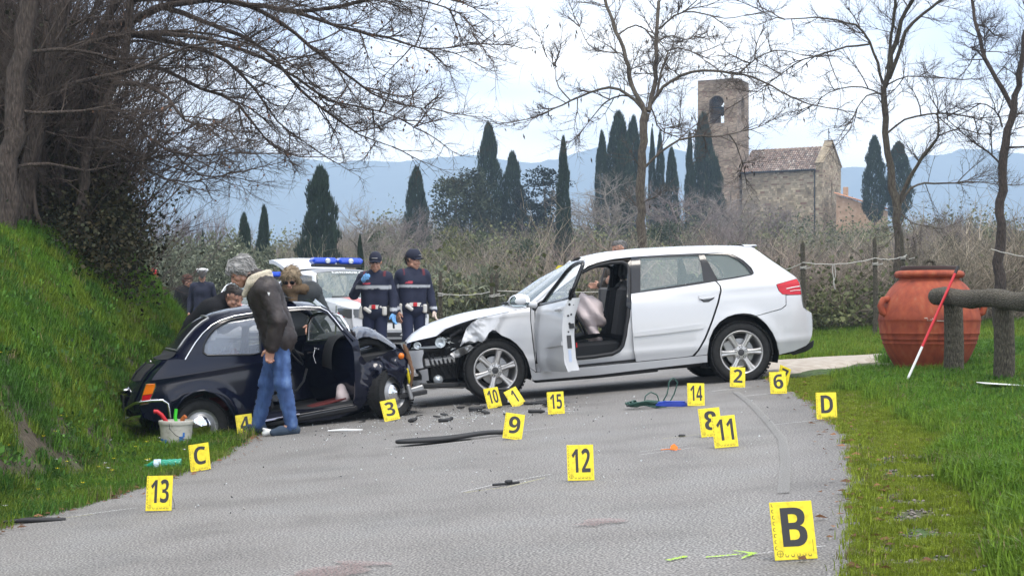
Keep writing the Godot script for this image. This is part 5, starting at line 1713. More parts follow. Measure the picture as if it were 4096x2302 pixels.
	for s in [1.0, -1.0]:
		b.tube(line3(HB_PILLAR, z, s, -0.02), [0.032], 8)
	put(car, "pillar", b.done(), white)
	b = MB.new()
	b.tube([Vector3(0.24, 1.03, -0.5), Vector3(0.22, 1.04, 0.1), Vector3(0.3, 1.03, 0.66)], [0.012], 6)
	b.tube([Vector3(0.25, 1.03, 0.0), Vector3(0.3, 1.06, 0.5)], [0.008], 6)
	put(car, "wiper", b.done(), M.black_plastic)
	b = MB.new()
	var buckle := func(t: float, u: float) -> Vector3:
		return Vector3(0, 0.012 * sin(t * 9.0 + u * 3.0) * t * (1.0 - t), 0)
	loft(b, HB_HOOD_EDGE, HB_HOOD_MID, z, 22, 18, 1.9, -1.0, 1.0, 0.0, 1.0, 0.0, buckle)
	put(car, "bonnet", b.done(), white)
	b = MB.new()
	b.tube(line3([[-0.58, 0.745], [-0.487, 0.808], [-0.355, 0.846], [-0.2, 0.884]], z, 1.0, -0.03), [0.014], 6)
	b.tube([Vector3(-0.30, 0.80, 0.70), Vector3(-0.42, 0.74, 0.66), Vector3(-0.50, 0.60, 0.68)], [0.022], 6)
	b.tube([Vector3(-0.25, 0.72, 0.74), Vector3(-0.35, 0.66, 0.74)], [0.016], 6)
	put(car, "inner_wing", b.done(), M.dark_grey)
	var dents := FastNoiseLite.new()
	dents.seed = 4
	dents.frequency = 5.0
	var crumple := func(x: float, y: float) -> float:
		var k := smoothstep(0.05, -0.25, x)
		return hb_z(x, y) + k * (0.05 * dents.get_noise_2d(x * 1.4, y * 1.4) + 0.03 * sin(x * 26.0 + y * 14.0)) + 0.03 * exp(-pow((x - 0.1 - 0.6 * (y - 0.9)) / 0.05, 2.0))
	b = MB.new()
	skin(b, poly(HB_FENDER), crumple, 1.0, 0.03, 0.012)
	put(car, "front_wing", b.done(), white, "crumpled front wing torn open above the wheel")
	b = MB.new()
	skin(b, poly([[-0.30, 0.645], [-0.19, 0.64], [-0.15, 0.655], [-0.105, 0.635], [-0.06, 0.675], [-0.03, 0.735], [-0.09, 0.71], [-0.16, 0.74], [-0.24, 0.72]]), crumple, 1.0, 0.03, 0.01, [], -0.03)
	put(car, "torn_metal", b.done(), M.steel)
	b = MB.new()
	skin(b, poly([[-0.46, 0.545], [-0.36, 0.60], [-0.24, 0.63], [-0.2, 0.60], [-0.28, 0.54], [-0.36, 0.50], [-0.42, 0.505]]), crumple, 1.0, 0.03, 0.01, [], -0.02)
	put(car, "torn_metal", b.done(), M.steel)
	b = MB.new()
	skin(b, poly([[-0.8, 0.42], [-0.84, 0.7], [-0.355, 0.853], [0.02, 0.92], [0.43, 0.975], [0.42, 0.3], [0.37, 0.34], [0.31, 0.52], [0.18, 0.66], [0.0, 0.74], [-0.18, 0.66], [-0.31, 0.52], [-0.37, 0.34], [-0.7, 0.3]]), z, -1.0, 0.07, 0.03)
	put(car, "front_wing", b.done(), white)
	for s in [1.0, -1.0]:
		b = MB.new()
		skin(b, poly(HB_FRONT_BUMPER), z, s, 0.05, 0.02)
		skin(b, poly(HB_BUMPER_MID), z, s, 0.05, 0.02)
		skin(b, poly(HB_BUMPER_LOW), z, s, 0.05, 0.04)
		put(car, "front_bumper", b.done(), white)
	b = MB.new()
	var nose := func(y: float, x0: float, z0: float) -> Array:
		var row := []
		for k in 13:
			var u := k / 6.0 - 1.0
			row.append(Vector3(x0 - 0.06 * (1.0 - u * u), y, u * z0))
		return row
	b.sheet([nose.call(0.692, -0.895, 0.50), nose.call(0.60, -0.917, 0.46), nose.call(0.40, -0.93, 0.44)])
	b.sheet([nose.call(0.283, -0.93, 0.42), nose.call(0.24, -0.945, 0.4), nose.call(0.19, -0.85, 0.5)])
	put(car, "nose_panel", b.done(), white)
	b = MB.new()
	b.sheet([nose.call(0.66, -0.915, 0.3), nose.call(0.36, -0.945, 0.24)])
	b.sheet([nose.call(0.40, -0.89, 0.5), nose.call(0.28, -0.89, 0.5)])
	put(car, "grille", b.done(), M.black_plastic)
	b = MB.new()
	skin(b, poly(HB_HEADLIGHT), z, 1.0, 0.06, 0.03, [], -0.055)
	var light := put(car, "headlight", b.done(), M.black_gloss, "smashed headlight with its reflectors exposed")
	b = MB.new()
	b.lathe([Vector2(0.0, 0.0), Vector2(0.03, 0.006), Vector2(0.05, 0.028), Vector2(0.056, 0.04)], 18, turned(Vector3(-0.55, 0.675, hb_z(-0.55, 0.67) - 0.045)))
	b.lathe([Vector2(0.0, 0.0), Vector2(0.025, 0.006), Vector2(0.04, 0.03)], 18, turned(Vector3(-0.79, 0.66, hb_z(-0.79, 0.66) - 0.045)))
	skin(b, poly([[-0.86, 0.628], [-0.60, 0.618], [-0.52, 0.632], [-0.56, 0.648], [-0.85, 0.640]]), z, 1.0, 0.06, 0.02, [], -0.03)
	put(light, "reflector", b.done(), M.clear_lens)
	b = MB.new()
	var shard := RandomNumberGenerator.new()
	shard.seed = 3
	for k in 14:
		var p := Vector3(shard.randf_range(-0.58, -0.42), shard.randf_range(0.6, 0.74), 0.0)
		p.z = hb_z(p.x, p.y) + shard.randf_range(-0.05, 0.02)
		var u := Vector3(shard.randf_range(-1, 1), shard.randf_range(-1, 1), shard.randf_range(-0.6, 0.6)) * 0.05
		var w := Vector3(shard.randf_range(-1, 1), shard.randf_range(-1, 1), shard.randf_range(-0.6, 0.6)) * 0.03
		b.tri(p, p + u, p + w)
	put(light, "broken_lens", b.done(), M.clear_lens)
	b = MB.new()
	b.box(Vector3(-0.42, 0.50, 0.0), Vector3(0.55, 0.5, 1.16), Basis.IDENTITY, 0.03)
	b.box(Vector3(-0.62, 0.62, 0.3), Vector3(0.25, 0.10, 0.7), Basis.IDENTITY, 0.02)
	b.box(Vector3(-0.55, 0.22, 0.2), Vector3(0.5, 0.05, 1.1), Basis(Vector3.BACK, -0.05), 0.01)
	for k in 9:
		b.tube([Vector3(-0.7 + 0.05 * k, 0.62 - 0.03 * (k % 3), 0.60), Vector3(-0.66 + 0.045 * k, 0.45, 0.66), Vector3(-0.6 + 0.04 * k, 0.30 + 0.03 * (k % 2), 0.60)], [0.012], 5)
	put(car, "engine_bay", b.done(), M.black_plastic)
	b = MB.new()
	b.box(Vector3(-0.56, 0.475, 0.62), Vector3(0.36, 0.10, 0.06), Basis(Vector3.BACK, 0.06), 0.02)
	put(car, "crash_beam", b.done(), M.steel)
	b = MB.new()
	b.lathe([Vector2(0.0, 0.03), Vector2(0.04, 0.02), Vector2(0.055, -0.02), Vector2(0.05, -0.06)], 18, turned(Vector3(-0.60, 0.275, 0.66)))
	put(car, "fog_lamp", b.done(), M.clear_lens)
	b = MB.new()
	skin(b, poly([[-0.75, 0.195], [-0.6, 0.19], [-0.35, 0.165], [-0.30, 0.178], [-0.5, 0.215]]), z, 1.0, 0.08, 0.03, [], -0.05)
	put(car, "bumper_strip", b.done(), M.steel)
	b = MB.new()
	b.box(Vector3(1.35, 0.235, 0), Vector3(1.8, 0.10, 1.5), Basis.IDENTITY, 0.02)
	b.box(Vector3(3.0, 0.38, 0), Vector3(0.55, 0.3, 1.3), Basis.IDENTITY, 0.03)
	b.tube([Vector3(2.66, 0.3, -0.8), Vector3(2.66, 0.3, 0.8)], [0.05], 8)
	b.tube([Vector3(0.0, 0.33, -0.8), Vector3(0.0, 0.33, 0.8)], [0.05], 8)
	put(car, "underbody", b.done(), M.black_plastic)
	b = MB.new()
	b.box(Vector3(1.4, 0.34, 0), Vector3(1.95, 0.06, 1.52))
	b.box(Vector3(1.0, 0.45, 0), Vector3(1.3, 0.2, 0.24), Basis.IDENTITY, 0.04)
	b.box(Vector3(0.42, 0.62, 0), Vector3(0.06, 0.62, 1.5))
	b.box(Vector3(2.42, 0.62, 0), Vector3(0.08, 0.7, 1.3), Basis(Vector3.BACK, -0.2))
	put(car, "cabin_floor", b.done(), M.interior_grey)
	b = MB.new()
	var dash := []
	for k in 9:
		var t := k / 8.0
		dash.append([Vector3(lerpf(0.4, 0.86, t), 0.95 - 0.32 * pow(t, 2.5), -0.72), Vector3(lerpf(0.4, 0.86, t), 0.97 - 0.30 * pow(t, 2.5), 0.0), Vector3(lerpf(0.4, 0.86, t), 0.97 - 0.32 * pow(t, 2.5), 0.72)])
	b.sheet(dash)
	put(car, "dashboard", b.done(), M.interior_grey)
	b = MB.new()
	var ring := []
	var wheel_turn := Basis(Vector3.BACK, 0.42)
	for k in 25:
		var a := TAU * k / 24
		ring.append(Vector3(0.98, 0.80, 0.36) + wheel_turn * Vector3(0, cos(a) * 0.185, sin(a) * 0.185))
	b.tube(ring, [0.015], 8, false)
	b.tube([Vector3(0.98, 0.80, 0.36), Vector3(0.72, 0.68, 0.36)], [0.04], 8)
	var steering := put(car, "steering_wheel", b.done(), M.black_plastic)
	b = MB.new()
	b.ball(Vector3.ZERO, Vector3(0.155, 0.20, 0.17), Basis(Vector3.BACK, 0.35), 22, 14)
	b.ball(Vector3(0.02, -0.24, 0.02), Vector3(0.085, 0.16, 0.10), Basis(Vector3.BACK, 0.15), 18, 12)
	b.tr = Transform3D()
	for i in b.v.size():
		var p := b.v[i]
		b.v[i] = p + Vector3(1.13, 0.86, 0.36) + b.n[i] * (0.045 * dents.get_noise_3d(p.x * 2.2, p.y * 1.4, p.z * 2.2) + 0.02 * sin(p.x * 38.0 + p.y * 24.0))
	put(steering, "airbag", b.done(true), M.bag_cloth)
	for e in [[1.36, 0.36], [1.42, -0.36]]:
		b = MB.new()
		seat_shape(b, Vector3(e[0] + 0.02, 0.44, e[1]), 0.5, 0.22, 1.06)
		put(car, "seat", b.done(), M.black_cloth)
	b = MB.new()
	seat_shape(b, Vector3(2.22, 0.46, 0), 1.2, 0.3, 1.0, false)
	for s in [-0.36, 0.36]:
		b.box(Vector3(2.42, 1.12, s), Vector3(0.1, 0.16, 0.26), Basis(Vector3.BACK, -0.25), 0.04)
	put(car, "rear_seat", b.done(), M.black_cloth)
	b = MB.new()
	b.tube([Vector3(1.55, 1.18, 0.6), Vector3(1.52, 0.75, 0.66), Vector3(1.5, 0.42, 0.68)], [0.02], 6)
	put(car, "seat_belt", b.done(), M.black_cloth)
	for s in [1.0, -1.0]:
		b = MB.new()
		var loop := line3(HB_DOOR_OPEN_EDGE, z, s, -0.05)
		loop.append(loop[0])
		b.tube(loop, [0.022], 7)
		put(car, "door_seal", b.done(), M.black_plastic)
		b = MB.new()
		skin(b, poly(HB_DOOR_SKIN), z, s, 0.07, 0.02, [poly(HB_DOOR_OPEN_EDGE)], -0.045)
		var frame := put(car, "door_frame", b.done(), white)
		b = MB.new()
		skin(b, poly([[1.60, 1.40], [1.53, 1.03], [1.508, 0.86], [1.46, 0.9], [1.54, 1.30], [1.545, 1.36]]), z, s, 0.07, 0.03, [], -0.03)
		put(frame, "pillar_cover", b.done(), M.black_gloss)
		b = MB.new()
		skin(b, poly([[0.86, 0.297], [1.52, 0.305], [1.52, 0.33], [0.86, 0.318]]), z, s, 0.1, 0.05, [], -0.02)
		put(frame, "tread_strip", b.done(), M.black_plastic)
	var hinge := Vector3(0.455, 0.0, hb_z(0.45, 0.6))
	var door_root := Node3D.new()
	door_root.name = "door"
	car.add_child(door_root, true)
	door_root.position = hinge
	door_root.rotation.y = deg_to_rad(-81.0)
	door_root.set_meta("label", "open front door swung out towards the road")
	var dz := func(x: float, y: float) -> float: return hb_z(x, y) - hinge.z
	b = MB.new()
	b.tr = Transform3D(Basis.IDENTITY, Vector3(-hinge.x, 0, 0))
	skin(b, poly(HB_DOOR_SKIN), dz, 1.0, 0.06, 0.03)
	skin(b, poly([[0.78, 0.575], [1.49, 0.61], [1.49, 0.57], [0.78, 0.535]]), dz, 1.0, 0.08, 0.012, [], 0.011)
	var jamb := [[1.527, 1.03], [1.51, 0.842], [1.501, 0.656], [1.499, 0.433], [1.512, 0.31]]
	var rows := []
	for e in jamb:
		var zz: float = dz.call(e[0], e[1])
		rows.append([Vector3(e[0] - 0.002, e[1], zz - 0.005), Vector3(e[0] + 0.012, e[1], zz - 0.05), Vector3(e[0] + 0.004, e[1], zz - 0.10), Vector3(e[0] - 0.02, e[1], zz - 0.13)])
	b.sheet(rows)
	put(door_root, "door_panel", b.done(), white)
	b = MB.new()
	b.tr = Transform3D(Basis.IDENTITY, Vector3(-hinge.x, 0, 0))
	for e in [[0.97, 0.045, 0.016], [0.965, 0.085, 0.011], [0.86, 0.05, 0.011], [0.87, 0.08, 0.010], [0.78, 0.07, 0.013], [0.70, 0.06, 0.009]]:
		b.ball(Vector3(1.525, e[0], dz.call(1.52, e[0]) - e[1]), Vector3(0.006, e[2], e[2]), Basis.IDENTITY, 10, 6)
	b.box(Vector3(1.512, 0.755, dz.call(1.5, 0.75) - 0.095), Vector3(0.02, 0.05, 0.05))
	put(door_root, "lock_holes", b.done(), M.black_plastic)
	b = MB.new()
	b.tr = Transform3D(Basis.IDENTITY, Vector3(-hinge.x, 0, 0))
	b.box(Vector3(1.513, 0.60, dz.call(1.5, 0.6) - 0.065), Vector3(0.004, 0.13, 0.045))
	put(door_root, "grey_sticker", b.done(), M.dark_grey)
	b = MB.new()
	b.tr = Transform3D(Basis.IDENTITY, Vector3(-hinge.x, 0, 0))
	b.box(Vector3(1.513, 0.46, dz.call(1.5, 0.46) - 0.06), Vector3(0.004, 0.12, 0.03))
	put(door_root, "pale_sticker", b.done(), mat("pale_blue_print", lin(0.45, 0.52, 0.66), 0.6))
	b = MB.new()
	b.tr = Transform3D(Basis.IDENTITY, Vector3(-hinge.x, 0, 0))
	b.box(Vector3(1.46, 0.56, dz.call(1.46, 0.56) - 0.15), Vector3(0.03, 0.05, 0.01))
	put(door_root, "red_reflector", b.done(), M.red_lens)
	b = MB.new()
	b.tr = Transform3D(Basis.IDENTITY, Vector3(-hinge.x, 0, 0))
	skin(b, scaled(poly(HB_DOOR_SKIN), -0.03), dz, 1.0, 0.09, 0.09, [], -0.05)
	b.box(Vector3(1.15, 0.72, dz.call(1.1, 0.72) - 0.16), Vector3(0.55, 0.07, 0.07), Basis.IDENTITY, 0.03)
	b.ball(Vector3(1.44, 1.03, dz.call(1.4, 1.0) - 0.08), Vector3(0.09, 0.10, 0.035), Basis(Vector3.BACK, 0.4))
	put(door_root, "door_trim", b.done(), M.black_plastic)
	b = MB.new()
	b.tr = Transform3D(Basis.IDENTITY, Vector3(-hinge.x, 0, 0))
	var loop := line3(HB_DOOR_WINDOW, dz, 1.0, -0.015)
	loop.append(loop[0])
	b.tube(loop, [0.022], 8)
	put(door_root, "window_frame", b.done(), M.black_gloss)
	b = MB.new()
	b.tr = Transform3D(Basis.IDENTITY, Vector3(-hinge.x, 0, 0))
	skin(b, poly(HB_DOOR_WINDOW), dz, 1.0, 0.09, 0.0, [], -0.018)
	put(door_root, "window", b.done(), M.car_glass)
	b = MB.new()
	b.tr = Transform3D(Basis.IDENTITY, Vector3(-hinge.x, 0, 0))
	b.box(Vector3(1.36, 0.93, dz.call(1.36, 0.93) + 0.022), Vector3(0.17, 0.032, 0.02), Basis(Vector3.BACK, 0.05), 0.01)
	b.ball(Vector3(1.36, 0.915, dz.call(1.36, 0.91)), Vector3(0.075, 0.035, 0.004))
	put(door_root, "handle", b.done(), white)
	b = MB.new()
	b.ball(Vector3(0.17, 1.045, 0.19), Vector3(0.085, 0.075, 0.125), Basis(Vector3.UP, 0.25), 18, 12)
	b.tube([Vector3(0.12, 0.99, 0.0), Vector3(0.15, 1.0, 0.1)], [0.035, 0.03], 8)
	put(door_root, "mirror", b.done(), white)
	b = MB.new()
	var mp := PackedVector2Array()
	for k in 24:
		var a := TAU * k / 24
		mp.append(Vector2(signf(cos(a)) * pow(absf(cos(a)), 0.6) * 0.108, signf(sin(a)) * pow(absf(sin(a)), 0.6) * 0.060))
	b.slab(mp, Transform3D(Basis(Vector3.UP, PI / 2 + 0.15), Vector3(0.237, 1.045, 0.20)), 0.012)
	put(door_root, "mirror_glass", b.done(), M.mirror)
	alloy_wheel(car, Vector3(0.0, 0.335, 0.775), 1.0, 0.25, 0.05)
	alloy_wheel(car, Vector3(2.66, 0.305, 0.765), 1.0, 0.0)
	alloy_wheel(car, Vector3(0.0, 0.335, -0.775), -1.0, 0.4, 0.05)
	alloy_wheel(car, Vector3(2.66, 0.305, -0.765), -1.0, 0.7)
func small_wheel(car: Node3D, at: Vector3, side: float, steer := 0.0, turn := 0.0) -> void:
	var w := put(car, "wheel", M.tyre_small, M.tyre)
	w.position = at
	w.rotation = Vector3(0, steer + (0.0 if side > 0.0 else PI), turn)
	if M.get("dish_mesh") == null:
		var b := MB.new()
		b.lathe([Vector2(0.17, -0.03), Vector2(0.178, 0.045), Vector2(0.172, 0.062), Vector2(0.16, 0.05), Vector2(0.145, 0.03), Vector2(0.125, 0.034), Vector2(0.11, 0.05), Vector2(0.09, 0.055)], 36, turned(Vector3.ZERO))
		for k in 16:
			var a := TAU * k / 16
			b.ball(Vector3(cos(a) * 0.15, sin(a) * 0.15, 0.042), Vector3(0.012, 0.006, 0.004), Basis(Vector3.BACK, a), 8, 5)
		M.dish_mesh = b.done()
		b = MB.new()
		b.lathe([Vector2(0.0, 0.088), Vector2(0.012, 0.086), Vector2(0.02, 0.078), Vector2(0.05, 0.074), Vector2(0.085, 0.062), Vector2(0.105, 0.045), Vector2(0.11, 0.035)], 32, turned(Vector3.ZERO))
		M.cap_mesh = b.done()
	put(w, "rim", M.dish_mesh, M.steel)
	put(w, "hubcap", M.cap_mesh, M.chrome)
func small_car() -> void:
	M.tyre_small = tyre_mesh(0.265, 0.178, 0.145)
	var car := thing("small_vintage_car", "dark blue small vintage car with its door open, tail down on the grass edge", "car")
	car.transform = Transform3D(Basis(Vector3(0.9362, 0.1605, -0.3128), Vector3(-0.1523, 0.987, 0.0509), Vector3(0.3169, 0.0, 0.9485)), Vector3(-3.16, -0.333, -15.961))
	var z := sc_z
	var paint: Material = M.blue_black_paint
	var b := MB.new()
	var window := poly(SC_WINDOW)
	var hole := poly(SC_DOOR_HOLE)
	var far_window := poly([[0.76, 0.90], [0.80, 1.20], [1.2, 1.19], [1.34, 1.165], [1.41, 1.115], [1.46, 1.03], [1.52, 0.92]])
	for s in [1.0, -1.0]:
		b = MB.new()
		skin(b, poly(SC_SIDE), z, s, 0.045, 0.04, [window, hole if s > 0.0 else far_window])
		if s < 0.0:
			skin(b, poly([[0.70, 0.30], [1.52, 0.22], [1.58, 0.78], [1.5, 0.86], [0.69, 0.88]]), func(x: float, y: float) -> float: return sc_z(x, y) - 0.07, s, 0.08, 0.01)
		put(car, "side_panel", b.done(), paint)
		b = MB.new()
		var loop := line3(SC_WINDOW, z, s, 0.002)
		loop.append(loop[0])
		b.tube(loop, [0.010], 6)
		put(car, "window_trim", b.done(), M.black_gloss)
		b = MB.new()
		skin(b, window, z, s, 0.08, 0.0, [], -0.014)
		put(car, "window", b.done(), glass("pale_glass", lin(0.55, 0.62, 0.75), 0.3))
		b = MB.new()
		b.tube(line3(SC_GUTTER.slice(0, 14), z, s, 0.006), [0.009], 6)
		put(car, "rain_gutter", b.done(), M.chrome)
		b = MB.new()
		b.tube(line3([[0.318, 0.17], [0.319, 0.279], [0.294, 0.385], [0.245, 0.482], [0.168, 0.560], [0.075, 0.602], [-0.024, 0.606], [-0.115, 0.571], [-0.188, 0.508], [-0.238, 0.425], [-0.273, 0.335]], z, s, 0.004), [0.013], 6)
		put(car, "arch_lip", b.done(), paint)
		b = MB.new()
		arch_liner(b, Vector2(0.02, 0.25), 0.355, 0.3 * s, 0.61 * s)
		put(car, "wheel_well", b.done(), M.black_plastic)
		b = MB.new()
		arch_liner(b, Vector2(1.86, 0.22), 0.25, 0.3 * s, 0.56 * s)
		put(car, "wheel_well", b.done(), M.black_plastic)
		b = MB.new()
		skin(b, scaled(poly(SC_TAIL_LAMP), 0.008), z, s, 0.04, 0.02, [], 0.008)
		var lamp := put(car, "tail_lamp", b.done(), M.chrome)
		b = MB.new()
		skin(b, poly([[-0.447, 0.748], [-0.369, 0.738], [-0.370, 0.721], [-0.405, 0.655], [-0.495, 0.655]]), z, s, 0.03, 0.02, [], 0.02)
		put(lamp, "amber_lens", b.done(), M.orange_lens)
		b = MB.new()
		skin(b, poly([[-0.407, 0.65], [-0.46, 0.571], [-0.522, 0.571], [-0.497, 0.65]]), z, s, 0.03, 0.02, [], 0.02)
		put(lamp, "red_lens", b.done(), M.red_lens)
	var edge := [[1.53, 0.945], [1.474, 1.061], [1.423, 1.155], [1.355, 1.205], [1.209, 1.233], [1.043, 1.253], [0.664, 1.257], [0.515, 1.257], [0.369, 1.237], [0.271, 1.204], [0.168, 1.139], [0.083, 1.064], [0.012, 0.987], [-0.045, 0.921], [-0.12, 0.925], [-0.2, 0.93], [-0.325, 0.85], [-0.425, 0.753], [-0.524, 0.6], [-0.545, 0.533], [-0.53, 0.44]]
	var mid := [[1.60, 0.975], [1.50, 1.11], [1.40, 1.205], [1.31, 1.275], [1.19, 1.305], [1.03, 1.325], [0.66, 1.335], [0.50, 1.333], [0.34, 1.315], [0.22, 1.28], [0.09, 1.215], [-0.03, 1.12], [-0.12, 1.04], [-0.18, 0.99], [-0.235, 0.965], [-0.30, 0.945], [-0.44, 0.85], [-0.54, 0.74], [-0.62, 0.60], [-0.635, 0.53], [-0.62, 0.43]]
	var n := edge.size() - 1.0
	var total := 0.0
	var at_share := []
	for i in edge.size():
		if i > 0:
			total += Vector2(edge[i][0] - edge[i - 1][0], edge[i][1] - edge[i - 1][1]).length()
		at_share.append(total)
	var both := func(k: int) -> float: return at_share[k] / total
	var rows := []
	for i in edge.size():
		var row := []
		var zz: float = z.call(edge[i][0], edge[i][1])
		for k in 25:
			var u := k / 12.0 - 1.0
			var f := 1.0 - pow(absf(u), 2.3)
			row.append(Vector3(lerpf(edge[i][0], mid[i][0], f), lerpf(edge[i][1], mid[i][1], f), u * zz))
		rows.append(row)
	b = MB.new()
	b.sheet(rows.slice(3, 10))
	put(car, "roof", b.done(), paint)
	b = MB.new()
	b.sheet(rows.slice(9, 21))
	put(car, "tail_panel", b.done(), paint)
	var lifted := func(i: float, u: float, up: float) -> Vector3:
		var i0 := mini(int(i), edge.size() - 2)
		var f := i - i0
		var kk := (u + 1.0) * 12.0
		var k0 := mini(int(kk), 23)
		var g := kk - k0
		var p: Vector3 = rows[i0][k0].lerp(rows[i0][k0 + 1], g).lerp(rows[i0 + 1][k0].lerp(rows[i0 + 1][k0 + 1], g), f)
		return p + Vector3(-0.7, 0.7, 0) * up
	var pane := []
	for i in 7:
		var row := []
		for k in 13:
			row.append(lifted.call(lerpf(8.6, 12.2, i / 6.0), lerpf(-0.66, 0.66, k / 12.0) * lerpf(0.9, 1.0, i / 6.0), 0.006))
		pane.append(row)
	b = MB.new()
	b.sheet(pane)
	put(car, "rear_window", b.done(), M.dark_glass)
	var loop := []
	for k in 13:
		loop.append(pane[0][k])
	for i in range(1, 7):
		loop.append(pane[i][12])
	for k in range(11, -1, -1):
		loop.append(pane[6][k])
	for i in range(5, -1, -1):
		loop.append(pane[i][0])
	b = MB.new()
	b.tube(loop, [0.011], 6, false)
	put(car, "window_seal", b.done(), M.steel)
	var hood := []
	for i in 5:
		var row := []
		for k in 13:
			row.append(lifted.call(lerpf(12.5, 14.6, i / 4.0), lerpf(-0.72, 0.72, k / 12.0), 0.010 + 0.008 * sin(i * 1.4 + k * 0.6)))
		hood.append(row)
	b = MB.new()
	b.sheet(hood)
	put(car, "folded_roof_cloth", b.done(), M.black_cloth)
	var lid := []
	for i in 9:
		var row := []
		for k in 15:
			row.append(lifted.call(lerpf(15.0, 19.3, i / 8.0), lerpf(-0.80, 0.80, k / 14.0), 0.012))
		lid.append(row)
	b = MB.new()
	b.sheet(lid)
	var lid_part := put(car, "engine_lid", b.done(), paint)
	for side in [-1.0, 1.0]:
		b = MB.new()
		for k in 13:
			var u: float = side * lerpf(0.18, 0.66, k / 12.0)
			b.tube([lifted.call(15.35, u, 0.016), lifted.call(16.1, u, 0.018), lifted.call(16.75, u, 0.016)], [0.006, 0.009, 0.006], 5)
		var vent := put(lid_part, "louvre", b.done(), M.black_plastic)
		vent.set_meta("kind", "stuff")
	b = MB.new()
	b.ball(lifted.call(17.5, 0.0, 0.04), Vector3(0.07, 0.035, 0.13), Basis.IDENTITY, 16, 10)
	put(lid_part, "number_lamp", b.done(), M.chrome)
	b = MB.new()
	b.box(lifted.call(18.9, 0.0, 0.03), Vector3(0.015, 0.2, 0.3), Basis(Vector3.BACK, -0.1), 0.005)
	put(lid_part, "number_plate", b.done(), M.black_plastic)
	b = MB.new()
	b.tube([lifted.call(15.05, -0.1, 0.02), lifted.call(15.1, 0.1, 0.02)], [0.008], 5)
	put(lid_part, "badge", b.done(), M.chrome)
	b = MB.new()
	var blade := []
	for k in 25:
		var u := k / 12.0 - 1.0
		blade.append([Vector3(-0.74 + 0.20 * pow(absf(u), 3.0), 0.47, u * 0.60), Vector3(-0.775 + 0.20 * pow(absf(u), 3.0), 0.43, u * 0.61), Vector3(-0.76 + 0.20 * pow(absf(u), 3.0), 0.38, u * 0.60), Vector3(-0.72 + 0.20 * pow(absf(u), 3.0), 0.36, u * 0.58)])
	b.sheet(blade)
	var bumper := put(car, "rear_bumper", b.done(), M.chrome)
	for s in [-1.0, 1.0]:
		b = MB.new()
		b.tube([Vector3(-0.70, 0.42, 0.42 * s), Vector3(-0.66, 0.55, 0.48 * s), Vector3(-0.58, 0.59, 0.58 * s), Vector3(-0.42, 0.59, 0.665 * s), Vector3(-0.33, 0.58, 0.69 * s), Vector3(-0.285, 0.54, 0.695 * s), Vector3(-0.285, 0.40, 0.69 * s)], [0.014], 8)
		put(bumper, "bumper_hoop", b.done(), M.chrome)
	var dents := FastNoiseLite.new()
	dents.seed = 9
	dents.frequency = 4.0
	var crumple := func(x: float, y: float) -> float:
		var k := smoothstep(1.6, 1.75, x) * smoothstep(2.2, 1.95, x)
		return sc_z(x, y) + k * (0.05 * dents.get_noise_2d(x * 1.6, y * 1.6) - 0.02 * sin(x * 21.0 - y * 17.0) * smoothstep(0.45, 0.6, y))
	for s in [1.0, -1.0]:
		b = MB.new()
		skin(b, poly(SC_FENDER), crumple if s > 0.0 else z, s, 0.04, 0.03)
		put(car, "front_wing", b.done(), paint)
		b = MB.new()
		b.tube(line3([[2.036, 0.278], [2.014, 0.344], [1.969, 0.405], [1.916, 0.439], [1.858, 0.447], [1.797, 0.421], [1.732, 0.365], [1.681, 0.293]], z, s, 0.006), [0.016], 7)
		put(car, "arch_lip", b.done(), paint)
	b = MB.new()
	b.lathe([Vector2(0.0, 0.026), Vector2(0.026, 0.02), Vector2(0.032, 0.0)], 18, turned(Vector3(2.075, 0.595, sc_z(2.075, 0.595) - 0.002)))
	put(car, "side_repeater", b.done(), M.orange_lens)
	b = MB.new()
	rows = []
	for i in 12:
		var t := i / 11.0
		var y := lerpf(0.70, 0.28, t)
		var row := []
		for k in 17:
			var u := k / 8.0 - 1.0
			row.append(Vector3(2.10 + 0.10 * (1.0 - u * u) * sin(PI * (0.2 + 0.7 * t)) + 0.03 * dents.get_noise_2d(u * 1.5, t * 2.0), y + 0.03 * dents.get_noise_2d(u * 2.0 + 4.0, t), u * sc_z(2.10, y) * 0.98))
		rows.append(row)
	b.sheet(rows)
	put(car, "nose_panel", b.done(), paint)
	b = MB.new()
	var rip := []
	for k in 15:
		var t := k / 14.0
		rip.append(Vector3(2.12 + 0.04 * sin(t * PI) + 0.02 * dents.get_noise_1d(k * 2.0), lerpf(0.71, 0.25, t), sc_z(2.11, lerpf(0.71, 0.25, t)) + 0.01))
	b.tube(rip, [0.010, 0.02, 0.026, 0.018, 0.028, 0.02, 0.024, 0.016, 0.022, 0.014, 0.02, 0.012, 0.018, 0.012, 0.01], 7)
	put(car, "torn_edge", b.done(), M.rust)
	b = MB.new()
	b.box(Vector3(2.12, 0.385, 0.585), Vector3(0.03, 0.17, 0.06), Basis(Vector3.BACK, 0.1), 0.012)
	put(car, "yellow_paint_patch", b.done(), M.yellow_paint)
	b = MB.new()
	b.box(Vector3(2.18, 0.215, 0.52), Vector3(0.2, 0.08, 0.03), Basis(Vector3.BACK, 0.12), 0.012)
	b.box(Vector3(2.11, 0.22, 0.58), Vector3(0.04, 0.16, 0.05), Basis(Vector3.BACK, 0.1), 0.01)
	put(car, "front_bumper", b.done(), M.steel)
	b = MB.new()
	rows = []
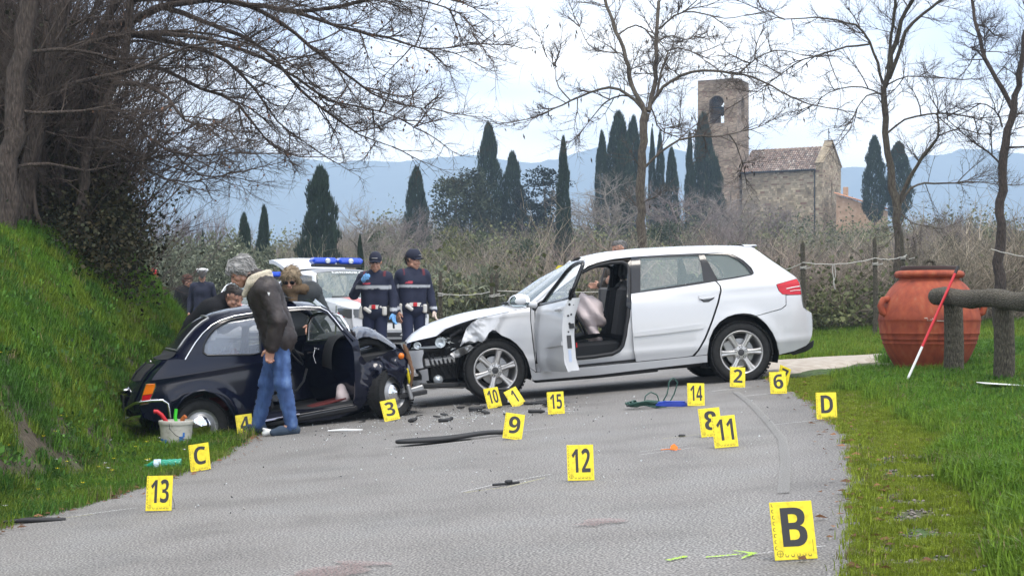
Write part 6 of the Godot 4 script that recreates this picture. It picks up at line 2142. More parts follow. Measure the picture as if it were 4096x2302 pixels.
	for i in 16:
		var t := i / 15.0
		var row := []
		for k in 17:
			var u := k / 8.0 - 1.0
			var y := lerpf(0.86, 0.70, pow(t, 1.6)) + 0.10 * sin(PI * pow(t, 0.75)) * (1.0 - 0.25 * u * u) - 0.07 * u * u * (1.0 - 0.3 * t) + 0.02 * dents.get_noise_2d(t * 2.5, u * 2.0)
			row.append(Vector3(lerpf(1.69, 2.15, t) - 0.07 * u * u, y, u * lerpf(0.54, 0.46, t)))
		rows.append(row)
	b.sheet(rows)
	put(car, "bonnet", b.done(), paint, "bonnet buckled upwards")
	b = MB.new()
	b.box(Vector3(1.88, 0.52, 0.0), Vector3(0.5, 0.3, 0.9), Basis.IDENTITY, 0.03)
	b.box(Vector3(1.2, 0.19, 0), Vector3(2.2, 0.05, 1.12), Basis.IDENTITY, 0.01)
	put(car, "underbody", b.done(), M.black_plastic)
	b = MB.new()
	var spare := []
	for k in 21:
		var a := TAU * k / 20
		spare.append(Vector3(1.79 + 0.17 * cos(a), 0.66 + 0.13 * sin(a), 0.36 + 0.05 * sin(a)))
	b.tube(spare, [0.05], 8, false)
	put(car, "spare_wheel", b.done(), M.tyre)
	b = MB.new()
	for s in [1.0, -1.0]:
		b.tube(line3([[1.62, 0.83], [1.54, 0.945], [1.48, 1.061], [1.428, 1.155], [1.36, 1.203]], z, s, -0.012), [0.026], 8)
		b.tube(line3([[1.36, 1.203], [1.2, 1.228], [1.04, 1.248], [0.85, 1.25]], z, s, -0.012), [0.020], 8)
	put(car, "windscreen_pillar", b.done(), paint)
	b = MB.new()
	rows = []
	for i in 7:
		var t := i / 6.0
		var row := []
		for k in 17:
			var u := k / 8.0 - 1.0
			row.append(Vector3(lerpf(1.58, 1.30, t) + 0.10 * (1.0 - u * u), lerpf(0.96, 1.27, t) + 0.03 * (1.0 - u * u), u * lerpf(0.54, 0.46, t)))
		rows.append(row)
	b.sheet(rows)
	put(car, "windscreen", b.done(), M.car_glass)
	b = MB.new()
	rows = []
	for i in 9:
		var t := i / 8.0
		var row := []
		for k in 13:
			var u := k / 6.0 - 1.0
			row.append(Vector3(lerpf(1.62, 1.30, pow(t, 0.5)) + 0.06 * t * t, lerpf(0.92, 0.60, pow(t, 1.7)) - 0.02 * u * u, u * 0.57))
		rows.append(row)
	b.sheet(rows)
	var dash := put(car, "dashboard", b.done(), M.interior_grey)
	b = MB.new()
	for k in 5:
		b.ball(Vector3(1.325, 0.80 - 0.004 * k, -0.12 + 0.09 * k), Vector3(0.008, 0.009, 0.009), Basis.IDENTITY, 8, 5)
	b.tube([Vector3(1.32, 0.79, 0.10), Vector3(1.29, 0.72, 0.10), Vector3(1.30, 0.64, 0.11)], [0.007], 5)
	put(dash, "dashboard_switch", b.done(), M.chrome)
	b = MB.new()
	var ring := []
	for k in 25:
		var a := TAU * k / 24
		ring.append(Vector3(1.14, 0.80, -0.26) + Basis(Vector3.BACK, 0.5) * Vector3(0, cos(a) * 0.19, sin(a) * 0.19))
	b.tube(ring, [0.011], 7, false)
	b.tube([Vector3(1.14, 0.80, -0.26), Vector3(1.45, 0.58, -0.26)], [0.02], 7)
	put(car, "steering_wheel", b.done(), M.black_plastic)
	b = MB.new()
	b.tube([Vector3(0.93, 0.38, 0.02), Vector3(1.0, 0.37, 0.03), Vector3(1.08, 0.40, 0.04), Vector3(1.16, 0.48, 0.05), Vector3(1.21, 0.60, 0.06)], [0.012], 7)
	put(car, "gear_lever", b.done(), M.dark_grey)
	b = MB.new()
	nets(b, [[Vector3(1.46, 0.27, 0.40), Vector3(1.46, 0.36, 0.38), 0.07, 0.05], [Vector3(1.50, 0.26, 0.36), Vector3(1.44, 0.30, 0.42), 0.05, 0.04]], 0.02, 0.03, 0.02, 6)
	put(car, "white_bag", b.done(), M.bag_cloth)
	b = MB.new()
	b.box(Vector3(0.75, 0.225, 0.0), Vector3(1.55, 0.02, 1.1))
	b.box(Vector3(1.58, 0.55, 0.0), Vector3(0.02, 0.7, 1.1))
	b.box(Vector3(0.12, 0.55, 0.0), Vector3(0.03, 0.7, 1.0), Basis(Vector3.BACK, -0.1))
	put(car, "cabin_floor", b.done(), M.black_cloth)
	b = MB.new()
	seat_shape(b, Vector3(0.34, 0.42, 0.0), 1.0, 0.25, 0.75, false)
	put(car, "rear_seat", b.done(), M.dark_red_cloth)
	for e in [[0.74, 0.27, 0.32], [0.82, -0.27, 0.35]]:
		b = MB.new()
		seat_shape(b, Vector3(e[0], 0.34, e[1]), 0.46, e[2], 0.82, false)
		put(car, "seat", b.done(), M.black_cloth)
	b = MB.new()
	b.box(Vector3(1.30, 0.245, 0.32), Vector3(0.36, 0.02, 0.3), Basis(Vector3.BACK, 0.1), 0.005)
	put(car, "red_mat", b.done(), M.dark_red_cloth)
	b = MB.new()
	b.box(Vector3(0.78, 0.205, 0.60), Vector3(0.36, 0.012, 0.10), Basis(Vector3.UP, 0.1))
	put(car, "sheet_of_paper", b.done(), mat("lilac_paper", lin(0.6, 0.6, 0.75), 0.8))
	b = MB.new()
	b.box(Vector3(0.95, 0.16, 0.585), Vector3(1.2, 0.05, 0.05), Basis.IDENTITY, 0.01)
	b.tube([Vector3(0.36, 0.205, 0.65), Vector3(1.5, 0.20, 0.65)], [0.008], 6)
	put(car, "sill_trim", b.done(), M.black_gloss)
	b = MB.new()
	rows = []
	for i in 9:
		var t := i / 8.0
		var row := []
		for k in 9:
			var u := k / 4.0 - 1.0
			row.append(Vector3(lerpf(0.72, 1.18, t), 1.33 + 0.05 * sin(t * PI) + 0.015 * (1.0 - u * u) + 0.012 * sin(t * 11.0 + u * 2.0), u * 0.36))
		rows.append(row)
	b.sheet(rows)
	put(car, "fabric_sunroof", b.done(), M.black_cloth)
	var hinge := Vector3(1.625, 0.0, 0.645)
	var door := Node3D.new()
	door.name = "door"
	car.add_child(door, true)
	door.position = hinge
	door.rotation.y = deg_to_rad(-67.0)
	door.set_meta("label", "open door swung out, seen almost edge on")
	var dz := func(x: float, y: float) -> float: return (sc_z(x, y) - hinge.z) * (1.0 if y < 0.8 else 0.45) + 0.02
	var skin_out := poly([[0.74, 0.86], [0.72, 0.6], [0.74, 0.3], [0.79, 0.09], [0.88, 0.04], [1.2, 0.06], [1.48, 0.11], [1.56, 0.2], [1.61, 0.5], [1.615, 0.78], [1.58, 0.84], [1.2, 0.86]])
	b = MB.new()
	b.tr = Transform3D(Basis.IDENTITY, Vector3(-hinge.x, 0, 0))
	skin(b, skin_out, dz, 1.0, 0.05, 0.07)
	put(door, "door_panel", b.done(), paint)
	b = MB.new()
	b.tr = Transform3D(Basis.IDENTITY, Vector3(-hinge.x, 0, 0))
	skin(b, scaled(skin_out, -0.02), dz, 1.0, 0.08, 0.02, [], -0.075)
	put(door, "door_trim", b.done(), M.interior_grey)
	b = MB.new()
	b.tr = Transform3D(Basis.IDENTITY, Vector3(-hinge.x, 0, 0))
	var frame := [[0.76, 0.86], [0.79, 1.04], [0.85, 1.115], [0.96, 1.135], [1.2, 1.125], [1.36, 1.08], [1.47, 0.97], [1.55, 0.86], [0.76, 0.86]]
	b.tube(line3(frame, dz, 1.0, -0.03), [0.018], 8)
	b.tube(line3([[1.26, 0.87], [1.29, 1.19]], dz, 1.0, -0.03), [0.010], 7)
	put(door, "window_frame", b.done(), M.chrome)
	b = MB.new()
	b.tr = Transform3D(Basis.IDENTITY, Vector3(-hinge.x, 0, 0))
	skin(b, poly(frame.slice(0, 8)), dz, 1.0, 0.08, 0.0, [], -0.03)
	put(door, "window", b.done(), M.car_glass)
	b = MB.new()
	b.tr = Transform3D(Basis.IDENTITY, Vector3(-hinge.x, 0, 0))
	b.tube([Vector3(0.83, 0.745, dz.call(0.83, 0.74) + 0.01), Vector3(0.86, 0.75, dz.call(0.86, 0.75) + 0.035), Vector3(0.97, 0.75, dz.call(0.95, 0.75) + 0.03)], [0.011], 7)
	put(door, "handle", b.done(), M.chrome)
	b = MB.new()
	b.tr = Transform3D(Basis.IDENTITY, Vector3(-hinge.x, 0, 0))
	b.ball(Vector3(0.715, 0.58, dz.call(0.73, 0.58) - 0.03), Vector3(0.012, 0.03, 0.022), Basis.IDENTITY, 10, 6)
	b.ball(Vector3(0.72, 0.70, dz.call(0.73, 0.7) - 0.03), Vector3(0.006, 0.009, 0.009), Basis.IDENTITY, 8, 5)
	b.ball(Vector3(0.745, 0.34, dz.call(0.75, 0.34) - 0.03), Vector3(0.006, 0.009, 0.009), Basis.IDENTITY, 8, 5)
	put(door, "lock", b.done(), M.steel)
	small_wheel(car, Vector3(0.0, 0.262, 0.555), 1.0)
	small_wheel(car, Vector3(1.92, 0.245, 0.555), 1.0, 0.62)
	small_wheel(car, Vector3(0.0, 0.262, -0.555), -1.0)
	small_wheel(car, Vector3(1.92, 0.245, -0.555), -1.0, 0.62)
func nets(b: MB, bones: Array, cell: float, blend: float, folds := 0.0, fold_seed := 1, paint: Variant = null) -> void:
	var lo := Vector3.ONE * 1e6
	var hi := -lo
	for e in bones:
		for k in 2:
			var r := Vector3.ONE * (float(e[2 + k]) + blend * 0.5 + cell * 3.0)
			lo = lo.min(e[k] - r)
			hi = hi.max(e[k] + r)
	var nx := int((hi.x - lo.x) / cell) + 2
	var ny := int((hi.y - lo.y) / cell) + 2
	var nz := int((hi.z - lo.z) / cell) + 2
	var f := PackedFloat32Array()
	f.resize(nx * ny * nz)
	f.fill(9.0)
	var row_lo := PackedInt32Array()
	row_lo.resize(ny * nz)
	row_lo.fill(nx)
	var row_hi := PackedInt32Array()
	row_hi.resize(ny * nz)
	row_hi.fill(-1)
	for e in bones:
		var a: Vector3 = e[0]
		var c: Vector3 = e[1]
		var ra: float = e[2]
		var rb: float = e[3]
		var m := maxf(ra, rb) + blend + cell * 2.0
		var i0 := maxi(int((minf(a.x, c.x) - m - lo.x) / cell), 0)
		var i1 := mini(int((maxf(a.x, c.x) + m - lo.x) / cell) + 1, nx)
		var j0 := maxi(int((minf(a.y, c.y) - m - lo.y) / cell), 0)
		var j1 := mini(int((maxf(a.y, c.y) + m - lo.y) / cell) + 1, ny)
		var k0 := maxi(int((minf(a.z, c.z) - m - lo.z) / cell), 0)
		var k1 := mini(int((maxf(a.z, c.z) + m - lo.z) / cell) + 1, nz)
		var ab := c - a
		var inv := 1.0 / maxf(ab.length_squared(), 1e-9)
		var dr := rb - ra
		for k in range(k0, k1):
			for j in range(j0, j1):
				var q := Vector3(lo.x + i0 * cell, lo.y + j * cell, lo.z + k * cell) - a
				var row := k * ny + j
				row_lo[row] = mini(row_lo[row], i0)
				row_hi[row] = maxi(row_hi[row], i1)
				var at := row * nx + i0
				for i in range(i0, i1):
					var t := clampf(q.dot(ab) * inv, 0.0, 1.0)
					var d := (q - ab * t).length() - ra - dr * t
					var o := f[at]
					var h := maxf(blend - absf(o - d), 0.0) / blend
					f[at] = minf(o, d) - h * h * blend * 0.25
					q.x += cell
					at += 1
	var place := {}
	var noise := FastNoiseLite.new()
	noise.seed = fold_seed
	noise.frequency = 6.0
	noise.fractal_octaves = 3
	var sy := nx
	var sz := nx * ny
	for k in nz - 1:
		for j in ny - 1:
			var i_from := row_lo[k * ny + j]
			var at := k * sz + j * sy + i_from
			for i in range(i_from, mini(row_hi[k * ny + j], nx - 1)):
				var c0 := f[at]
				var c1 := f[at + 1]
				var c2 := f[at + sy]
				var c3 := f[at + sy + 1]
				var c4 := f[at + sz]
				var c5 := f[at + sz + 1]
				var c6 := f[at + sz + sy]
				var c7 := f[at + sz + sy + 1]
				var low := minf(minf(minf(c0, c1), minf(c2, c3)), minf(minf(c4, c5), minf(c6, c7)))
				if low < 0.0:
					var high := maxf(maxf(maxf(c0, c1), maxf(c2, c3)), maxf(maxf(c4, c5), maxf(c6, c7)))
					if high >= 0.0:
						var cs := [c0, c1, c2, c3, c4, c5, c6, c7]
						var sum := Vector3.ZERO
						var n := 0
						for pair in [[0, 1], [2, 3], [4, 5], [6, 7], [0, 2], [1, 3], [4, 6], [5, 7], [0, 4], [1, 5], [2, 6], [3, 7]]:
							var u: float = cs[pair[0]]
							var w: float = cs[pair[1]]
							if (u < 0.0) != (w < 0.0):
								var t := u / (u - w)
								var p0 := Vector3(pair[0] & 1, (pair[0] >> 1) & 1, pair[0] >> 2)
								var p1 := Vector3(pair[1] & 1, (pair[1] >> 1) & 1, pair[1] >> 2)
								sum += p0.lerp(p1, t)
								n += 1
						var p := lo + (Vector3(i, j, k) + sum / n) * cell
						var g := Vector3(c1 + c3 + c5 + c7 - c0 - c2 - c4 - c6, c2 + c3 + c6 + c7 - c0 - c1 - c4 - c5, c4 + c5 + c6 + c7 - c0 - c1 - c2 - c3).normalized()
						if folds > 0.0:
							p += g * folds * (0.3 * noise.get_noise_3d(p.x * 0.8, p.y * 0.8, p.z * 0.8) - 0.8 * absf(noise.get_noise_3d(p.x * 1.0 + 9.0, p.y * 2.4 + p.x * 1.2, p.z * 1.0)) - 0.5 * absf(noise.get_noise_3d(p.x * 2.0, p.y * 5.0 - p.z * 2.0, p.z * 2.0 + 5.0)) + 0.3)
						if paint != null:
							b.col = paint.call(p, g)
						place[at] = b.vert(p, g)
				at += 1
	for at: int in place:
		var c0 := f[at] < 0.0
		if c0 != (f[at + 1] < 0.0):
			quad_of(b, place, at, at - sy, at - sy - sz, at - sz)
		if c0 != (f[at + sy] < 0.0):
			quad_of(b, place, at, at - 1, at - 1 - sz, at - sz)
		if c0 != (f[at + sz] < 0.0):
			quad_of(b, place, at, at - 1, at - 1 - sy, at - sy)
func quad_of(b: MB, place: Dictionary, p: int, q: int, r: int, s: int) -> void:
	if place.has(p) and place.has(q) and place.has(r) and place.has(s):
		b.tri_i(place[p], place[q], place[r])
		b.tri_i(place[p], place[r], place[s])
func refine(b: MB) -> ArrayMesh:
	b.done()
	return b.done(true)
func stand(h: float) -> Dictionary:
	var k := h / 1.78
	var j := {
		"pelvis": Vector3(0, 0.96, 0), "waist": Vector3(0, 1.1, 0.0), "chest": Vector3(0, 1.32, 0.0), "neck": Vector3(0, 1.49, -0.01), "head": Vector3(0, 1.635, 0.025),
		"hip_l": Vector3(0.09, 0.93, 0), "knee_l": Vector3(0.10, 0.50, 0.03), "ankle_l": Vector3(0.11, 0.09, -0.02), "toe_l": Vector3(0.14, 0.035, 0.17),
		"hip_r": Vector3(-0.09, 0.93, 0), "knee_r": Vector3(-0.10, 0.50, 0.03), "ankle_r": Vector3(-0.11, 0.09, -0.02), "toe_r": Vector3(-0.14, 0.035, 0.17),
		"shoulder_l": Vector3(0.185, 1.43, 0), "elbow_l": Vector3(0.25, 1.15, -0.03), "wrist_l": Vector3(0.26, 0.90, 0.06),
		"shoulder_r": Vector3(-0.185, 1.43, 0), "elbow_r": Vector3(-0.25, 1.15, -0.03), "wrist_r": Vector3(-0.26, 0.90, 0.06),
	}
	for e in j:
		j[e] *= k
	return j
func head_bones(at: Vector3, ahead: Vector3, up: Vector3, k: float) -> Array:
	var side := up.cross(ahead).normalized()
	up = ahead.cross(side).normalized()
	var q := func(x: float, y: float, z: float) -> Vector3: return at + (side * x + up * y + ahead * z) * k
	var r := []
	for e in [
		[0, 0.035, -0.035, 0, 0.04, 0.02, 0.078, 0.073], [0, -0.03, 0.03, 0, -0.072, 0.05, 0.057, 0.038], [0, -0.085, 0.05, 0, -0.098, 0.062, 0.026, 0.02],
		[-0.045, -0.06, 0.01, 0, -0.095, 0.055, 0.03, 0.02], [0.045, -0.06, 0.01, 0, -0.095, 0.055, 0.03, 0.02],
		[-0.036, 0.018, 0.072, 0.036, 0.018, 0.072, 0.016, 0.016], [-0.04, -0.03, 0.058, -0.03, -0.02, 0.07, 0.022, 0.014], [0.04, -0.03, 0.058, 0.03, -0.02, 0.07, 0.022, 0.014],
		[0, 0.012, 0.088, 0, -0.03, 0.108, 0.009, 0.014], [-0.011, -0.034, 0.096, 0.011, -0.034, 0.096, 0.010, 0.010], [-0.02, -0.06, 0.086, 0.02, -0.06, 0.086, 0.008, 0.008], [-0.017, -0.069, 0.084, 0.017, -0.069, 0.084, 0.008, 0.008],
		[-0.078, 0.0, -0.012, -0.082, 0.022, -0.02, 0.010, 0.014], [0.078, 0.0, -0.012, 0.082, 0.022, -0.02, 0.010, 0.014]]:
		r.append([q.call(e[0], e[1], e[2]), q.call(e[3], e[4], e[5]), e[6] * k, e[7] * k])
	return r
func hand_bones(wrist: Vector3, along_arm: Vector3, palm: Vector3, thumb_side: float, curl: float, k := 1.0) -> Array:
	var u := along_arm.normalized()
	var n := (palm - u * palm.dot(u)).normalized()
	var s := u.cross(n) * thumb_side
	var r := [[wrist, wrist + u * 0.03 * k, 0.024 * k, 0.028 * k]]
	for e in [[-0.028, 0.088, 0.9], [-0.009, 0.094, 1.0], [0.010, 0.092, 0.95], [0.028, 0.084, 0.78]]:
		var base: Vector3 = wrist + (u * float(e[1]) - s * float(e[0])) * k
		r.append([wrist + (u * 0.02 - s * float(e[0]) * 0.6) * k, base, 0.019 * k, 0.014 * k])
		var p := base
		var dir := u
		for j in 3:
			dir = dir.rotated(s.normalized() * thumb_side, curl * (0.7 if j == 0 else 1.0) * thumb_side) if true else dir
			var l: float = [0.036, 0.024, 0.019][j] * float(e[2])
			var q := p + dir * l * k
			r.append([p, q, (0.0098 - 0.0008 * j) * k, (0.0094 - 0.001 * j) * k])
			p = q
	var t0 := wrist + (u * 0.025 + s * 0.024) * k
	var t1 := t0 + (u * 0.035 + s * 0.028 + n * 0.012) * k
	r.append([t0, t1, 0.017 * k, 0.012 * k])
	r.append([t1, t1 + (u * 0.034 + s * 0.006 + n * 0.012) * k, 0.0115 * k, 0.009 * k])
	return r
func torso_bones(j: Dictionary, k: float, grow: float) -> Array:
	var sl: Vector3 = j.shoulder_l
	var sr: Vector3 = j.shoulder_r
	var side := (sl - sr).normalized()
	var ch: Vector3 = j.chest
	var wa: Vector3 = j.waist
	var pe: Vector3 = j.pelvis
	var r := [[sr.lerp(sl, 0.08), sl.lerp(sr, 0.08), 0.062 * k + grow, 0.062 * k + grow], [j.neck, ch, 0.062 * k + grow, 0.10 * k + grow]]
	for s in [-1.0, 1.0]:
		r.append([ch + side * s * 0.085 * k, wa + side * s * 0.065 * k, 0.105 * k + grow, 0.095 * k + grow])
		r.append([wa + side * s * 0.065 * k, pe + side * s * 0.075 * k, 0.095 * k + grow, 0.105 * k + grow])
		r.append([(sl if s > 0 else sr).lerp(ch, 0.15), ch + side * s * 0.06 * k, 0.07 * k + grow, 0.10 * k + grow])
	return r
func arm_bones(j: Dictionary, s: String, k: float, grow: float, cuff := 1.0) -> Array:
	var w: Vector3 = j["elbow_" + s].lerp(j["wrist_" + s], cuff)
	return [[j["shoulder_" + s], j["elbow_" + s], 0.056 * k + grow, 0.045 * k + grow], [j["elbow_" + s], w, 0.045 * k + grow, 0.031 * k + grow]]
func leg_bones(j: Dictionary, s: String, k: float, grow: float, hem := 1.0, loose := 0.0) -> Array:
	var a: Vector3 = j["knee_" + s].lerp(j["ankle_" + s], hem)
	return [[j["hip_" + s], j["knee_" + s], 0.084 * k + grow, 0.057 * k + grow + loose * 0.4], [j["knee_" + s], a, 0.057 * k + grow + loose * 0.4, 0.04 * k + grow + loose]]
func figure(label: String, base: Vector3, yaw: float, j: Dictionary, o: Dictionary) -> Node3D:
	var t := thing("person", label, "person", base)
	t.rotation.y = yaw
	var k: float = o.get("scale", 1.0)
	var cell: float = o.get("cell", 0.018)
	var skin_mat: Material = o.get("skin", M.skin)
	var ahead: Vector3 = o.get("look", Vector3(0, -0.05, 1)).normalized()
	var head: Vector3 = j.head
	var b := MB.new()
	var bones := torso_bones(j, k, -0.012)
	for s in ["l", "r"]:
		bones.append_array(arm_bones(j, s, k, -0.008))
		bones.append_array(leg_bones(j, s, k, -0.01))
		bones.append([j["ankle_" + s], j["toe_" + s], 0.035 * k, 0.028 * k])
	bones.append([j.neck + (head - j.neck) * 0.75 - ahead * 0.03, j.neck - Vector3(0, 0.04, 0), 0.052 * k, 0.058 * k])
	bones.append([head + Vector3(0, 0.01, 0), head - ahead * 0.02, 0.07 * k, 0.07 * k])
	nets(b, bones, cell * 1.25, 0.04)
	nets(b, head_bones(head, ahead, o.get("head_up", Vector3.UP), k), cell * 0.36, 0.018 * k)
	for s in ["l", "r"]:
		if o.get("no_hand_" + s, false) or o.has("glove_" + s):
			continue
		var dir: Vector3 = j["wrist_" + s] - j["elbow_" + s]
		nets(b, hand_bones(j["wrist_" + s], o.get("hand_" + s, dir), o.get("palm_" + s, Vector3(-0.8 if s == "l" else 0.8, 0, -0.4)), -1.0 if s == "l" else 1.0, o.get("curl_" + s, 0.35), k * 1.05), cell * 0.36, 0.008)
	put(t, "body", b.done(), skin_mat)
	for s in ["l", "r"]:
		if o.has("glove_" + s):
			b = MB.new()
			var dir: Vector3 = j["wrist_" + s] - j["elbow_" + s]
			nets(b, hand_bones(j["wrist_" + s], o.get("hand_" + s, dir), o.get("palm_" + s, Vector3(-0.8 if s == "l" else 0.8, 0, -0.4)), -1.0 if s == "l" else 1.0, o.get("curl_" + s, 0.35), k * 1.12), cell * 0.36, 0.009)
			nets(b, [[j["wrist_" + s] - dir * 0.12, j["wrist_" + s] + dir * 0.1, 0.036 * k, 0.03 * k]], cell * 0.5, 0.01)
			put(t, "glove", b.done(), o["glove_" + s])
	var side := Vector3.UP.cross(ahead).normalized()
	var up := ahead.cross(side).normalized()
	b = MB.new()
	for s in [-1.0, 1.0]:
		b.ball(head + (side * s * 0.033 + up * 0.004 + ahead * 0.077) * k, Vector3(0.014, 0.008, 0.010) * k, Basis(side, up, ahead), 10, 6)
	var eyes := put(t, "eyes", b.done(), M.eye)
	b = MB.new()
	for s in [-1.0, 1.0]:
		b.tube([head + (side * s * 0.052 + up * 0.020 + ahead * 0.078) * k, head + (side * s * 0.034 + up * 0.027 + ahead * 0.089) * k, head + (side * s * 0.016 + up * 0.022 + ahead * 0.089) * k], [0.004 * k, 0.006 * k, 0.004 * k], 5)
	put(t, "eyebrows", b.done(), o.get("hair_mat", M.hair_dark))
	b = MB.new()
	var g: float = o.get("bulk", 0.016)
	bones = torso_bones(j, k, g)
	if o.get("long_coat", false):
		for s in ["l", "r"]:
			bones.append([j["hip_" + s], j["hip_" + s].lerp(j["knee_" + s], 0.75), 0.11 * k, 0.12 * k])
	else:
		bones.append([j.pelvis, j.pelvis + (j.pelvis - j.waist) * o.get("skirt", 0.1), 0.14 * k, 0.14 * k])
	nets(b, bones, cell, 0.045, o.get("folds", 0.012), o.get("seed", 1), o.get("jacket_paint", null))
	var coat := put(t, "jacket", b.done(), o.jacket)
	for s in ["l", "r"]:
		b = MB.new()
		nets(b, arm_bones(j, s, k, g * 0.75, 0.97), cell, 0.03, o.get("folds", 0.012), o.get("seed", 1) + 2, o.get("jacket_paint", null))
		put(coat, "sleeve", b.done(), o.jacket)
	b = MB.new()
	bones = []
	for s in ["l", "r"]:
		bones.append_array(leg_bones(j, s, k, 0.012, 0.98, o.get("loose", 0.018)))
	bones.append([j.hip_l.lerp(j.pelvis, 0.2), j.hip_r.lerp(j.pelvis, 0.2), 0.115 * k, 0.115 * k])
	nets(b, bones, cell, 0.035, o.get("creases", 0.014), o.get("seed", 1) + 5, o.get("trouser_paint", null))
	put(t, "trousers", b.done(), o.trousers)
	for s in ["l", "r"]:
		b = MB.new()
		var an: Vector3 = j["ankle_" + s]
		var to: Vector3 = j["toe_" + s]
		var back := (an - to)
		back.y = 0.0
		back = back.normalized()
		var down := Vector3(0, -0.035, 0)
		nets(b, [[an + Vector3(0, 0.01, 0), an + down + back * 0.03, 0.046 * k, 0.044 * k], [an + down + back * 0.035, an.lerp(to, 0.55) + down * 0.4, 0.038 * k, 0.042 * k], [an.lerp(to, 0.55) + down * 0.3, to, 0.044 * k, 0.034 * k]], cell * 0.6, 0.03)
		put(t, "shoe", b.done(), o.get("shoes", M.black_plastic))
	if o.has("hair"):
		b = MB.new()
		var hb := []
		for e in o.hair:
			hb.append([head + (side * float(e[0]) + up * float(e[1]) + ahead * float(e[2])) * k, head + (side * float(e[3]) + up * float(e[4]) + ahead * float(e[5])) * k, e[6] * k, e[7] * k])
		nets(b, hb, cell * 0.42, 0.02, 0.012, 3)
		var r := RandomNumberGenerator.new()
		r.seed = 17
		var roots := b.v.size()
		var lock: float = o.get("lock", 0.03)
		for q in int(o.get("locks", 160)):
			var e := r.randi_range(0, roots - 1)
			var p := b.v[e]
			var n := b.n[e]
			var flow := (-up * 0.7 - ahead * 0.5 + Vector3(r.randf_range(-1, 1), r.randf_range(-1, 1), r.randf_range(-1, 1)) * 0.45)
			flow = (flow - n * flow.dot(n)).normalized()
			b.tube([p - n * 0.002, p + n * 0.005 + flow * lock * 0.5, p + n * 0.004 * r.randf_range(-0.5, 1.6) + flow * lock * r.randf_range(0.8, 1.3)], [0.005, 0.004, 0.001], 4, false)
		put(t, "hair", b.done(), o.get("hair_mat", M.hair_dark))
	t.set_meta("j", j)
	return t
const SHORT_HAIR := [[0, 0.055, -0.045, 0, 0.062, 0.02, 0.077, 0.068], [0, -0.01, -0.07, 0, 0.05, -0.055, 0.05, 0.07], [-0.062, 0.02, -0.03, 0.062, 0.02, -0.03, 0.03, 0.03]]
const FULL_HAIR := [[0, 0.058, -0.045, 0, 0.068, 0.03, 0.088, 0.074], [0, -0.05, -0.085, 0, 0.05, -0.06, 0.055, 0.075], [-0.072, 0.0, -0.03, -0.06, 0.06, 0.02, 0.034, 0.04], [0.072, 0.0, -0.03, 0.06, 0.06, 0.02, 0.034, 0.04], [-0.04, 0.075, 0.07, 0.04, 0.08, 0.065, 0.026, 0.026]]
func people() -> void:
	var m := mat("skin", lin(0.45, 0.24, 0.165), 0.55)
	m.subsurf_scatter_enabled = true
	m.subsurf_scatter_strength = 0.15
	mat("eye", lin(0.06, 0.045, 0.04), 0.3)
	for e in [["hair_dark", 0.035, 0.027, 0.022], ["hair_grey", 0.33, 0.32, 0.305], ["hair_mid_grey", 0.13, 0.125, 0.12], ["hair_blond", 0.33, 0.245, 0.15], ["hair_red", 0.13, 0.045, 0.025]]:
		m = mat(e[0], Color.WHITE, 0.7)
		m.albedo_texture = noise_tex(0.05, [[0.0, lin(e[1] * 0.5, e[2] * 0.5, e[3] * 0.5)], [1.0, lin(e[1] * 1.3, e[2] * 1.3, e[3] * 1.3)]], 128, 4)
		tri(m, 5.0)
		m.uv1_scale = Vector3(12, 2.5, 12)
	m = mat("brown_leather", Color.WHITE, 0.5)
	m.albedo_texture = noise_tex(0.02, [[0.0, lin(0.016, 0.011, 0.010)], [0.55, lin(0.035, 0.026, 0.024)], [1.0, lin(0.085, 0.065, 0.058)]], 256, 5)
	tri(m, 1.6)
	relief(m, noise_tex(0.06, [], 256, 4), 0.4)
	m = mat("fleece", Color.WHITE, 0.95)
	m.albedo_texture = noise_tex(0.09, [[0.0, lin(0.42, 0.35, 0.25)], [1.0, lin(0.74, 0.67, 0.54)]], 256, 3)
	tri(m, 3.0)
	relief(m, noise_tex(0.09, [], 256, 3), 1.0)
	m = mat("denim", Color.WHITE, 0.9)
	m.albedo_texture = noise_tex(0.015, [[0.0, lin(0.022, 0.045, 0.12)], [0.5, lin(0.055, 0.11, 0.27)], [0.8, lin(0.11, 0.19, 0.38)], [1.0, lin(0.22, 0.32, 0.5)]], 256, 5)
	tri(m, 1.6)
	m.uv1_scale = Vector3(2.4, 1.0, 2.4)
	m = mat("navy_cloth", Color.WHITE, 0.85)
	m.vertex_color_use_as_albedo = true
	m = mat("navy_trousers", lin(0.012, 0.018, 0.05), 0.85)
	mat("suede_blue", lin(0.035, 0.055, 0.085), 0.9)
	mat("black_wool", lin(0.010, 0.010, 0.012), 0.95)
	mat("dark_parka", lin(0.03, 0.034, 0.036), 0.6)
	mat("olive_brown_jacket", lin(0.055, 0.042, 0.03), 0.85)
	mat("cap_cloth", lin(0.013, 0.016, 0.035), 0.85)
	mat("nitrile", lin(0.14, 0.36, 0.68), 0.5)
	mat("latex", lin(0.62, 0.5, 0.42), 0.5)
	mat("white_leather", lin(0.62, 0.60, 0.56), 0.5)
	m = mat("fur", Color.WHITE, 0.95)
	m.albedo_texture = noise_tex(0.06, [[0.0, lin(0.05, 0.03, 0.016)], [1.0, lin(0.30, 0.20, 0.11)]], 256, 4)
	tri(m, 4.0)
	foreground_man()
	man_bending()
	woman_bending()
	officers()
	bystanders()
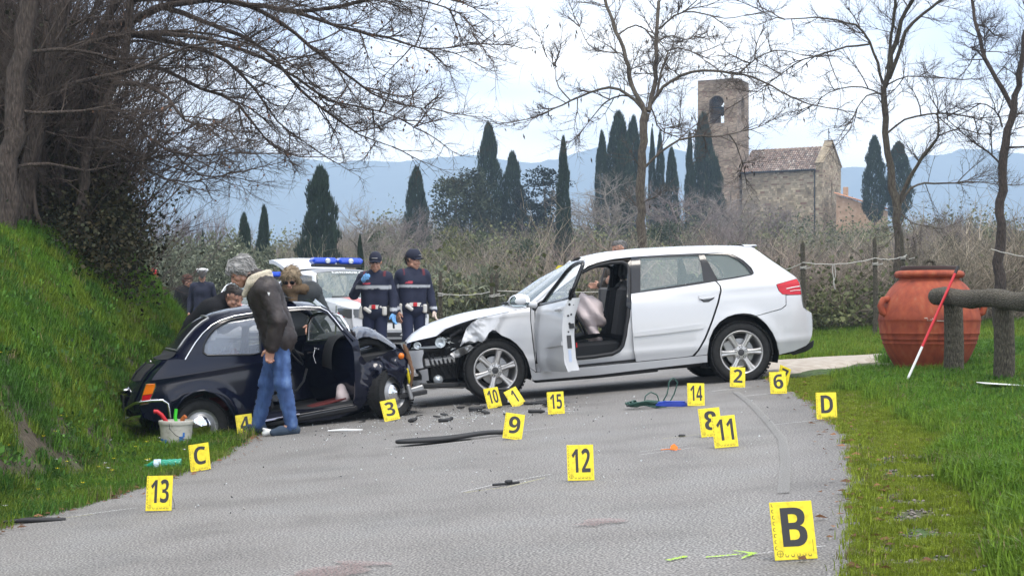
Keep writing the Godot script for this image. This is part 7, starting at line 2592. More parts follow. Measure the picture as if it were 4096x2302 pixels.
func foreground_man() -> void:
	var j := {
		"pelvis": Vector3(0.02, 0.925, 0.0), "waist": Vector3(-0.03, 1.09, 0.0), "chest": Vector3(-0.105, 1.30, 0.0), "neck": Vector3(-0.175, 1.455, 0.0), "head": Vector3(-0.335, 1.535, 0.0),
		"hip_l": Vector3(0.035, 0.89, 0.09), "knee_l": Vector3(0.075, 0.49, 0.11), "ankle_l": Vector3(0.155, 0.09, 0.09), "toe_l": Vector3(-0.01, 0.035, 0.14),
		"hip_r": Vector3(0.0, 0.89, -0.09), "knee_r": Vector3(-0.105, 0.49, -0.12), "ankle_r": Vector3(-0.20, 0.09, -0.16), "toe_r": Vector3(-0.36, 0.035, -0.15),
		"shoulder_l": Vector3(-0.06, 1.375, 0.20), "elbow_l": Vector3(0.05, 1.09, 0.25), "wrist_l": Vector3(-0.015, 0.84, 0.21),
		"shoulder_r": Vector3(-0.17, 1.40, -0.18), "elbow_r": Vector3(0.0, 1.12, -0.25), "wrist_r": Vector3(0.03, 0.90, -0.2),
	}
	var leather: Material = M.brown_leather
	var t := figure("grey-haired man in brown leather jacket and jeans looking down beside the dark blue car", Vector3(-2.225, ground(-2.225, -15.02) - 0.005, -15.02), 0.0, j, {
		"cell": 0.012, "creases": 0.03, "look": Vector3(-0.82, -0.52, 0.12), "head_up": Vector3(-0.3, 1, 0), "jacket": leather, "trousers": M.denim, "shoes": M.suede_blue, "bulk": 0.046, "folds": 0.034, "loose": 0.008, "skirt": 0.1, "seed": 12,
		"hair": FULL_HAIR, "hair_mat": M.hair_grey, "lock": 0.06, "locks": 420, "curl_l": 0.75, "palm_l": Vector3(-0.5, 0, -0.8), "scale": 1.04})
	var b := MB.new()
	var ring := []
	for k in 11:
		var a := lerpf(-2.2, 2.2, k / 10.0)
		ring.append([Vector3(-0.175 + 0.105 * cos(a), 1.445 + 0.04 * cos(a), 0.115 * sin(a)), k])
	var bones := []
	for k in 10:
		bones.append([ring[k][0], ring[k + 1][0], 0.032, 0.032])
		bones.append([ring[k][0] + Vector3(-0.005, 0.055, 0), ring[k + 1][0] + Vector3(-0.005, 0.048, 0), 0.022, 0.022])
	bones.append([ring[10][0], ring[10][0] + Vector3(-0.06, -0.10, -0.03), 0.04, 0.025])
	nets(b, bones, 0.010, 0.03, 0.008, 4)
	put(t, "fleece_collar", b.done(), M.fleece)
	b = MB.new()
	var wl: Vector3 = j.wrist_l
	b.tube([wl + Vector3(0.004, 0.065, 0.0), wl + Vector3(0.002, 0.03, 0.0)], [0.068, 0.066], 16, false)
	put(t, "cuff", b.done(), leather)
	b = MB.new()
	b.tube([Vector3(-0.06, 1.18, 0.185), Vector3(-0.04, 1.03, 0.19)], [0.005], 5)
	put(t, "pocket_zip", b.done(), M.chrome)
	b = MB.new()
	b.slab(PackedVector2Array([Vector2(-0.014, 0.016), Vector2(0.014, 0.012), Vector2(0.002, -0.018)]), Transform3D(Basis(Vector3.UP, 0.4), Vector3(-0.03, 1.33, 0.30)), 0.006)
	put(t, "sleeve_badge", b.done(), M.white_plain)
func man_bending() -> void:
	var j := {
		"pelvis": Vector3(-0.34, 0.92, -0.2), "waist": Vector3(-0.24, 1.10, -0.12), "chest": Vector3(-0.06, 1.25, -0.02), "neck": Vector3(0.07, 1.37, 0.06), "head": Vector3(0.18, 1.385, 0.14),
		"hip_l": Vector3(-0.29, 0.89, -0.25), "knee_l": Vector3(-0.2, 0.48, -0.2), "ankle_l": Vector3(-0.28, 0.09, -0.25), "toe_l": Vector3(-0.1, 0.035, -0.2),
		"hip_r": Vector3(-0.40, 0.89, -0.12), "knee_r": Vector3(-0.32, 0.48, -0.06), "ankle_r": Vector3(-0.42, 0.09, -0.1), "toe_r": Vector3(-0.24, 0.035, -0.04),
		"shoulder_l": Vector3(0.10, 1.31, -0.14), "elbow_l": Vector3(0.26, 1.12, -0.12), "wrist_l": Vector3(0.38, 1.15, 0.0),
		"shoulder_r": Vector3(-0.05, 1.27, 0.15), "elbow_r": Vector3(0.08, 1.07, 0.22), "wrist_r": Vector3(0.28, 1.16, 0.24),
	}
	figure("man in a black jacket bending over the roof of the dark blue car", Vector3(-3.19, ground(-3.19, -17.35), -17.35), 0.0, j, {
		"cell": 0.016, "look": Vector3(0.72, -0.42, 0.55), "head_up": Vector3(0.3, 1, 0.2), "jacket": M.black_wool, "trousers": M.black_wool, "bulk": 0.03, "folds": 0.015, "glove_r": M.dark_grey, "curl_r": 0.25, "seed": 22,
		"hair": SHORT_HAIR, "hair_mat": M.hair_dark})
func woman_bending() -> void:
	var j := stand(1.68)
	j.chest += Vector3(0, -0.03, 0.08)
	j.neck += Vector3(-0.03, -0.07, 0.17)
	j.head += Vector3(-0.07, -0.12, 0.24)
	j.shoulder_l += Vector3(0, -0.06, 0.12)
	j.shoulder_r += Vector3(0, -0.08, 0.14)
	j.elbow_l += Vector3(0.03, 0.0, 0.12)
	j.elbow_r += Vector3(0.0, 0.0, 0.15)
	j.wrist_l += Vector3(-0.1, 0.05, 0.24)
	j.wrist_r += Vector3(0.1, 0.05, 0.22)
	var t := figure("fair-haired person in sunglasses and a fur-collared dark parka behind the dark blue car", Vector3(-2.46, ground(-2.46, -18.25) + 0.06, -18.25), 0.12, j, {
		"cell": 0.016, "look": Vector3(-0.28, -0.42, 1.0), "jacket": M.dark_parka, "trousers": M.black_wool, "bulk": 0.055, "folds": 0.02, "long_coat": true, "seed": 32,
		"hair": [[0, 0.06, -0.045, 0, 0.075, 0.025, 0.09, 0.08], [-0.075, -0.06, -0.02, -0.066, 0.06, 0.03, 0.034, 0.042], [0.075, -0.06, -0.02, 0.066, 0.06, 0.03, 0.034, 0.042], [0, -0.07, -0.075, 0, 0.05, -0.06, 0.06, 0.08], [-0.05, 0.075, 0.07, 0.055, 0.085, 0.06, 0.03, 0.03]], "hair_mat": M.hair_blond, "lock": 0.07, "locks": 300})
	var b := MB.new()
	var head: Vector3 = j.head
	var ahead := Vector3(-0.28, -0.42, 1.0).normalized()
	var side := Vector3.UP.cross(ahead).normalized()
	var up := ahead.cross(side)
	for s in [-1.0, 1.0]:
		b.ball(head + side * s * 0.036 + ahead * 0.094 + up * 0.002, Vector3(0.032, 0.023, 0.008), Basis(side, up, ahead), 14, 8)
		b.tube([head + side * s * 0.06 + ahead * 0.088 + up * 0.008, head + side * s * 0.085 - ahead * 0.01 + up * 0.01], [0.004], 5)
	put(t, "sunglasses", b.done(), M.black_gloss)
	b = MB.new()
	var bones := []
	for k in 9:
		var a := TAU * k / 8.0
		var c := j.neck as Vector3 + Vector3(cos(a) * 0.12, -0.03 + 0.02 * sin(a), sin(a) * 0.11 + 0.02)
		var d := j.neck as Vector3 + Vector3(cos(a + 0.78) * 0.12, -0.03 + 0.02 * sin(a + 0.78), sin(a + 0.78) * 0.11 + 0.02)
		bones.append([c, d, 0.05, 0.05])
	bones.append([j.neck + Vector3(-0.03, -0.04, 0.10), j.neck + Vector3(-0.02, -0.17, 0.10), 0.06, 0.05])
	nets(b, bones, 0.012, 0.03, 0.03, 8)
	put(t, "fur_collar", b.done(), M.fur)
func navy_paint(p: Vector3, _n: Vector3) -> Color:
	var c := Color(0.012, 0.017, 0.042)
	if p.y > 1.285 and p.y < 1.33 and absf(p.x) < 0.25:
		c = Color(0.50, 0.52, 0.55)
	if absf(p.x) > 0.215 and p.y > 0.965 and p.y < 1.01:
		c = Color(0.46, 0.48, 0.52)
	if p.y > 1.345 and p.y < 1.372 and p.x > -0.135 and p.x < -0.04 and p.z > 0.0:
		c = Color(0.5, 0.06, 0.09)
	if p.y > 1.468 and absf(p.x) > 0.135 and absf(p.x) < 0.165:
		c = Color(0.12, 0.02, 0.03)
	return c
func peaked_cap(t: Node3D, head: Vector3, ahead: Vector3, k: float) -> void:
	var side := Vector3.UP.cross(ahead).normalized()
	var up := ahead.cross(side)
	var b := MB.new()
	nets(b, [[head + up * 0.068 * k - ahead * 0.03 * k, head + up * 0.068 * k + ahead * 0.03 * k, 0.088 * k, 0.086 * k], [head + up * 0.105 * k - ahead * 0.02, head + up * 0.11 * k + ahead * 0.035 * k, 0.066 * k, 0.062 * k]], 0.009, 0.03)
	var cap := put(t, "cap", b.done(), M.cap_cloth)
	b = MB.new()
	var rows := []
	for i in 6:
		var row := []
		for q in 9:
			var u := q / 4.0 - 1.0
			var f := i / 5.0
			row.append(head + side * u * 0.078 * k + up * (0.062 - 0.018 * f - 0.022 * u * u) * k + ahead * (0.085 + (0.085 * f) * sqrt(maxf(1.0 - u * u * 0.95, 0.0)) - 0.03 * u * u) * k)
		rows.append(row)
	b.sheet(rows)
	put(cap, "peak", b.done(), M.cap_cloth)
	b = MB.new()
	b.ball(head + up * 0.118 * k + ahead * 0.088 * k, Vector3(0.024, 0.024, 0.012) * k, Basis(side, up, ahead), 12, 8)
	put(cap, "badge", b.done(), M.red_plain)
	b = MB.new()
	b.tube([head + side * -0.04 * k + up * 0.082 * k + ahead * 0.108 * k, head + up * 0.083 * k + ahead * 0.117 * k, head + side * 0.04 * k + up * 0.082 * k + ahead * 0.108 * k], [0.006 * k], 5)
	put(cap, "lettering_band", b.done(), M.steel)
func duty_belt(t: Node3D, j: Dictionary, k: float) -> void:
	var b := MB.new()
	var c: Vector3 = (j.pelvis as Vector3).lerp(j.waist, 0.35)
	var loop := []
	for i in 25:
		var a := TAU * i / 24
		loop.append([c + Vector3(cos(a) * 0.205 * k, 0.028, sin(a) * 0.148 * k), c + Vector3(cos(a) * 0.21 * k, -0.028, sin(a) * 0.153 * k)])
	b.sheet(loop)
	var belt := put(t, "belt", b.done(), M.white_leather)
	b = MB.new()
	b.box(c + Vector3(0.0, 0.0, 0.158 * k), Vector3(0.06, 0.06, 0.02), Basis.IDENTITY, 0.008)
	put(belt, "buckle", b.done(), M.red_plain)
	b = MB.new()
	b.box(c + Vector3(-0.19 * k, -0.08, 0.06), Vector3(0.07, 0.19, 0.06), Basis(Vector3.BACK, -0.08), 0.018)
	put(belt, "holster", b.done(), M.white_leather)
	b = MB.new()
	b.box(c + Vector3(-0.09, -0.045, 0.158 * k), Vector3(0.13, 0.055, 0.05), Basis(Vector3.BACK, -0.6), 0.016)
	put(belt, "pouch", b.done(), M.white_leather)
	b = MB.new()
	b.box(c + Vector3(0.155 * k, -0.06, 0.115), Vector3(0.07, 0.13, 0.055), Basis(Vector3.UP, 0.6), 0.016)
	put(belt, "pouch", b.done(), M.white_leather)
	b = MB.new()
	b.box(c + Vector3(0.21 * k, -0.06, 0.06), Vector3(0.055, 0.16, 0.06), Basis(Vector3.BACK, 0.1), 0.016)
	put(belt, "radio", b.done(), M.black_plastic)
func officers() -> void:
	var j := stand(1.80)
	j.elbow_r = Vector3(-0.30, 1.20, 0.06)
	j.wrist_r = Vector3(-0.145, 1.39, 0.26)
	j.elbow_l = Vector3(0.265, 1.17, 0.0)
	j.wrist_l = Vector3(0.285, 0.93, 0.1)
	j.knee_l += Vector3(0.0, 0.0, 0.03)
	j.head += Vector3(0.01, 0.0, 0.01)
	var look := Vector3(0.05, -0.12, 1.0).normalized()
	var t := figure("police officer with one blue-gloved hand raised, left of the pair", Vector3(-2.0, ground(-2.0, -23.2), -23.2), -0.06, j, {
		"cell": 0.018, "look": look, "jacket": M.navy_cloth, "jacket_paint": navy_paint, "trousers": M.navy_trousers, "bulk": 0.03, "folds": 0.012, "glove_l": M.nitrile, "glove_r": M.nitrile, "hand_r": Vector3(0.35, 0.35, 0.6), "curl_r": 0.5, "seed": 41, "scale": 1.02, "hair": SHORT_HAIR})
	peaked_cap(t, j.head, look, 1.04)
	duty_belt(t, j, 1.0)
	var b := MB.new()
	b.tube([j.wrist_l + Vector3(0.0, -0.05, 0.05), j.wrist_l + Vector3(0.01, -0.22, 0.04)], [0.012, 0.016], 8)
	tag(put(self, "torch", b.done(), M.dark_grey), "slim dark torch held in the lowered gloved hand of an officer", "torch")
	get_child(get_child_count() - 1).transform = t.transform
	j = stand(1.83)
	j.elbow_l = Vector3(0.27, 1.19, -0.02)
	j.wrist_l = Vector3(0.30, 0.94, 0.10)
	j.elbow_r = Vector3(-0.25, 1.19, -0.05)
	j.wrist_r = Vector3(-0.24, 0.93, 0.06)
	j.knee_r += Vector3(0.0, 0.02, 0.10)
	j.ankle_r += Vector3(0.0, 0.0, -0.02)
	look = Vector3(0.75, -0.05, 0.66).normalized()
	t = figure("police officer looking aside with both arms down, right of the pair", Vector3(-1.47, ground(-1.47, -23.5), -23.5), 0.3, j, {
		"cell": 0.018, "look": look, "jacket": M.navy_cloth, "jacket_paint": navy_paint, "trousers": M.navy_trousers, "bulk": 0.03, "folds": 0.012, "glove_l": M.latex, "seed": 51, "scale": 1.04, "hair": SHORT_HAIR})
	peaked_cap(t, j.head, look, 1.05)
	duty_belt(t, j, 1.02)
func bystanders() -> void:
	var j := stand(1.79)
	j.elbow_r = Vector3(-0.30, 1.19, 0.1)
	j.elbow_l = Vector3(0.30, 1.19, 0.1)
	j.wrist_r = Vector3(0.08, 1.22, 0.25)
	j.wrist_l = Vector3(-0.08, 1.17, 0.27)
	figure("man with grey hair and folded arms standing behind the white car", Vector3(1.46, ground(1.46, -21.4), -21.4), -1.1, j, {
		"cell": 0.018, "look": Vector3(0.1, -0.1, 1), "jacket": M.olive_brown_jacket, "trousers": M.black_wool, "bulk": 0.03, "folds": 0.014, "seed": 61, "hair": SHORT_HAIR, "hair_mat": M.hair_mid_grey, "palm_l": Vector3(0, 0, -1), "palm_r": Vector3(0, 0, -1)})
	var b := MB.new()
	b.box(Vector3(0.0, 0.0, 0.0), Vector3(0.24, 0.34, 0.14), Basis.IDENTITY, 0.03)
	b.tube([Vector3(-0.1, 0.16, 0), Vector3(-0.04, 0.42, 0.04), Vector3(0.04, 0.42, 0.04), Vector3(0.1, 0.16, 0)], [0.012], 6)
	var bag := put(self, "shoulder_bag", b.done(), M.dark_grey)
	tag(bag, "dark shoulder bag at the side of the man behind the white car", "bag")
	bag.position = Vector3(1.27, ground(1.3, -21.1) + 0.98, -21.12)
	j = stand(1.66)
	figure("red-brown-haired woman in a dark coat beside the white-capped officer", Vector3(-6.52, ground(-6.52, -31.9), -31.9), 0.5, j, {
		"cell": 0.022, "look": Vector3(0.2, 0, 1), "jacket": M.black_wool, "trousers": M.black_wool, "bulk": 0.03, "folds": 0.012, "long_coat": true, "seed": 71, "hair": FULL_HAIR, "hair_mat": M.hair_red})
	j = stand(1.78)
	var look := Vector3(-0.25, 0, -1).normalized()
	var t := figure("officer in a dark coat and white peaked cap, seen from behind", Vector3(-6.16, ground(-6.16, -31.6), -31.6), 0.0, j, {
		"cell": 0.022, "look": look, "jacket": M.cap_cloth, "trousers": M.navy_trousers, "bulk": 0.014, "scale": 0.94, "folds": 0.012, "seed": 81, "hair": SHORT_HAIR, "hair_mat": M.hair_mid_grey})
	b = MB.new()
	var up := Vector3.UP
	b.lathe([Vector2(0.088, 0.045), Vector2(0.092, 0.07), Vector2(0.125, 0.105), Vector2(0.128, 0.115), Vector2(0.10, 0.138), Vector2(0.0, 0.15)], 24, Transform3D(Basis.IDENTITY, j.head as Vector3))
	put(t, "white_cap", b.done(), M.white_plain)
	b = MB.new()
	b.lathe([Vector2(0.09, 0.03), Vector2(0.094, 0.065)], 24, Transform3D(Basis.IDENTITY, j.head as Vector3))
	put(t, "cap_band", b.done(), M.black_plastic)
	j = stand(1.7)
	t = figure("person in a red hat mostly hidden behind the grass bank", Vector3(-6.0, ground(-6.0, -26.5), -26.5), 0.3, j, {
		"cell": 0.024, "jacket": M.dark_parka, "trousers": M.black_wool, "bulk": 0.03, "folds": 0.01, "seed": 91})
	b = MB.new()
	nets(b, [[j.head + Vector3(0, 0.05, -0.03), j.head + Vector3(0, 0.07, 0.02), 0.09, 0.085]], 0.012, 0.02)
	put(t, "red_hat", b.done(), M.red_plain)
const PV_W := [[0.2, 0.80], [0.35, 0.87], [0.6, 0.905], [0.95, 0.895], [1.12, 0.86], [1.4, 0.775], [1.6, 0.69], [1.68, 0.58], [1.74, 0.45]]
const PV_PL := [[-0.98, 0.60], [-0.9, 0.76], [-0.75, 0.88], [-0.5, 0.96], [-0.2, 1], [3.0, 1], [3.4, 0.95], [3.6, 0.84], [3.7, 0.6]]
func pv_z(x: float, y: float) -> float:
	var f := 0.03 * (exp(-pow((Vector2(x, y - 0.35).length() - 0.40) / 0.07, 2.0)) + exp(-pow((Vector2(x - 2.64, y - 0.35).length() - 0.40) / 0.07, 2.0)))
	return smooth_tab(PV_W, y, 0.04) * smooth_tab(PV_PL, x, 0.06) + f * smoothstep(0.95, 0.8, y)
func police_car(called: String, label: String, at: Vector3, turn: float, tall: float, tail_up: bool) -> Node3D:
	var car := thing(called, label, "police car", at, "police cars parked behind the crash")
	car.rotation.y = turn
	car.scale = Vector3(1, tall, 1)
	var z := pv_z
	var white: Material = M.white_paint
	var b := MB.new()
	var side_win := poly([[0.80, 1.17], [1.05, 1.38], [1.32, 1.56], [2.0, 1.60], [2.8, 1.58], [3.15, 1.50], [3.38, 1.28], [3.2, 1.20], [2.0, 1.18]])
	var arch_f := []
	for s in [1.0, -1.0]:
		b = MB.new()
		var body := [[-0.86, 0.93], [-0.4, 1.03], [0.2, 1.10], [0.55, 1.13], [1.25, 1.62], [1.8, 1.68], [2.6, 1.67], [3.1, 1.63], [3.4, 1.32], [3.55, 1.05], [3.62, 0.7], [3.58, 0.42], [3.05, 0.38]]
		for k in 11:
			var a := lerpf(0.05, PI - 0.05, k / 10.0)
			body.append([2.64 + cos(a) * 0.41, 0.35 + sin(a) * 0.41])
		body.append_array([[2.2, 0.30], [0.45, 0.28]])
		for k in 11:
			var a := lerpf(0.05, PI - 0.05, k / 10.0)
			body.append([cos(a) * 0.41, 0.35 + sin(a) * 0.41])
		body.append_array([[-0.45, 0.34], [-0.85, 0.36], [-0.93, 0.5], [-0.92, 0.75]])
		skin(b, poly(body), z, s, 0.09, 0.03, [side_win])
		put(car, "side_panel", b.done(), white)
		b = MB.new()
		skin(b, side_win, z, s, 0.12, 0.0, [], -0.012)
		put(car, "window", b.done(), M.dark_glass)
		b = MB.new()
		skin(b, poly([[-0.35, 0.86], [0.6, 0.90], [2.2, 0.97], [3.5, 1.0], [3.5, 0.90], [2.2, 0.86], [0.6, 0.80], [-0.30, 0.82]]), z, s, 0.12, 0.003, [], 0.004)
		skin(b, poly([[-0.78, 0.82], [-0.62, 0.90], [-0.5, 0.86], [-0.66, 0.76]]), z, s, 0.12, 0.003, [], 0.004)
		put(car, "red_stripe", b.done(), M.red_plain)
		b = MB.new()
		arch_liner(b, Vector2(0, 0.35), 0.40, 0.5 * s, 0.86 * s)
		put(car, "wheel_well", b.done(), M.black_plastic)
		b = MB.new()
		b.ball(Vector3(0.72, 1.2, 1.02 * s), Vector3(0.07, 0.09, 0.12), Basis.IDENTITY, 14, 9)
		put(car, "mirror", b.done(), white)
		for x in [0.0, 2.64]:
			alloy_wheel(car, Vector3(x, 0.34, 0.78 * s), s, 0.3)
	b = MB.new()
	loft(b, [[-0.90, 0.93], [-0.4, 1.03], [0.2, 1.10], [0.55, 1.13]], [[-0.96, 0.95], [-0.45, 1.08], [0.2, 1.15], [0.5, 1.16]], z, 12, 16, 2.0)
	put(car, "bonnet", b.done(), white)
	b = MB.new()
	loft(b, [[-0.90, 0.93], [-0.4, 1.03], [0.2, 1.10], [0.5, 1.125]], [[-0.96, 0.95], [-0.45, 1.08], [0.2, 1.15], [0.46, 1.158]], z, 10, 6, 2.0, -0.52, -0.30, 0.12, 0.95, 0.004)
	put(car, "bonnet_stripe", b.done(), mat("pale_red", lin(0.55, 0.16, 0.15), 0.5))
	b = MB.new()
	loft(b, [[0.55, 1.13], [0.9, 1.38], [1.25, 1.62]], [[0.44, 1.165], [0.77, 1.42], [1.10, 1.665]], z, 10, 16, 2.0, -0.94, 0.94)
	put(car, "windscreen", b.done(), M.car_glass)
	b = MB.new()
	loft(b, [[1.25, 1.62], [1.8, 1.68], [2.6, 1.67], [3.12, 1.62]], [[1.10, 1.665], [1.8, 1.725], [2.6, 1.715], [3.2, 1.66]], z, 10, 14, 2.4)
	put(car, "roof", b.done(), white)
	b = MB.new()
	b.tube([Vector3(0.50, 1.165, -0.6), Vector3(0.46, 1.17, 0.0), Vector3(0.52, 1.165, 0.62)], [0.014], 6)
	put(car, "wiper", b.done(), M.black_plastic)
	b = MB.new()
	var front := func(y: float, x0: float, w: float) -> Array:
		var row := []
		for k in 17:
			var u := k / 8.0 - 1.0
			row.append(Vector3(x0 - 0.10 * (1.0 - u * u), y, u * w))
		return row
	b.sheet([front.call(0.945, -0.885, 0.72), front.call(0.80, -0.915, 0.73), front.call(0.66, -0.925, 0.72), front.call(0.60, -0.955, 0.71), front.call(0.47, -0.955, 0.70), front.call(0.40, -0.92, 0.69)])
	put(car, "front_bumper", b.done(), white)
	b = MB.new()
	b.sheet([front.call(0.87, -0.925, 0.40), front.call(0.70, -0.945, 0.33)])
	for k in 3:
		b.tube([Vector3(-1.025, 0.74 + 0.045 * k, -0.34), Vector3(-1.045, 0.74 + 0.045 * k, 0.0), Vector3(-1.025, 0.74 + 0.045 * k, 0.34)], [0.008], 5)
	var grille := put(car, "grille", b.done(), M.black_plastic)
	b = MB.new()
	b.tube([Vector3(-1.03, 0.80, -0.36), Vector3(-1.05, 0.80, 0.0), Vector3(-1.03, 0.80, 0.36)], [0.014], 6)
	put(grille, "chrome_bar", b.done(), M.chrome)
	b = MB.new()
	b.sheet([front.call(0.52, -0.962, 0.48), front.call(0.44, -0.955, 0.50)])
	for s in [-1.0, 1.0]:
		b.box(Vector3(-0.925, 0.55, 0.60 * s), Vector3(0.08, 0.13, 0.2), Basis(Vector3.UP, -0.25 * s), 0.02)
	b.sheet([front.call(0.40, -0.935, 0.72), front.call(0.30, -0.90, 0.70)])
	put(car, "lower_intake", b.done(), M.black_plastic)
	b = MB.new()
	b.sheet([front.call(0.345, -0.965, 0.36), front.call(0.31, -0.955, 0.36)])
	put(car, "skid_plate", b.done(), M.steel)
	b = MB.new()
	b.box(Vector3(-1.07, 0.62, 0.0), Vector3(0.01, 0.11, 0.48))
	put(car, "number_plate", b.done(), M.white_plain)
	for s in [-1.0, 1.0]:
		b = MB.new()
		skin(b, poly([[-0.96, 0.78], [-0.90, 0.92], [-0.62, 0.955], [-0.48, 0.94], [-0.60, 0.84], [-0.80, 0.77]]), z, s, 0.06, 0.02, [], 0.006)
		b.sheet([[Vector3(-0.975, 0.92, 0.42 * s), Vector3(-0.95, 0.93, 0.60 * s), Vector3(-0.90, 0.93, 0.70 * s)], [Vector3(-0.99, 0.80, 0.44 * s), Vector3(-0.965, 0.78, 0.60 * s), Vector3(-0.92, 0.78, 0.71 * s)]])
		var lamp := put(car, "headlight", b.done(), M.lamp_housing)
		b = MB.new()
		b.lathe([Vector2(0.0, 0.02), Vector2(0.045, 0.012), Vector2(0.06, -0.02)], 16, Transform3D(Basis(Vector3.BACK, PI / 2), Vector3(-0.985, 0.855, 0.55 * s)))
		put(lamp, "lamp_lens", b.done(), M.clear_lens)
	b = MB.new()
	b.box(Vector3(1.4, 0.40, 0), Vector3(4.0, 0.2, 1.4), Basis.IDENTITY, 0.03)
	b.box(Vector3(0.85, 0.95, 0), Vector3(0.5, 0.35, 1.4), Basis.IDENTITY, 0.08)
	put(car, "underbody", b.done(), M.black_plastic)
	b = MB.new()
	for s in [-0.38, 0.38]:
		seat_shape(b, Vector3(1.75, 0.62, s), 0.5, 0.2, 1.0)
	put(car, "seat", b.done(), M.interior_grey)
	b = MB.new()
	for s in [-1.0, 1.0]:
		b.box(Vector3(1.95, 1.87, 0.265 * s), Vector3(0.28, 0.125, 0.50), Basis.IDENTITY, 0.045)
	var bar := put(car, "light_bar", b.done(), M.blue_lens)
	b = MB.new()
	b.box(Vector3(1.95, 1.785, 0.0), Vector3(0.26, 0.06, 0.95), Basis.IDENTITY, 0.015)
	put(bar, "bar_base", b.done(), M.black_plastic)
	for s in [-0.22, 0.25]:
		b = MB.new()
		b.ball(Vector3(1.80, 1.87, s), Vector3(0.03, 0.05, 0.055), Basis.IDENTITY, 12, 8)
		put(bar, "beacon", b.done(), M.clear_lens)
	var words := TextMesh.new()
	words.text = "POLIZIA MUNICIPALE"
	var font := SystemFont.new()
	font.font_names = PackedStringArray(["Droid Sans"])
	font.font_weight = 700
	words.font = font
	words.font_size = 32
	words.pixel_size = 0.0026
	words.depth = 0.002
	var txt := put(car, "windscreen_lettering", words, M.white_plain)
	var slope := Vector3(0.66, 0.495, 0.0).normalized()
	txt.transform = Transform3D(Basis(Vector3(0, 0, -1), slope, Vector3(-slope.y, slope.x, 0)), Vector3(1.015, 1.625, 0.0))
	if tail_up:
		b = MB.new()
		var rows := []
		for i in 9:
			var t := i / 8.0
			var row := []
			for k in 11:
				var u := k / 5.0 - 1.0
				row.append(Vector3(3.0 + 0.95 * t, 1.70 + 0.34 * t - 0.10 * pow(t, 4.0) + 0.05 * (1.0 - u * u), u * (0.62 + 0.10 * t)))
			rows.append(row)
		b.sheet(rows)
		var low := []
		for row in rows:
			var r2 := []
			for p in row:
				r2.append(p - Vector3(0, 0.075, 0))
			low.append(r2)
		b.sheet(low)
		var edge_a := []
		for s in [0, 10]:
			var e := []
			for i in 9:
				e.append([rows[i][s], low[i][s]])
			b.sheet(e)
		b.sheet([rows[8], low[8]])
		var gate := put(car, "raised_tailgate", b.done(), white)
		b = MB.new()
		b.sheet([[Vector3(3.2, 1.69, -0.5), Vector3(3.2, 1.69, 0.5)], [Vector3(3.75, 1.88, -0.55), Vector3(3.75, 1.88, 0.55)]])
		put(gate, "rear_window", b.done(), M.dark_glass)
		b = MB.new()
		for s in [-0.6, 0.6]:
			b.tube([Vector3(3.15, 1.3, s), Vector3(3.6, 1.78, s)], [0.014], 6)
		put(gate, "gas_strut", b.done(), M.black_plastic)
	else:
		b = MB.new()
		loft(b, [[3.12, 1.62], [3.4, 1.32], [3.55, 1.05], [3.62, 0.7], [3.58, 0.42]], [[3.2, 1.66], [3.5, 1.36], [3.64, 1.05], [3.72, 0.7], [3.66, 0.42]], z, 8, 10, 2.4)
		put(car, "tailgate", b.done(), white)
	return car
func police_cars() -> void:
	mat("lamp_housing", lin(0.16, 0.17, 0.18), 0.12, 0.5)
	M.blue_lens = mat("blue_lens", lin(0.012, 0.07, 0.55), 0.12)
	police_car("police_car", "white police car with blue light bar and raised tailgate behind the two officers", Vector3(-2.55, ground(-2.4, -29.0) + 0.0, -29.0), deg_to_rad(116.0), 1.0, true)
	police_car("police_car", "white police car farther back, mostly hidden behind the bending people", Vector3(-5.35, ground(-5.35, -33.0) - 0.05, -33.0), deg_to_rad(96.0), 0.92, false)
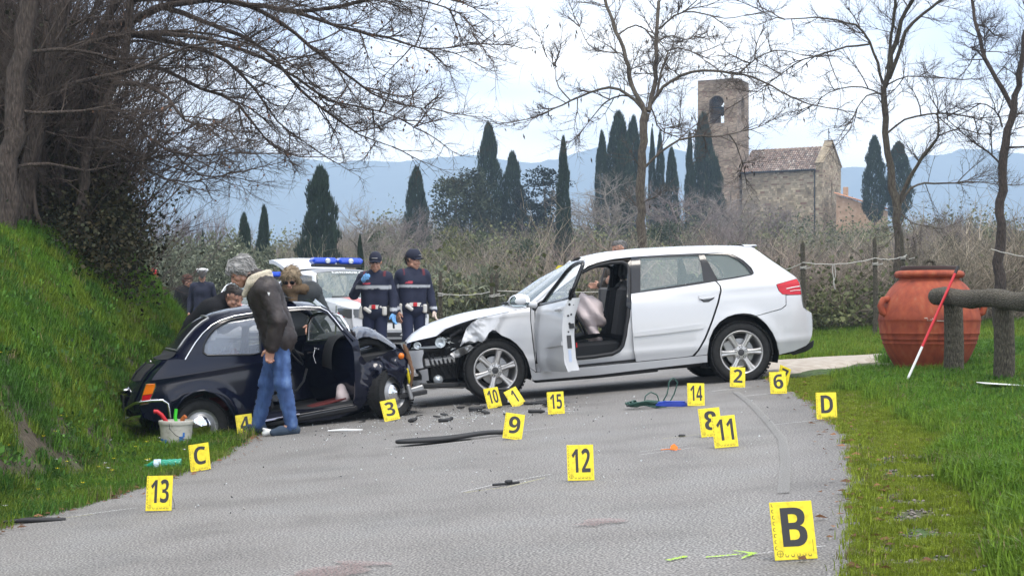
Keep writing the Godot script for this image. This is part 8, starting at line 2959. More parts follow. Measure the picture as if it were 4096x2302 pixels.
func markers() -> void:
	var plate_mat := mat("marker_yellow", lin(0.80, 0.64, 0.012), 0.45)
	plate_mat.albedo_texture = noise_tex(0.03, [[0.0, Color(0.86, 0.85, 0.8)], [0.5, Color(1, 1, 1)]], 256, 5)
	tri(plate_mat, 3.0)
	var ink := mat("marker_ink", lin(0.022, 0.022, 0.024), 0.6)
	var font := SystemFont.new()
	font.font_names = PackedStringArray(["Droid Sans"])
	font.font_weight = 700
	var list := [
		["B", 1.06, 5.92, 0.05, 0.045, 1.03, "yellow evidence marker with the letter B, nearest on the right"],
		["12", 0.403, 9.26, 0.02, 0.02, 1.0, "yellow evidence marker 12 standing alone in the middle of the road"],
		["13", -2.11, 9.48, 0.0, 0.02, 1.0, "yellow evidence marker 13 at the left road edge by the black strip"],
		["C", -2.38, 12.15, 0.0, 0.16, 1.0, "yellow evidence marker with the letter C by the grass below the bucket"],
		["11", 1.43, 10.58, 0.0, 0.09, 1.02, "yellow evidence marker 11 standing in front of marker 8"],
		["8", 1.45, 11.5, 0.0, 0.10, 1.0, "yellow evidence marker 8 half hidden behind marker 11"],
		["9", 0.0, 12.7, 0.0, -0.14, 1.0, "yellow evidence marker 9 beside the long black rubber seal"],
		["15", 0.413, 14.75, 0.0, 0.06, 1.0, "yellow evidence marker 15 behind the screwdriver"],
		["14", 1.67, 14.4, 0.0, -0.01, 1.0, "yellow evidence marker 14 beside the coiled cables"],
		["2", 2.30, 16.2, 0.0, -0.05, 1.0, "yellow evidence marker 2 in front of the rear wheel of the white car"],
		["6", 2.52, 15.0, 0.0, 0.03, 1.0, "yellow evidence marker 6 at the grass edge behind the white car"],
		["7", 2.70, 15.9, 0.5, -0.40, 0.95, "yellow evidence marker leaning right behind marker 6, its figure mostly hidden"],
		["D", 2.42, 12.2, -0.1, 0.02, 1.0, "yellow evidence marker with the letter D at the right road edge"],
		["3", -1.17, 15.55, 0.25, 0.20, 1.0, "yellow evidence marker 3 at the front wheel of the dark blue car"],
		["4", -2.53, 15.12, 0.2, 0.13, 1.0, "yellow evidence marker 4 in the grass behind the man's shoe"],
		["10", -0.17, 16.1, 0.35, 0.15, 1.0, "yellow evidence marker 10 at the front wheel of the white car"],
		["1", 0.08, 16.1, 0.4, 0.46, 0.95, "yellow evidence marker 1 tilted sideways at the front wheel of the white car"],
	]
	for e in list:
		var at := on_ground(e[1], e[2], 0.002)
		at.y = road_height(e[1], e[2]) + 0.004
		var t := thing("evidence_marker", e[6], "evidence marker", at, "numbered yellow evidence markers")
		var k: float = e[5]
		t.basis = Basis(Vector3.BACK, e[4]) * Basis(Vector3.UP, e[3]) * Basis(Vector3.RIGHT, -0.30)
		var b := MB.new()
		var w := 0.156 * k
		var h := 0.212 * k
		b.box(Vector3(0, h / 2, 0), Vector3(w, h, 0.004), Basis.IDENTITY, 0.0012)
		put(t, "plate", b.done(), plate_mat)
		var tm := TextMesh.new()
		tm.text = e[0]
		tm.font = font
		tm.font_size = 64
		tm.pixel_size = 0.002
		tm.depth = 0.0012
		var box := tm.get_aabb()
		var num := put(t, "numeral", tm, ink)
		var want := Vector2((0.092 if e[0].length() == 1 else 0.108) * k, 0.142 * k)
		if e[0] == "1":
			want.x = 0.042 * k
		var s := Vector3(want.x / box.size.x, want.y / box.size.y, 1)
		num.scale = s
		num.position = Vector3(0.004, h * 0.56, 0.0022) - Vector3(box.get_center().x * s.x, box.get_center().y * s.y, 0)
		b = MB.new()
		var x0 := -w / 2 + 0.008
		var y0 := 0.012
		for q in 15:
			b.box(Vector3(x0 + (0.004 if q % 5 == 0 else 0.0025), 0.04 + q * 0.0112 * k, 0.0024), Vector3(0.008 if q % 5 == 0 else 0.005, 0.0016, 0.0008))
			if q % 2 == 0:
				b.box(Vector3(x0 - 0.0012, 0.04 + (q + 0.5) * 0.0112 * k, 0.0024), Vector3(0.0022, 0.0105 * k, 0.0008))
		for q in 10:
			b.box(Vector3(x0 + 0.034 + q * 0.0105 * k, y0 + (0.006 if q % 5 == 0 else 0.0045), 0.0024), Vector3(0.0016, 0.009 if q % 5 == 0 else 0.006, 0.0008))
			if q % 2 == 0:
				b.box(Vector3(x0 + 0.034 + (q + 0.5) * 0.0105 * k, y0, 0.0024), Vector3(0.0098 * k, 0.0022, 0.0008))
		var ring := []
		for q in 21:
			ring.append(Vector3(x0 + 0.014 + cos(TAU * q / 20) * 0.0115, y0 + 0.012 + sin(TAU * q / 20) * 0.0115, 0.0024))
		b.tube(ring, [0.0007], 4, false)
		b.box(Vector3(x0 + 0.014, y0 + 0.012, 0.0024), Vector3(0.026, 0.001, 0.0008))
		b.box(Vector3(x0 + 0.014, y0 + 0.012, 0.0024), Vector3(0.001, 0.026, 0.0008))
		b.box(Vector3(w / 2 - 0.012, 0.05, 0.0024), Vector3(0.0012, 0.045, 0.0008))
		var print_part := put(t, "ruler_print", b.done(), ink)
		print_part.set_meta("kind", "stuff")
		b = MB.new()
		b.tube([Vector3(w * 0.42, h * 0.62, -0.003), Vector3(w * 0.52, 0.03, -0.085), Vector3(-w * 0.35, 0.028, -0.085), Vector3(-w * 0.42, h * 0.62, -0.003)], [0.0016], 5)
		put(t, "wire_stand", b.done(), M.dark_grey)
func mark(called: String, label: String, pts: Array, width: float, m: Material, jitter := 0.0) -> void:
	var b := MB.new()
	var rows := []
	var c := Curve3D.new()
	for p in pts:
		c.add_point(Vector3(p[0], 0, p[1]))
	var l := c.get_baked_length()
	var n := maxi(int(l / 0.04), 4)
	var r := RandomNumberGenerator.new()
	r.seed = int(pts[0][0] * 1000.0) + 77
	for i in n + 1:
		var p := c.sample_baked(l * i / n)
		var q := c.sample_baked(minf(l * i / n + 0.03, l)) - c.sample_baked(maxf(l * i / n - 0.03, 0.0))
		var s := Vector3(-q.z, 0, q.x).normalized() * width * 0.5 * (1.0 + jitter * r.randf_range(-1, 1))
		var row := []
		for e in [-1.0, 1.0]:
			var v: Vector3 = p + s * e
			row.append(Vector3(v.x, road_height(v.x, v.z) + 0.009, -v.z))
		rows.append(row)
	b.sheet(rows, false, Vector2(l / 0.5, width / 0.5))
	tag(put(self, called, b.done(), m), label, called.replace("_", " "))
func worn(called: String, col: Color, cut: float, scale: float, seed_value: int) -> StandardMaterial3D:
	var m := mat(called, Color.WHITE, 0.9)
	m.albedo_texture = noise_tex(0.11, [[0.0, Color(col.r, col.g, col.b, 0.0)], [1.0, Color(col.r, col.g, col.b, 1.0)]], 256, 4, FastNoiseLite.TYPE_SIMPLEX, seed_value)
	m.transparency = BaseMaterial3D.TRANSPARENCY_ALPHA_SCISSOR
	m.alpha_scissor_threshold = cut
	tri(m, scale, true)
	return m
func road_things() -> void:
	var chalk := worn("chalk", lin(0.58, 0.58, 0.56), 0.52, 3.0, 3)
	var chalk_y := worn("yellow_chalk", lin(0.5, 0.47, 0.16), 0.55, 3.0, 4)
	var spray := worn("green_spray", lin(0.40, 0.68, 0.02), 0.46, 2.6, 5)
	var faint := worn("worn_line", lin(0.27, 0.26, 0.245), 0.5, 6.0, 6)
	var pink := worn("pink_stain", lin(0.27, 0.19, 0.175), 0.56, 2.4, 7)
	mark("edge_line", "faint worn pale line curving along the right side of the road", [[1.35, 7.9], [1.62, 9.4], [1.84, 10.8], [2.0, 12.4], [2.12, 14.0], [2.2, 15.6]], 0.06, faint)
	mark("chalk_line", "white chalk line beside marker 13", [[-2.62, 9.56], [-2.30, 9.72]], 0.02, chalk)
	mark("chalk_line", "chalk line leading from the black strip towards marker 13", [[-3.0, 9.36], [-2.75, 9.42], [-2.52, 9.55]], 0.014, chalk_y)
	mark("chalk_line", "chalk outline under the long rubber seal", [[-1.02, 12.75], [-0.75, 12.68], [-0.3, 12.8], [0.12, 13.05]], 0.018, chalk, 0.4)
	mark("chalk_line", "chalk line running right from the end of the rubber seal", [[0.10, 13.32], [0.38, 13.42]], 0.016, chalk)
	mark("chalk_line", "chalk outline above the small black bar by marker 12", [[-0.30, 9.12], [-0.05, 9.45], [0.12, 9.62], [0.24, 9.72]], 0.018, chalk, 0.4)
	mark("chalk_line", "chalk outline below the small black bar by marker 12", [[-0.28, 9.08], [-0.02, 9.2], [0.20, 9.55]], 0.014, chalk_y, 0.4)
	mark("chalk_line", "chalk line above the orange fragment", [[0.86, 10.72], [1.20, 10.92]], 0.016, chalk, 0.3)
	mark("chalk_line", "chalk line below the orange fragment", [[0.84, 10.5], [1.24, 10.72]], 0.016, chalk, 0.3)
	mark("chalk_line", "chalk line beside the small black cap", [[1.10, 11.6], [1.42, 11.74]], 0.014, chalk_y)
	mark("chalk_line", "white chalk line at the foot of marker D", [[1.98, 12.05], [2.2, 12.12], [2.48, 12.2]], 0.02, chalk)
	mark("chalk_line", "white chalk line at the foot of marker 6", [[2.2, 15.0], [2.62, 15.1]], 0.03, chalk, 0.4)
	mark("chalk_line", "chalk line under marker 2", [[2.0, 15.9], [2.42, 16.05]], 0.03, chalk, 0.4)
	mark("chalk_line", "chalk line on the road before marker 10", [[-0.72, 14.95], [-0.32, 15.05]], 0.018, chalk_y, 0.3)
	mark("chalk_line", "chalk line at the foot of marker B", [[0.93, 6.1], [1.22, 6.16]], 0.012, chalk, 0.4)
	mark("sprayed_arrow", "bright green sprayed arrow shaft near marker B", [[0.745, 6.12], [0.82, 6.12], [0.89, 6.13]], 0.02, spray, 0.6)
	mark("sprayed_arrow", "upper barb of the bright green sprayed arrow", [[0.87, 6.22], [0.93, 6.12]], 0.03, spray, 0.7)
	mark("sprayed_arrow", "lower barb of the bright green sprayed arrow", [[0.87, 6.02], [0.93, 6.12]], 0.03, spray, 0.7)
	mark("sprayed_dash", "short bright green sprayed dash left of the arrow", [[0.60, 6.12], [0.68, 6.18]], 0.025, spray, 0.6)
	mark("pink_stain", "pale pink stain at the bottom edge of the road", [[-0.82, 6.38], [-0.70, 6.6], [-0.6, 6.72]], 0.24, pink, 0.6)
	mark("pink_stain", "faint pink stain left of marker B", [[0.33, 7.3], [0.48, 7.45]], 0.2, pink, 0.6)
	var t := thing("window_seal", "long black rubber window seal lying on the road beside marker 9", "window seal", Vector3(-0.43, road_height(-0.43, 13.0), -13.0))
	var b := MB.new()
	var loop := []
	var inner := []
	for k in 41:
		var a := TAU * k / 40
		var x := -0.5 * cos(a)
		var w := lerpf(0.13, 0.045, clampf((x + 0.5) / 0.75, 0.0, 1.0))
		var y := 0.02 + 0.03 * exp(-pow((x - 0.25) / 0.25, 2.0)) + 0.04 * x
		loop.append(Vector3(x, y, -sin(a) * w - 0.28 * x))
	b.tube(loop, [0.017], 8, false)
	put(t, "rubber_loop", b.done(), M.black_plastic)
	b = MB.new()
	var rows := []
	for k in 15:
		var x := lerpf(-0.46, 0.1, k / 14.0)
		var w := lerpf(0.11, 0.05, clampf((x + 0.5) / 0.75, 0.0, 1.0)) * sqrt(clampf((x + 0.5) * 9.0, 0.05, 1.0))
		rows.append([Vector3(x, 0.022 + 0.04 * x, -w - 0.28 * x), Vector3(x, 0.024 + 0.04 * x, w - 0.28 * x)])
	b.sheet(rows)
	put(t, "glass_strip", b.done(), M.clear_lens)
	t = thing("screwdriver", "screwdriver with a black handle lying beside marker 15", "screwdriver", Vector3(0.34, road_height(0.34, 14.95) + 0.012, -14.95))
	b = MB.new()
	b.lathe([Vector2(0.0, 0.0), Vector2(0.016, 0.004), Vector2(0.019, 0.03), Vector2(0.017, 0.09), Vector2(0.020, 0.12), Vector2(0.011, 0.15), Vector2(0.008, 0.16)], 12, Transform3D(Basis(Vector3.BACK, -PI / 2), Vector3(-0.19, 0.006, 0)))
	put(t, "handle", b.done(), M.black_plastic)
	b = MB.new()
	b.tube([Vector3(-0.04, 0.006, 0), Vector3(0.24, 0.004, 0.02)], [0.005], 6)
	put(t, "shaft", b.done(), M.steel)
	t = thing("black_bar", "small black bar fragment inside the chalk outline by marker 12", "debris", Vector3(-0.035, road_height(-0.035, 9.35) + 0.012, -9.35))
	t.rotation.y = 0.75
	b = MB.new()
	b.box(Vector3(0, 0, 0), Vector3(0.21, 0.014, 0.02), Basis.IDENTITY, 0.004)
	b.box(Vector3(0.02, 0.01, 0), Vector3(0.05, 0.02, 0.03), Basis(Vector3.UP, 0.2), 0.006)
	put(t, "bar", b.done(), M.black_plastic)
	t = thing("rubber_strip", "flat black rubber strip at the left road edge by the grass", "debris", Vector3(-2.82, road_height(-2.82, 9.4) + 0.01, -9.4))
	b = MB.new()
	b.tube([Vector3(-0.18, 0.002, 0.05), Vector3(-0.05, 0.006, 0.0), Vector3(0.17, 0.004, -0.03)], [0.008, 0.018, 0.016], 6)
	put(t, "strip", b.done(), M.black_plastic)
	t = thing("bottle_cap", "small round black cap on the road left of marker 8", "debris", Vector3(1.256, road_height(1.256, 11.74) + 0.002, -11.74))
	b = MB.new()
	b.lathe([Vector2(0.0, 0.016), Vector2(0.022, 0.015), Vector2(0.027, 0.008), Vector2(0.027, 0.0)], 18)
	put(t, "cap", b.done(), M.black_plastic)
	t = thing("orange_fragment", "broken orange lens fragment between chalk lines", "debris", Vector3(1.09, road_height(1.09, 10.7) + 0.004, -10.7))
	b = MB.new()
	b.slab(PackedVector2Array([Vector2(-0.025, 0), Vector2(0.02, -0.005), Vector2(0.028, 0.02), Vector2(0.004, 0.045), Vector2(-0.02, 0.03)]), Transform3D(Basis(Vector3.RIGHT, -0.5), Vector3.ZERO), 0.006)
	b.tube([Vector3(-0.09, 0.003, 0.02), Vector3(-0.05, 0.006, 0.01), Vector3(0.05, 0.004, -0.01)], [0.003], 5)
	put(t, "lens_piece", b.done(), M.orange_lens)
	t = thing("green_cable", "dark green cable in a loose coil with loops standing up beside marker 14", "cable", Vector3(1.28, road_height(1.28, 14.65) + 0.008, -14.65))
	b = MB.new()
	var pts := []
	for k in 70:
		var a := k * 0.42
		var r := 0.15 + 0.04 * sin(k * 0.9)
		pts.append(Vector3(cos(a) * r * 1.15 - 0.02, 0.008 + 0.0006 * k + 0.012 * sin(k * 1.7), sin(a) * r * 0.7))
	b.tube(pts, [0.007], 6)
	pts = []
	for p in [[-0.06, 0.03, 0.0], [-0.05, 0.10, 0.0], [0.0, 0.135, -0.02], [0.06, 0.11, -0.03], [0.08, 0.05, -0.03], [0.10, 0.03, 0.0], [0.15, 0.12, 0.02], [0.17, 0.23, 0.0], [0.21, 0.27, -0.02], [0.25, 0.22, -0.03], [0.22, 0.12, -0.03], [0.17, 0.03, -0.02]]:
		pts.append(Vector3(p[0], p[1], p[2]))
	var curve := Curve3D.new()
	for k in pts.size():
		var h: Vector3 = (pts[mini(k + 1, pts.size() - 1)] - pts[maxi(k - 1, 0)]) / 6.0
		curve.add_point(pts[k], -h, h)
	pts = []
	for k in 50:
		pts.append(curve.sample_baked(curve.get_baked_length() * k / 49.0))
	b.tube(pts, [0.006], 6)
	put(t, "wire", b.done(), mat("green_rubber", lin(0.02, 0.075, 0.055), 0.5))
	b = MB.new()
	b.box(Vector3(-0.20, 0.012, 0.04), Vector3(0.06, 0.02, 0.02), Basis(Vector3.UP, 0.5), 0.005)
	put(t, "clamp", b.done(), M.dark_grey)
	t = thing("blue_cable", "bright blue cable in a flat loop beside marker 14", "cable", Vector3(1.46, road_height(1.46, 14.5) + 0.008, -14.5))
	b = MB.new()
	pts = []
	for k in 60:
		var a := k * 0.36
		pts.append(Vector3(cos(a) * (0.15 - 0.0006 * k), 0.006 + 0.0007 * k, sin(a) * 0.075))
	b.tube(pts, [0.007], 6)
	put(t, "wire", b.done(), mat("blue_rubber", lin(0.012, 0.045, 0.36), 0.5))
	t = thing("battery_box", "black box with a white printed label between markers 10 and 1", "box", Vector3(-0.05, road_height(-0.05, 16.42), -16.42))
	b = MB.new()
	b.box(Vector3(0, 0.08, 0), Vector3(0.21, 0.15, 0.14), Basis.IDENTITY, 0.008)
	b.box(Vector3(0, 0.16, 0), Vector3(0.22, 0.02, 0.15), Basis.IDENTITY, 0.006)
	put(t, "case", b.done(), M.black_plastic)
	b = MB.new()
	b.box(Vector3(0.04, 0.075, 0.0712), Vector3(0.07, 0.09, 0.002))
	put(t, "printed_label", b.done(), M.white_plain)
	b = MB.new()
	for k in 3:
		for q in 2:
			b.box(Vector3(0.026 + q * 0.026, 0.055 + k * 0.022, 0.0727), Vector3(0.016, 0.010, 0.001))
	var small_print := put(t, "print_blocks", b.done(), M.pale_blue_print)
	small_print.set_meta("kind", "stuff")
	t = thing("tissue", "crumpled white tissue at the man's shoe", "tissue", Vector3(-2.30, ground(-2.30, -14.93), -14.93))
	b = MB.new()
	nets(b, [[Vector3(-0.02, 0.03, 0), Vector3(0.03, 0.04, 0.01), 0.03, 0.025], [Vector3(0.0, 0.05, 0), Vector3(-0.03, 0.07, 0.02), 0.018, 0.012], [Vector3(0.03, 0.04, 0.0), Vector3(0.05, 0.02, 0.03), 0.02, 0.012]], 0.008, 0.015, 0.012, 9)
	put(t, "paper", b.done(), M.white_plain)
	t = thing("white_trim", "pale curved trim piece on the road under the open door of the dark blue car", "debris", Vector3(-1.55, road_height(-1.55, 14.75), -14.75))
	b = MB.new()
	b.tube([Vector3(-0.16, 0.006, 0), Vector3(0.0, 0.014, 0.01), Vector3(0.16, 0.012, -0.03)], [0.008, 0.016, 0.008], 6)
	put(t, "trim", b.done(), M.white_plain)
	t = thing("bucket", "dirty white plastic bucket with blue marks standing in the grass", "bucket", Vector3(-3.14, ground(-3.14, -14.85) - 0.02, -14.85))
	b = MB.new()
	b.lathe([Vector2(0.0, 0.012), Vector2(0.125, 0.01), Vector2(0.13, 0.0), Vector2(0.133, 0.01), Vector2(0.152, 0.235), Vector2(0.158, 0.237), Vector2(0.159, 0.25), Vector2(0.162, 0.272), Vector2(0.157, 0.278), Vector2(0.150, 0.274), Vector2(0.13, 0.03), Vector2(0.0, 0.025)], 32)
	var plastic := mat("dirty_white_plastic", Color.WHITE, 0.55)
	plastic.albedo_texture = noise_tex(0.03, [[0.0, lin(0.26, 0.22, 0.17)], [0.3, lin(0.52, 0.49, 0.43)], [1.0, lin(0.62, 0.59, 0.53)]], 256, 5)
	tri(plastic, 2.5)
	put(t, "bucket_body", b.done(), plastic)
	b = MB.new()
	for e in [[-0.9, 0.10, 0.05, 0.02], [-0.55, 0.09, 0.03, 0.035], [0.55, 0.11, 0.04, 0.05], [0.1, 0.07, 0.05, 0.012], [0.7, 0.15, 0.02, 0.04]]:
		var a: float = PI / 2 + float(e[0])
		var r: float = lerpf(0.133, 0.152, float(e[1]) / 0.235) + 0.001
		var p := Vector3(-cos(a) * r, e[1], sin(a) * r)
		b.box(p, Vector3(e[2], e[3], 0.003), Basis(Vector3.UP, PI / 2 - (PI - a)))
	put(t, "blue_marks", b.done(), mat("blue_ink", lin(0.03, 0.16, 0.5), 0.6))
	b = MB.new()
	b.tube([Vector3(-0.03, 0.255, 0.162), Vector3(-0.025, 0.21, 0.17), Vector3(0.03, 0.15, 0.165), Vector3(0.10, 0.11, 0.13), Vector3(0.15, 0.10, 0.05)], [0.003], 5)
	put(t, "handle", b.done(), M.dark_grey)
	for e in [["red_hose", "curved red hose sticking out of the white bucket", [[-0.03, 0.15, 0.0], [-0.09, 0.27, 0.02], [-0.13, 0.33, 0.03], [-0.17, 0.36, 0.03], [-0.20, 0.36, 0.03]], 0.02, "red_plain"], ["green_tool", "bright green tool tip standing in the white bucket", [[0.03, 0.15, -0.03], [-0.02, 0.30, -0.05], [-0.01, 0.38, -0.05]], 0.016, "green_plastic"], ["orange_tool", "orange brown tool handle in the white bucket", [[0.05, 0.15, 0.0], [0.06, 0.29, 0.0], [0.09, 0.315, 0.01]], 0.022, "rust_plastic"]]:
		if not M.has(e[4]):
			mat(e[4], lin(0.04, 0.55, 0.02) if e[4] == "green_plastic" else lin(0.42, 0.12, 0.03), 0.45)
		b = MB.new()
		pts = []
		for p in e[2]:
			pts.append(Vector3(p[0], p[1], p[2]))
		b.tube(pts, [e[3]], 10)
		var tool := put(self, e[0], b.done(), M[e[4]])
		tag(tool, e[1], "tool")
		tool.position = t.position
	t = thing("plastic_bottle", "crushed green plastic bottle lying in the grass edge", "bottle", Vector3(-2.74, ground(-2.74, -12.55) + 0.075, -12.55))
	t.rotation = Vector3(0.0, 0.1, 0.04)
	b = MB.new()
	var prof := []
	for k in 15:
		var y := lerpf(-0.13, 0.08, k / 14.0)
		prof.append(Vector2(0.044 + 0.0025 * sin(k * 2.2), y))
	prof.append_array([Vector2(0.034, 0.105), Vector2(0.018, 0.13), Vector2(0.013, 0.14), Vector2(0.013, 0.16)])
	prof.insert(0, Vector2(0.0, -0.128))
	b.lathe(prof, 20, Transform3D(Basis(Vector3.BACK, PI / 2), Vector3.ZERO))
	put(t, "bottle_body", b.done(), glass("green_pet", lin(0.02, 0.36, 0.22), 0.75))
	b = MB.new()
	b.lathe([Vector2(0.0475, 0.03), Vector2(0.0475, 0.085)], 20, Transform3D(Basis(Vector3.BACK, PI / 2), Vector3.ZERO))
	put(t, "bottle_label", b.done(), mat("pale_label", lin(0.5, 0.62, 0.72), 0.5))
	var kinds := []
	for k in 4:
		b = MB.new()
		var p := PackedVector2Array()
		for q in 6:
			var a := TAU * q / 6
			p.append(Vector2(cos(a), sin(a) * 0.6) * rng.randf_range(0.02, 0.05))
		b.slab(p, Transform3D(Basis(Vector3.RIGHT, -PI / 2 + 0.2), Vector3(0, 0.01, 0)), 0.008)
		kinds.append(b.done())
	for k in 26:
		var x := rng.randfn(-0.75, 0.45)
		var d := rng.randfn(15.9, 0.5)
		var c := put(self, "plastic_shard", kinds[k % 4], M.black_plastic)
		tag(c, "shard of black plastic strewn on the road between the two cars", "debris", "plastic shards between the two cars")
		c.position = Vector3(x, road_height(x, d) + 0.004, -d)
		c.rotation.y = rng.randf() * TAU
		c.scale = Vector3.ONE * rng.randf_range(0.5, 1.7)
	for e in [[-0.62, 14.9, 0.09], [-0.95, 15.2, 0.05], [0.25, 16.1, 0.2], [-0.35, 16.0, 0.12]]:
		b = MB.new()
		nets(b, [[Vector3(-e[2] * 0.6, 0.012, 0), Vector3(e[2] * 0.4, 0.016, 0.02), 0.02, 0.014], [Vector3(0, 0.02, 0), Vector3(e[2] * 0.6, 0.03, -0.03), 0.014, 0.018]], 0.009, 0.02, 0.012, int(e[2] * 100))
		var c := put(self, "broken_trim", b.done(), M.black_plastic)
		tag(c, ["long dark piece of broken trim in front of the dark blue car", "short dark piece of broken trim by marker 3", "crumpled black plastic behind marker 1", "black broken trim left of marker 10"][[0.09, 0.05, 0.2, 0.12].find(e[2])], "debris")
		c.position = Vector3(e[0], road_height(e[0], e[1]) + 0.002, -e[1])
	var places := []
	var cols := []
	for k in 560:
		var x := rng.randfn(-0.5, 0.75)
		var d := rng.randfn(15.4, 0.9)
		if k > 420:
			x = rng.randf_range(-2.0, 2.3)
			d = rng.randf_range(9.0, 16.5)
		places.append(Transform3D(Basis.from_euler(Vector3(rng.randf(), rng.randf() * TAU, rng.randf())).scaled(Vector3.ONE * rng.randf_range(0.25, 0.8)), Vector3(x, road_height(x, d) + 0.006, -d)))
		cols.append(Color(0.6, 0.63, 0.62) if k % 3 else Color(0.03, 0.03, 0.03))
	b = MB.new()
	b.box(Vector3.ZERO, Vector3(0.016, 0.006, 0.012))
	var crumb := mat("glass_crumb", Color.WHITE, 0.2)
	crumb.vertex_color_use_as_albedo = true
	scatter(self, "glass_crumbs", b.done(), crumb, places, cols)
	b = MB.new()
	b.quad(Vector3(-0.03, 0.004, 0), Vector3(0, 0.012, 0.016), Vector3(0.03, 0.003, 0), Vector3(0, 0.006, -0.016))
	places = []
	cols = []
	for k in 700:
		var d := 5.0 + 12.0 * rng.randf()
		var x: float = tab(TAB_RIGHT, d) + rng.randfn(0.05, 0.12)
		if k % 2 == 0:
			d = 8.5 + 7.0 * rng.randf()
			x = tab(TAB_LEFT, d) + rng.randfn(0.0, 0.13)
		places.append(Transform3D(Basis.from_euler(Vector3(rng.randf_range(-0.4, 0.4), rng.randf() * TAU, 0)).scaled(Vector3.ONE * rng.randf_range(0.4, 1.1)), Vector3(x, maxf(ground(x, -d), road_height(x, d) - 0.03) + 0.012, -d)))
		cols.append(Color(0.20, 0.10, 0.05) * rng.randf_range(0.5, 1.6))
	scatter(self, "fallen_leaves", b.done(), M.grass, places, cols)
func log_mat() -> void:
	var m := mat("weathered_log", Color.WHITE, 0.95)
	m.albedo_texture = noise_tex(0.03, [[0.0, lin(0.035, 0.028, 0.018)], [0.45, lin(0.10, 0.085, 0.058)], [0.75, lin(0.19, 0.165, 0.12)], [1.0, lin(0.21, 0.21, 0.11)]], 512, 5)
	tri(m, 2.0)
	m.uv1_scale = Vector3(5.0, 0.9, 5.0)
	relief(m, noise_tex(0.04, [], 512, 4), 5.0)
	m = mat("weathered_rail", Color.WHITE, 0.95)
	m.albedo_texture = M.weathered_log.albedo_texture
	tri(m, 2.0)
	m.uv1_scale = Vector3(5.0, 5.0, 0.9)
	relief(m, M.weathered_log.heightmap_texture, 5.0)
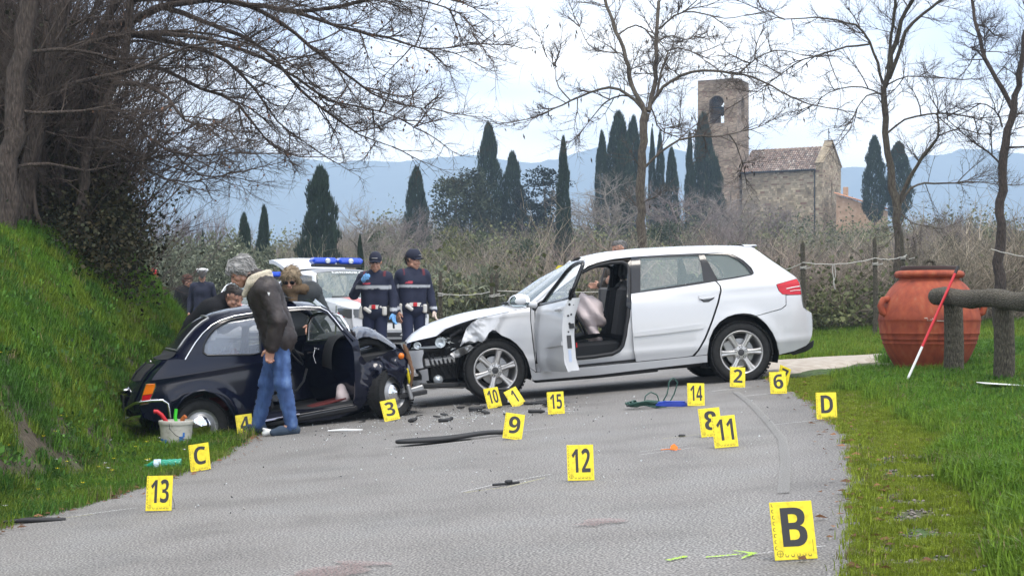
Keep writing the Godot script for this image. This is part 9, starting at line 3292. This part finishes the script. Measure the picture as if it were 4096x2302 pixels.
func fence() -> void:
	log_mat()
	var t := thing("log_fence", "rustic fence of a thick round log rail on two weathered log posts", "fence", on_ground(4.36, 15.7, -0.05))
	var o := t.position
	for e in [[4.36, 15.7, 0.095, 0.76], [4.44, 14.35, 0.092, 0.72]]:
		var b := MB.new()
		var p := on_ground(e[0], e[1], -0.1) - o
		b.tube([p, p + Vector3(0.01, 0.4, 0), p + Vector3(0.0, e[3] + 0.1, 0.0)], [float(e[2]) * 1.06, e[2], float(e[2]) * 0.95], 14)
		put(t, "post", b.done(), M.weathered_log)
	var b := MB.new()
	var pts := []
	var rad := []
	for k in 15:
		var f := k / 14.0
		pts.append(Vector3(lerpf(4.26, 4.55, f), lerpf(1.185, 1.09, f) + 0.012 * sin(k * 1.3), -lerpf(15.95, 12.6, f)) - o)
		rad.append(0.086 + 0.006 * sin(k * 2.1))
	b.tube(pts, rad, 16)
	put(t, "rail", b.done(), M.weathered_rail)
	var posts := [
		[5.49, 30.0, 1.80, 0.052, 0.0, "dark thick stake behind the rear of the white car, tied with string"],
		[4.98, 30.5, 1.52, 0.045, 0.09, "short broken stake leaning against the string behind the white car"],
		[6.85, 30.0, 1.80, 0.045, 0.0, "pale slender stake halfway between the white car and the jar"],
		[7.55, 30.4, 1.90, 0.04, -0.05, "bleached stake with a split top beside the jar's lid"],
		[10.2, 30.0, 1.75, 0.045, 0.03, "stake at the right edge of the picture"],
		[-1.42, 30.5, 1.55, 0.04, 0.03, "thin stake with string tied round it, right of the second officer"],
		[-0.42, 30.2, 1.50, 0.04, 0.02, "stake above the bonnet of the white car, left of a close pair"],
		[-0.28, 30.3, 1.52, 0.042, -0.01, "stake above the bonnet of the white car, right of a close pair"],
		[-6.95, 31.2, 1.35, 0.045, 0.03, "stake by the grass bank left of the woman in the dark coat"],
		[-6.72, 31.0, 1.2, 0.045, -0.02, "shorter stake beside the woman in the dark coat"],
		[1.0, 30.0, 1.75, 0.03, 0.0, "stake that carries the yellow arrow sign"],
	]
	for e in posts:
		var s := thing("wooden_stake", e[5], "stake", on_ground(e[0], e[1], -0.1), "stakes along the far road edge")
		b = MB.new()
		var h: float = e[2]
		b.tube([Vector3.ZERO, Vector3(h * float(e[4]) * 0.5 + 0.02, h * 0.5, 0), Vector3(h * float(e[4]), h + 0.1, 0.0), Vector3(h * float(e[4]) + 0.01, h + 0.16, 0.0)], [e[3], float(e[3]) * 1.05, float(e[3]) * 0.85, float(e[3]) * 0.25], 9)
		put(s, "stake", b.done(), M.weathered_log)
		if e[0] != 1.0:
			b = MB.new()
			for k in 3:
				var ring := []
				for q in 11:
					var a := TAU * q / 10
					ring.append(Vector3(h * float(e[4]) * 0.78 + 0.01 + cos(a) * (float(e[3]) + 0.008), h * 0.80 + k * 0.022 + 0.01 * sin(a + k), sin(a) * (float(e[3]) + 0.008)))
				b.tube(ring, [0.006], 5, false)
			b.tube([Vector3(0.03, h * 0.8, 0.05), Vector3(0.15, h * 0.8 + 0.03, 0.05)], [0.006], 5)
			put(s, "string_wrap", b.done(), M.string)
	for e in [[[4.98, 30.5, 1.32], [5.49, 30.0, 1.46], 0.04, "string from the broken stake to the thick dark stake"], [[5.49, 30.0, 1.46], [6.85, 30.0, 1.47], 0.07, "sagging white string between the thick dark stake and the pale slender stake"], [[6.85, 30.0, 1.47], [7.55, 30.4, 1.50], 0.05, "white string from the pale slender stake to the bleached stake"], [[9.0, 29.9, 1.55], [10.2, 30.0, 1.25], 0.03, "white string from the rightmost tree to the right edge"], [[-0.28, 30.3, 1.22], [4.98, 30.5, 1.30], 0.16, "long white string seen through the windows of the white car"], [[-1.42, 30.5, 1.2], [-0.42, 30.2, 1.2], 0.05, "white string above the bonnet of the white car"]]:
		b = MB.new()
		pts = []
		for k in 13:
			var f := k / 12.0
			var x := lerpf(e[0][0], e[1][0], f)
			var d := lerpf(e[0][1], e[1][1], f)
			var y := lerpf(ground(e[0][0], -e[0][1]) + e[0][2], ground(e[1][0], -e[1][1]) + e[1][2], f) - 4.0 * float(e[2]) * f * (1.0 - f) + 0.006 * sin(k * 2.3)
			pts.append(Vector3(x, y, -d + 0.05))
		b.tube(pts, [0.008], 5)
		tag(put(self, "string", b.done(), M.string), e[3], "string")
	b = MB.new()
	var y0 := ground(6.1, -30.0) + 1.39
	b.tube([Vector3(6.08, y0, -29.94), Vector3(6.10, y0 - 0.2, -29.94), Vector3(6.05, y0 - 0.36, -29.94), Vector3(6.09, y0 - 0.47, -29.94), Vector3(6.06, y0 - 0.3, -29.93), Vector3(6.04, y0 - 0.1, -29.94), Vector3(6.05, y0, -29.94)], [0.008], 5)
	tag(put(self, "string", b.done(), M.string), "loose loop of string hanging down from the sagging line", "string")
	t = thing("arrow_sign", "small yellow arrow-shaped sign pointing left on a stake above the white car's door", "sign", Vector3(0.92, ground(1.0, -30.0) + 1.58, -29.93))
	b = MB.new()
	b.slab(PackedVector2Array([Vector2(-0.10, 0), Vector2(-0.055, -0.06), Vector2(0.10, -0.06), Vector2(0.10, 0.06), Vector2(-0.055, 0.06)]), Transform3D(), 0.012)
	put(t, "sign_plate", b.done(), mat("sign_yellow", lin(0.72, 0.58, 0.02), 0.5))
	b = MB.new()
	b.box(Vector3(0.0, 0.0, 0.0065), Vector3(0.012, 0.05, 0.001))
	put(t, "printed_mark", b.done(), M.black_plastic)
func verge_things() -> void:
	var clay := mat("terracotta", Color.WHITE, 0.8)
	clay.albedo_texture = noise_tex(0.012, [[0.0, lin(0.13, 0.028, 0.016)], [0.35, lin(0.26, 0.047, 0.02)], [0.7, lin(0.36, 0.075, 0.028)], [0.88, lin(0.34, 0.115, 0.055)], [1.0, lin(0.42, 0.26, 0.18)]], 512, 5)
	tri(clay, 0.9)
	clay.uv1_scale = Vector3(1.4, 0.7, 1.4)
	relief(clay, noise_tex(0.03, [], 256, 4), 0.6)
	var t := thing("terracotta_jar", "huge terracotta oil jar with a dark lid behind the log rail", "jar", on_ground(4.40, 16.75, -0.03))
	var b := MB.new()
	var belly := []
	for e in [[0.522, 0.585], [0.524, 0.60], [0.518, 0.64], [0.506, 0.70], [0.484, 0.77], [0.452, 0.84], [0.41, 0.905], [0.362, 0.96], [0.322, 0.995], [0.306, 1.01], [0.31, 1.02], [0.342, 1.024], [0.360, 1.045], [0.362, 1.065], [0.348, 1.088], [0.318, 1.098], [0.29, 1.095], [0.28, 1.0]]:
		belly.append(Vector2(e[0], e[1]))
	b.lathe(belly, 48)
	put(t, "jar_shoulder", b.done(), clay)
	b = MB.new()
	var lower := []
	for e in [[0.0, 0.0], [0.335, 0.0], [0.352, 0.02], [0.348, 0.05], [0.338, 0.065], [0.385, 0.14], [0.43, 0.22], [0.462, 0.29], [0.474, 0.325], [0.482, 0.33], [0.485, 0.342], [0.481, 0.352], [0.490, 0.372], [0.497, 0.376], [0.500, 0.388], [0.496, 0.398], [0.506, 0.432], [0.513, 0.436], [0.515, 0.447], [0.511, 0.456], [0.520, 0.52], [0.524, 0.572], [0.531, 0.578], [0.529, 0.59]]:
		lower.append(Vector2(e[0], e[1]))
	b.lathe(lower, 48)
	put(t, "jar_base", b.done(), clay)
	for e in [[0.25, 0.76], [2.9, 0.76]]:
		b = MB.new()
		var a: float = e[0]
		var dir := Vector3(cos(a), 0, sin(a))
		b.tube([dir * 0.47 + Vector3(0, 0.80, 0), dir * 0.53 + Vector3(0, 0.79, 0), dir * 0.56 + Vector3(0, 0.73, 0), dir * 0.54 + Vector3(0, 0.66, 0), dir * 0.50 + Vector3(0, 0.64, 0)], [0.035, 0.038, 0.036, 0.038, 0.035], 10)
		put(t, "lug_handle", b.done(), clay)
	b = MB.new()
	for k in 9:
		var a := lerpf(1.25, 1.9, k / 8.0) + rng.randf_range(-0.02, 0.02)
		b.box(Vector3(cos(a) * 0.526, 0.585 + rng.randf_range(-0.012, 0.018), sin(a) * 0.526), Vector3(0.006, rng.randf_range(0.006, 0.02), rng.randf_range(0.02, 0.05)), Basis(Vector3.UP, -a), 0.002)
	var chip := put(t, "chipped_glaze", b.done(), mat("pale_chip", lin(0.55, 0.47, 0.40), 0.9))
	chip.set_meta("kind", "stuff")
	b = MB.new()
	b.lathe([Vector2(0.30, 1.096), Vector2(0.302, 1.135), Vector2(0.285, 1.145), Vector2(0.0, 1.15)], 40)
	var lid := put(t, "lid", b.done(), mat("dark_lid", lin(0.04, 0.022, 0.018), 0.85))
	b = MB.new()
	b.tube([Vector3(-0.055, 1.15, 0), Vector3(-0.045, 1.19, 0), Vector3(0.0, 1.21, 0), Vector3(0.045, 1.19, 0), Vector3(0.055, 1.15, 0)], [0.022], 8)
	put(lid, "handle", b.done(), M.weathered_log)
	t = thing("measuring_pole", "red and white measuring pole leaning on the log rail", "pole", on_ground(3.73, 15.15, -0.02))
	var top := Vector3(4.355, 1.475, -15.5) - t.position
	b = MB.new()
	b.tube([top * 0.34, top * 0.94], [0.0135], 10)
	put(t, "red_section", b.done(), M.red_plain)
	b = MB.new()
	b.tube([top * 0.05, top * 0.34], [0.0125], 10)
	put(t, "white_section", b.done(), M.white_plain)
	b = MB.new()
	b.tube([top * 0.94, top], [0.015], 10)
	put(t, "grip", b.done(), M.black_plastic)
	b = MB.new()
	b.box(Vector3(-0.03, 0.02, 0.0), Vector3(0.12, 0.015, 0.05), Basis(Vector3.BACK, 0.2), 0.005)
	put(t, "foot", b.done(), M.white_plain)
	t = thing("white_board", "flat white board lying on dark gear in the grass at the right", "board", on_ground(4.13, 13.4, 0.10))
	b = MB.new()
	b.box(Vector3.ZERO, Vector3(0.36, 0.008, 0.24), Basis(Vector3.BACK, -0.06), 0.003)
	put(t, "board", b.done(), M.white_plain)
	t = thing("dark_gear", "small dark equipment case under the white board in the grass", "case", on_ground(4.16, 13.4, 0.04))
	b = MB.new()
	b.box(Vector3.ZERO, Vector3(0.15, 0.09, 0.12), Basis(Vector3.UP, 0.3), 0.02)
	b.ball(Vector3(0.02, -0.02, 0.07), Vector3(0.03, 0.03, 0.02))
	put(t, "case", b.done(), M.black_plastic)
	var places := []
	var cols := []
	for k in 60:
		var d := rng.randf_range(8.0, 15.0)
		var x: float = tab(TAB_LEFT, d) - rng.randf_range(0.2, 1.6)
		if x < -0.34 * d:
			continue
		places.append(Transform3D(Basis(Vector3.UP, rng.randf() * TAU), on_ground(x, d, rng.randf_range(0.08, 0.15))))
		cols.append(Color(0.75, 0.6, 0.02) if k % 3 else Color(0.75, 0.75, 0.75))
	b = MB.new()
	for k in 5:
		var a := TAU * k / 5
		b.quad(Vector3.ZERO, Vector3(cos(a - 0.4), 0.3, sin(a - 0.4)) * 0.012, Vector3(cos(a), 0.35, sin(a)) * 0.02, Vector3(cos(a + 0.4), 0.3, sin(a + 0.4)) * 0.012)
	scatter(self, "wild_flowers", b.done(), M.grass, places, cols)
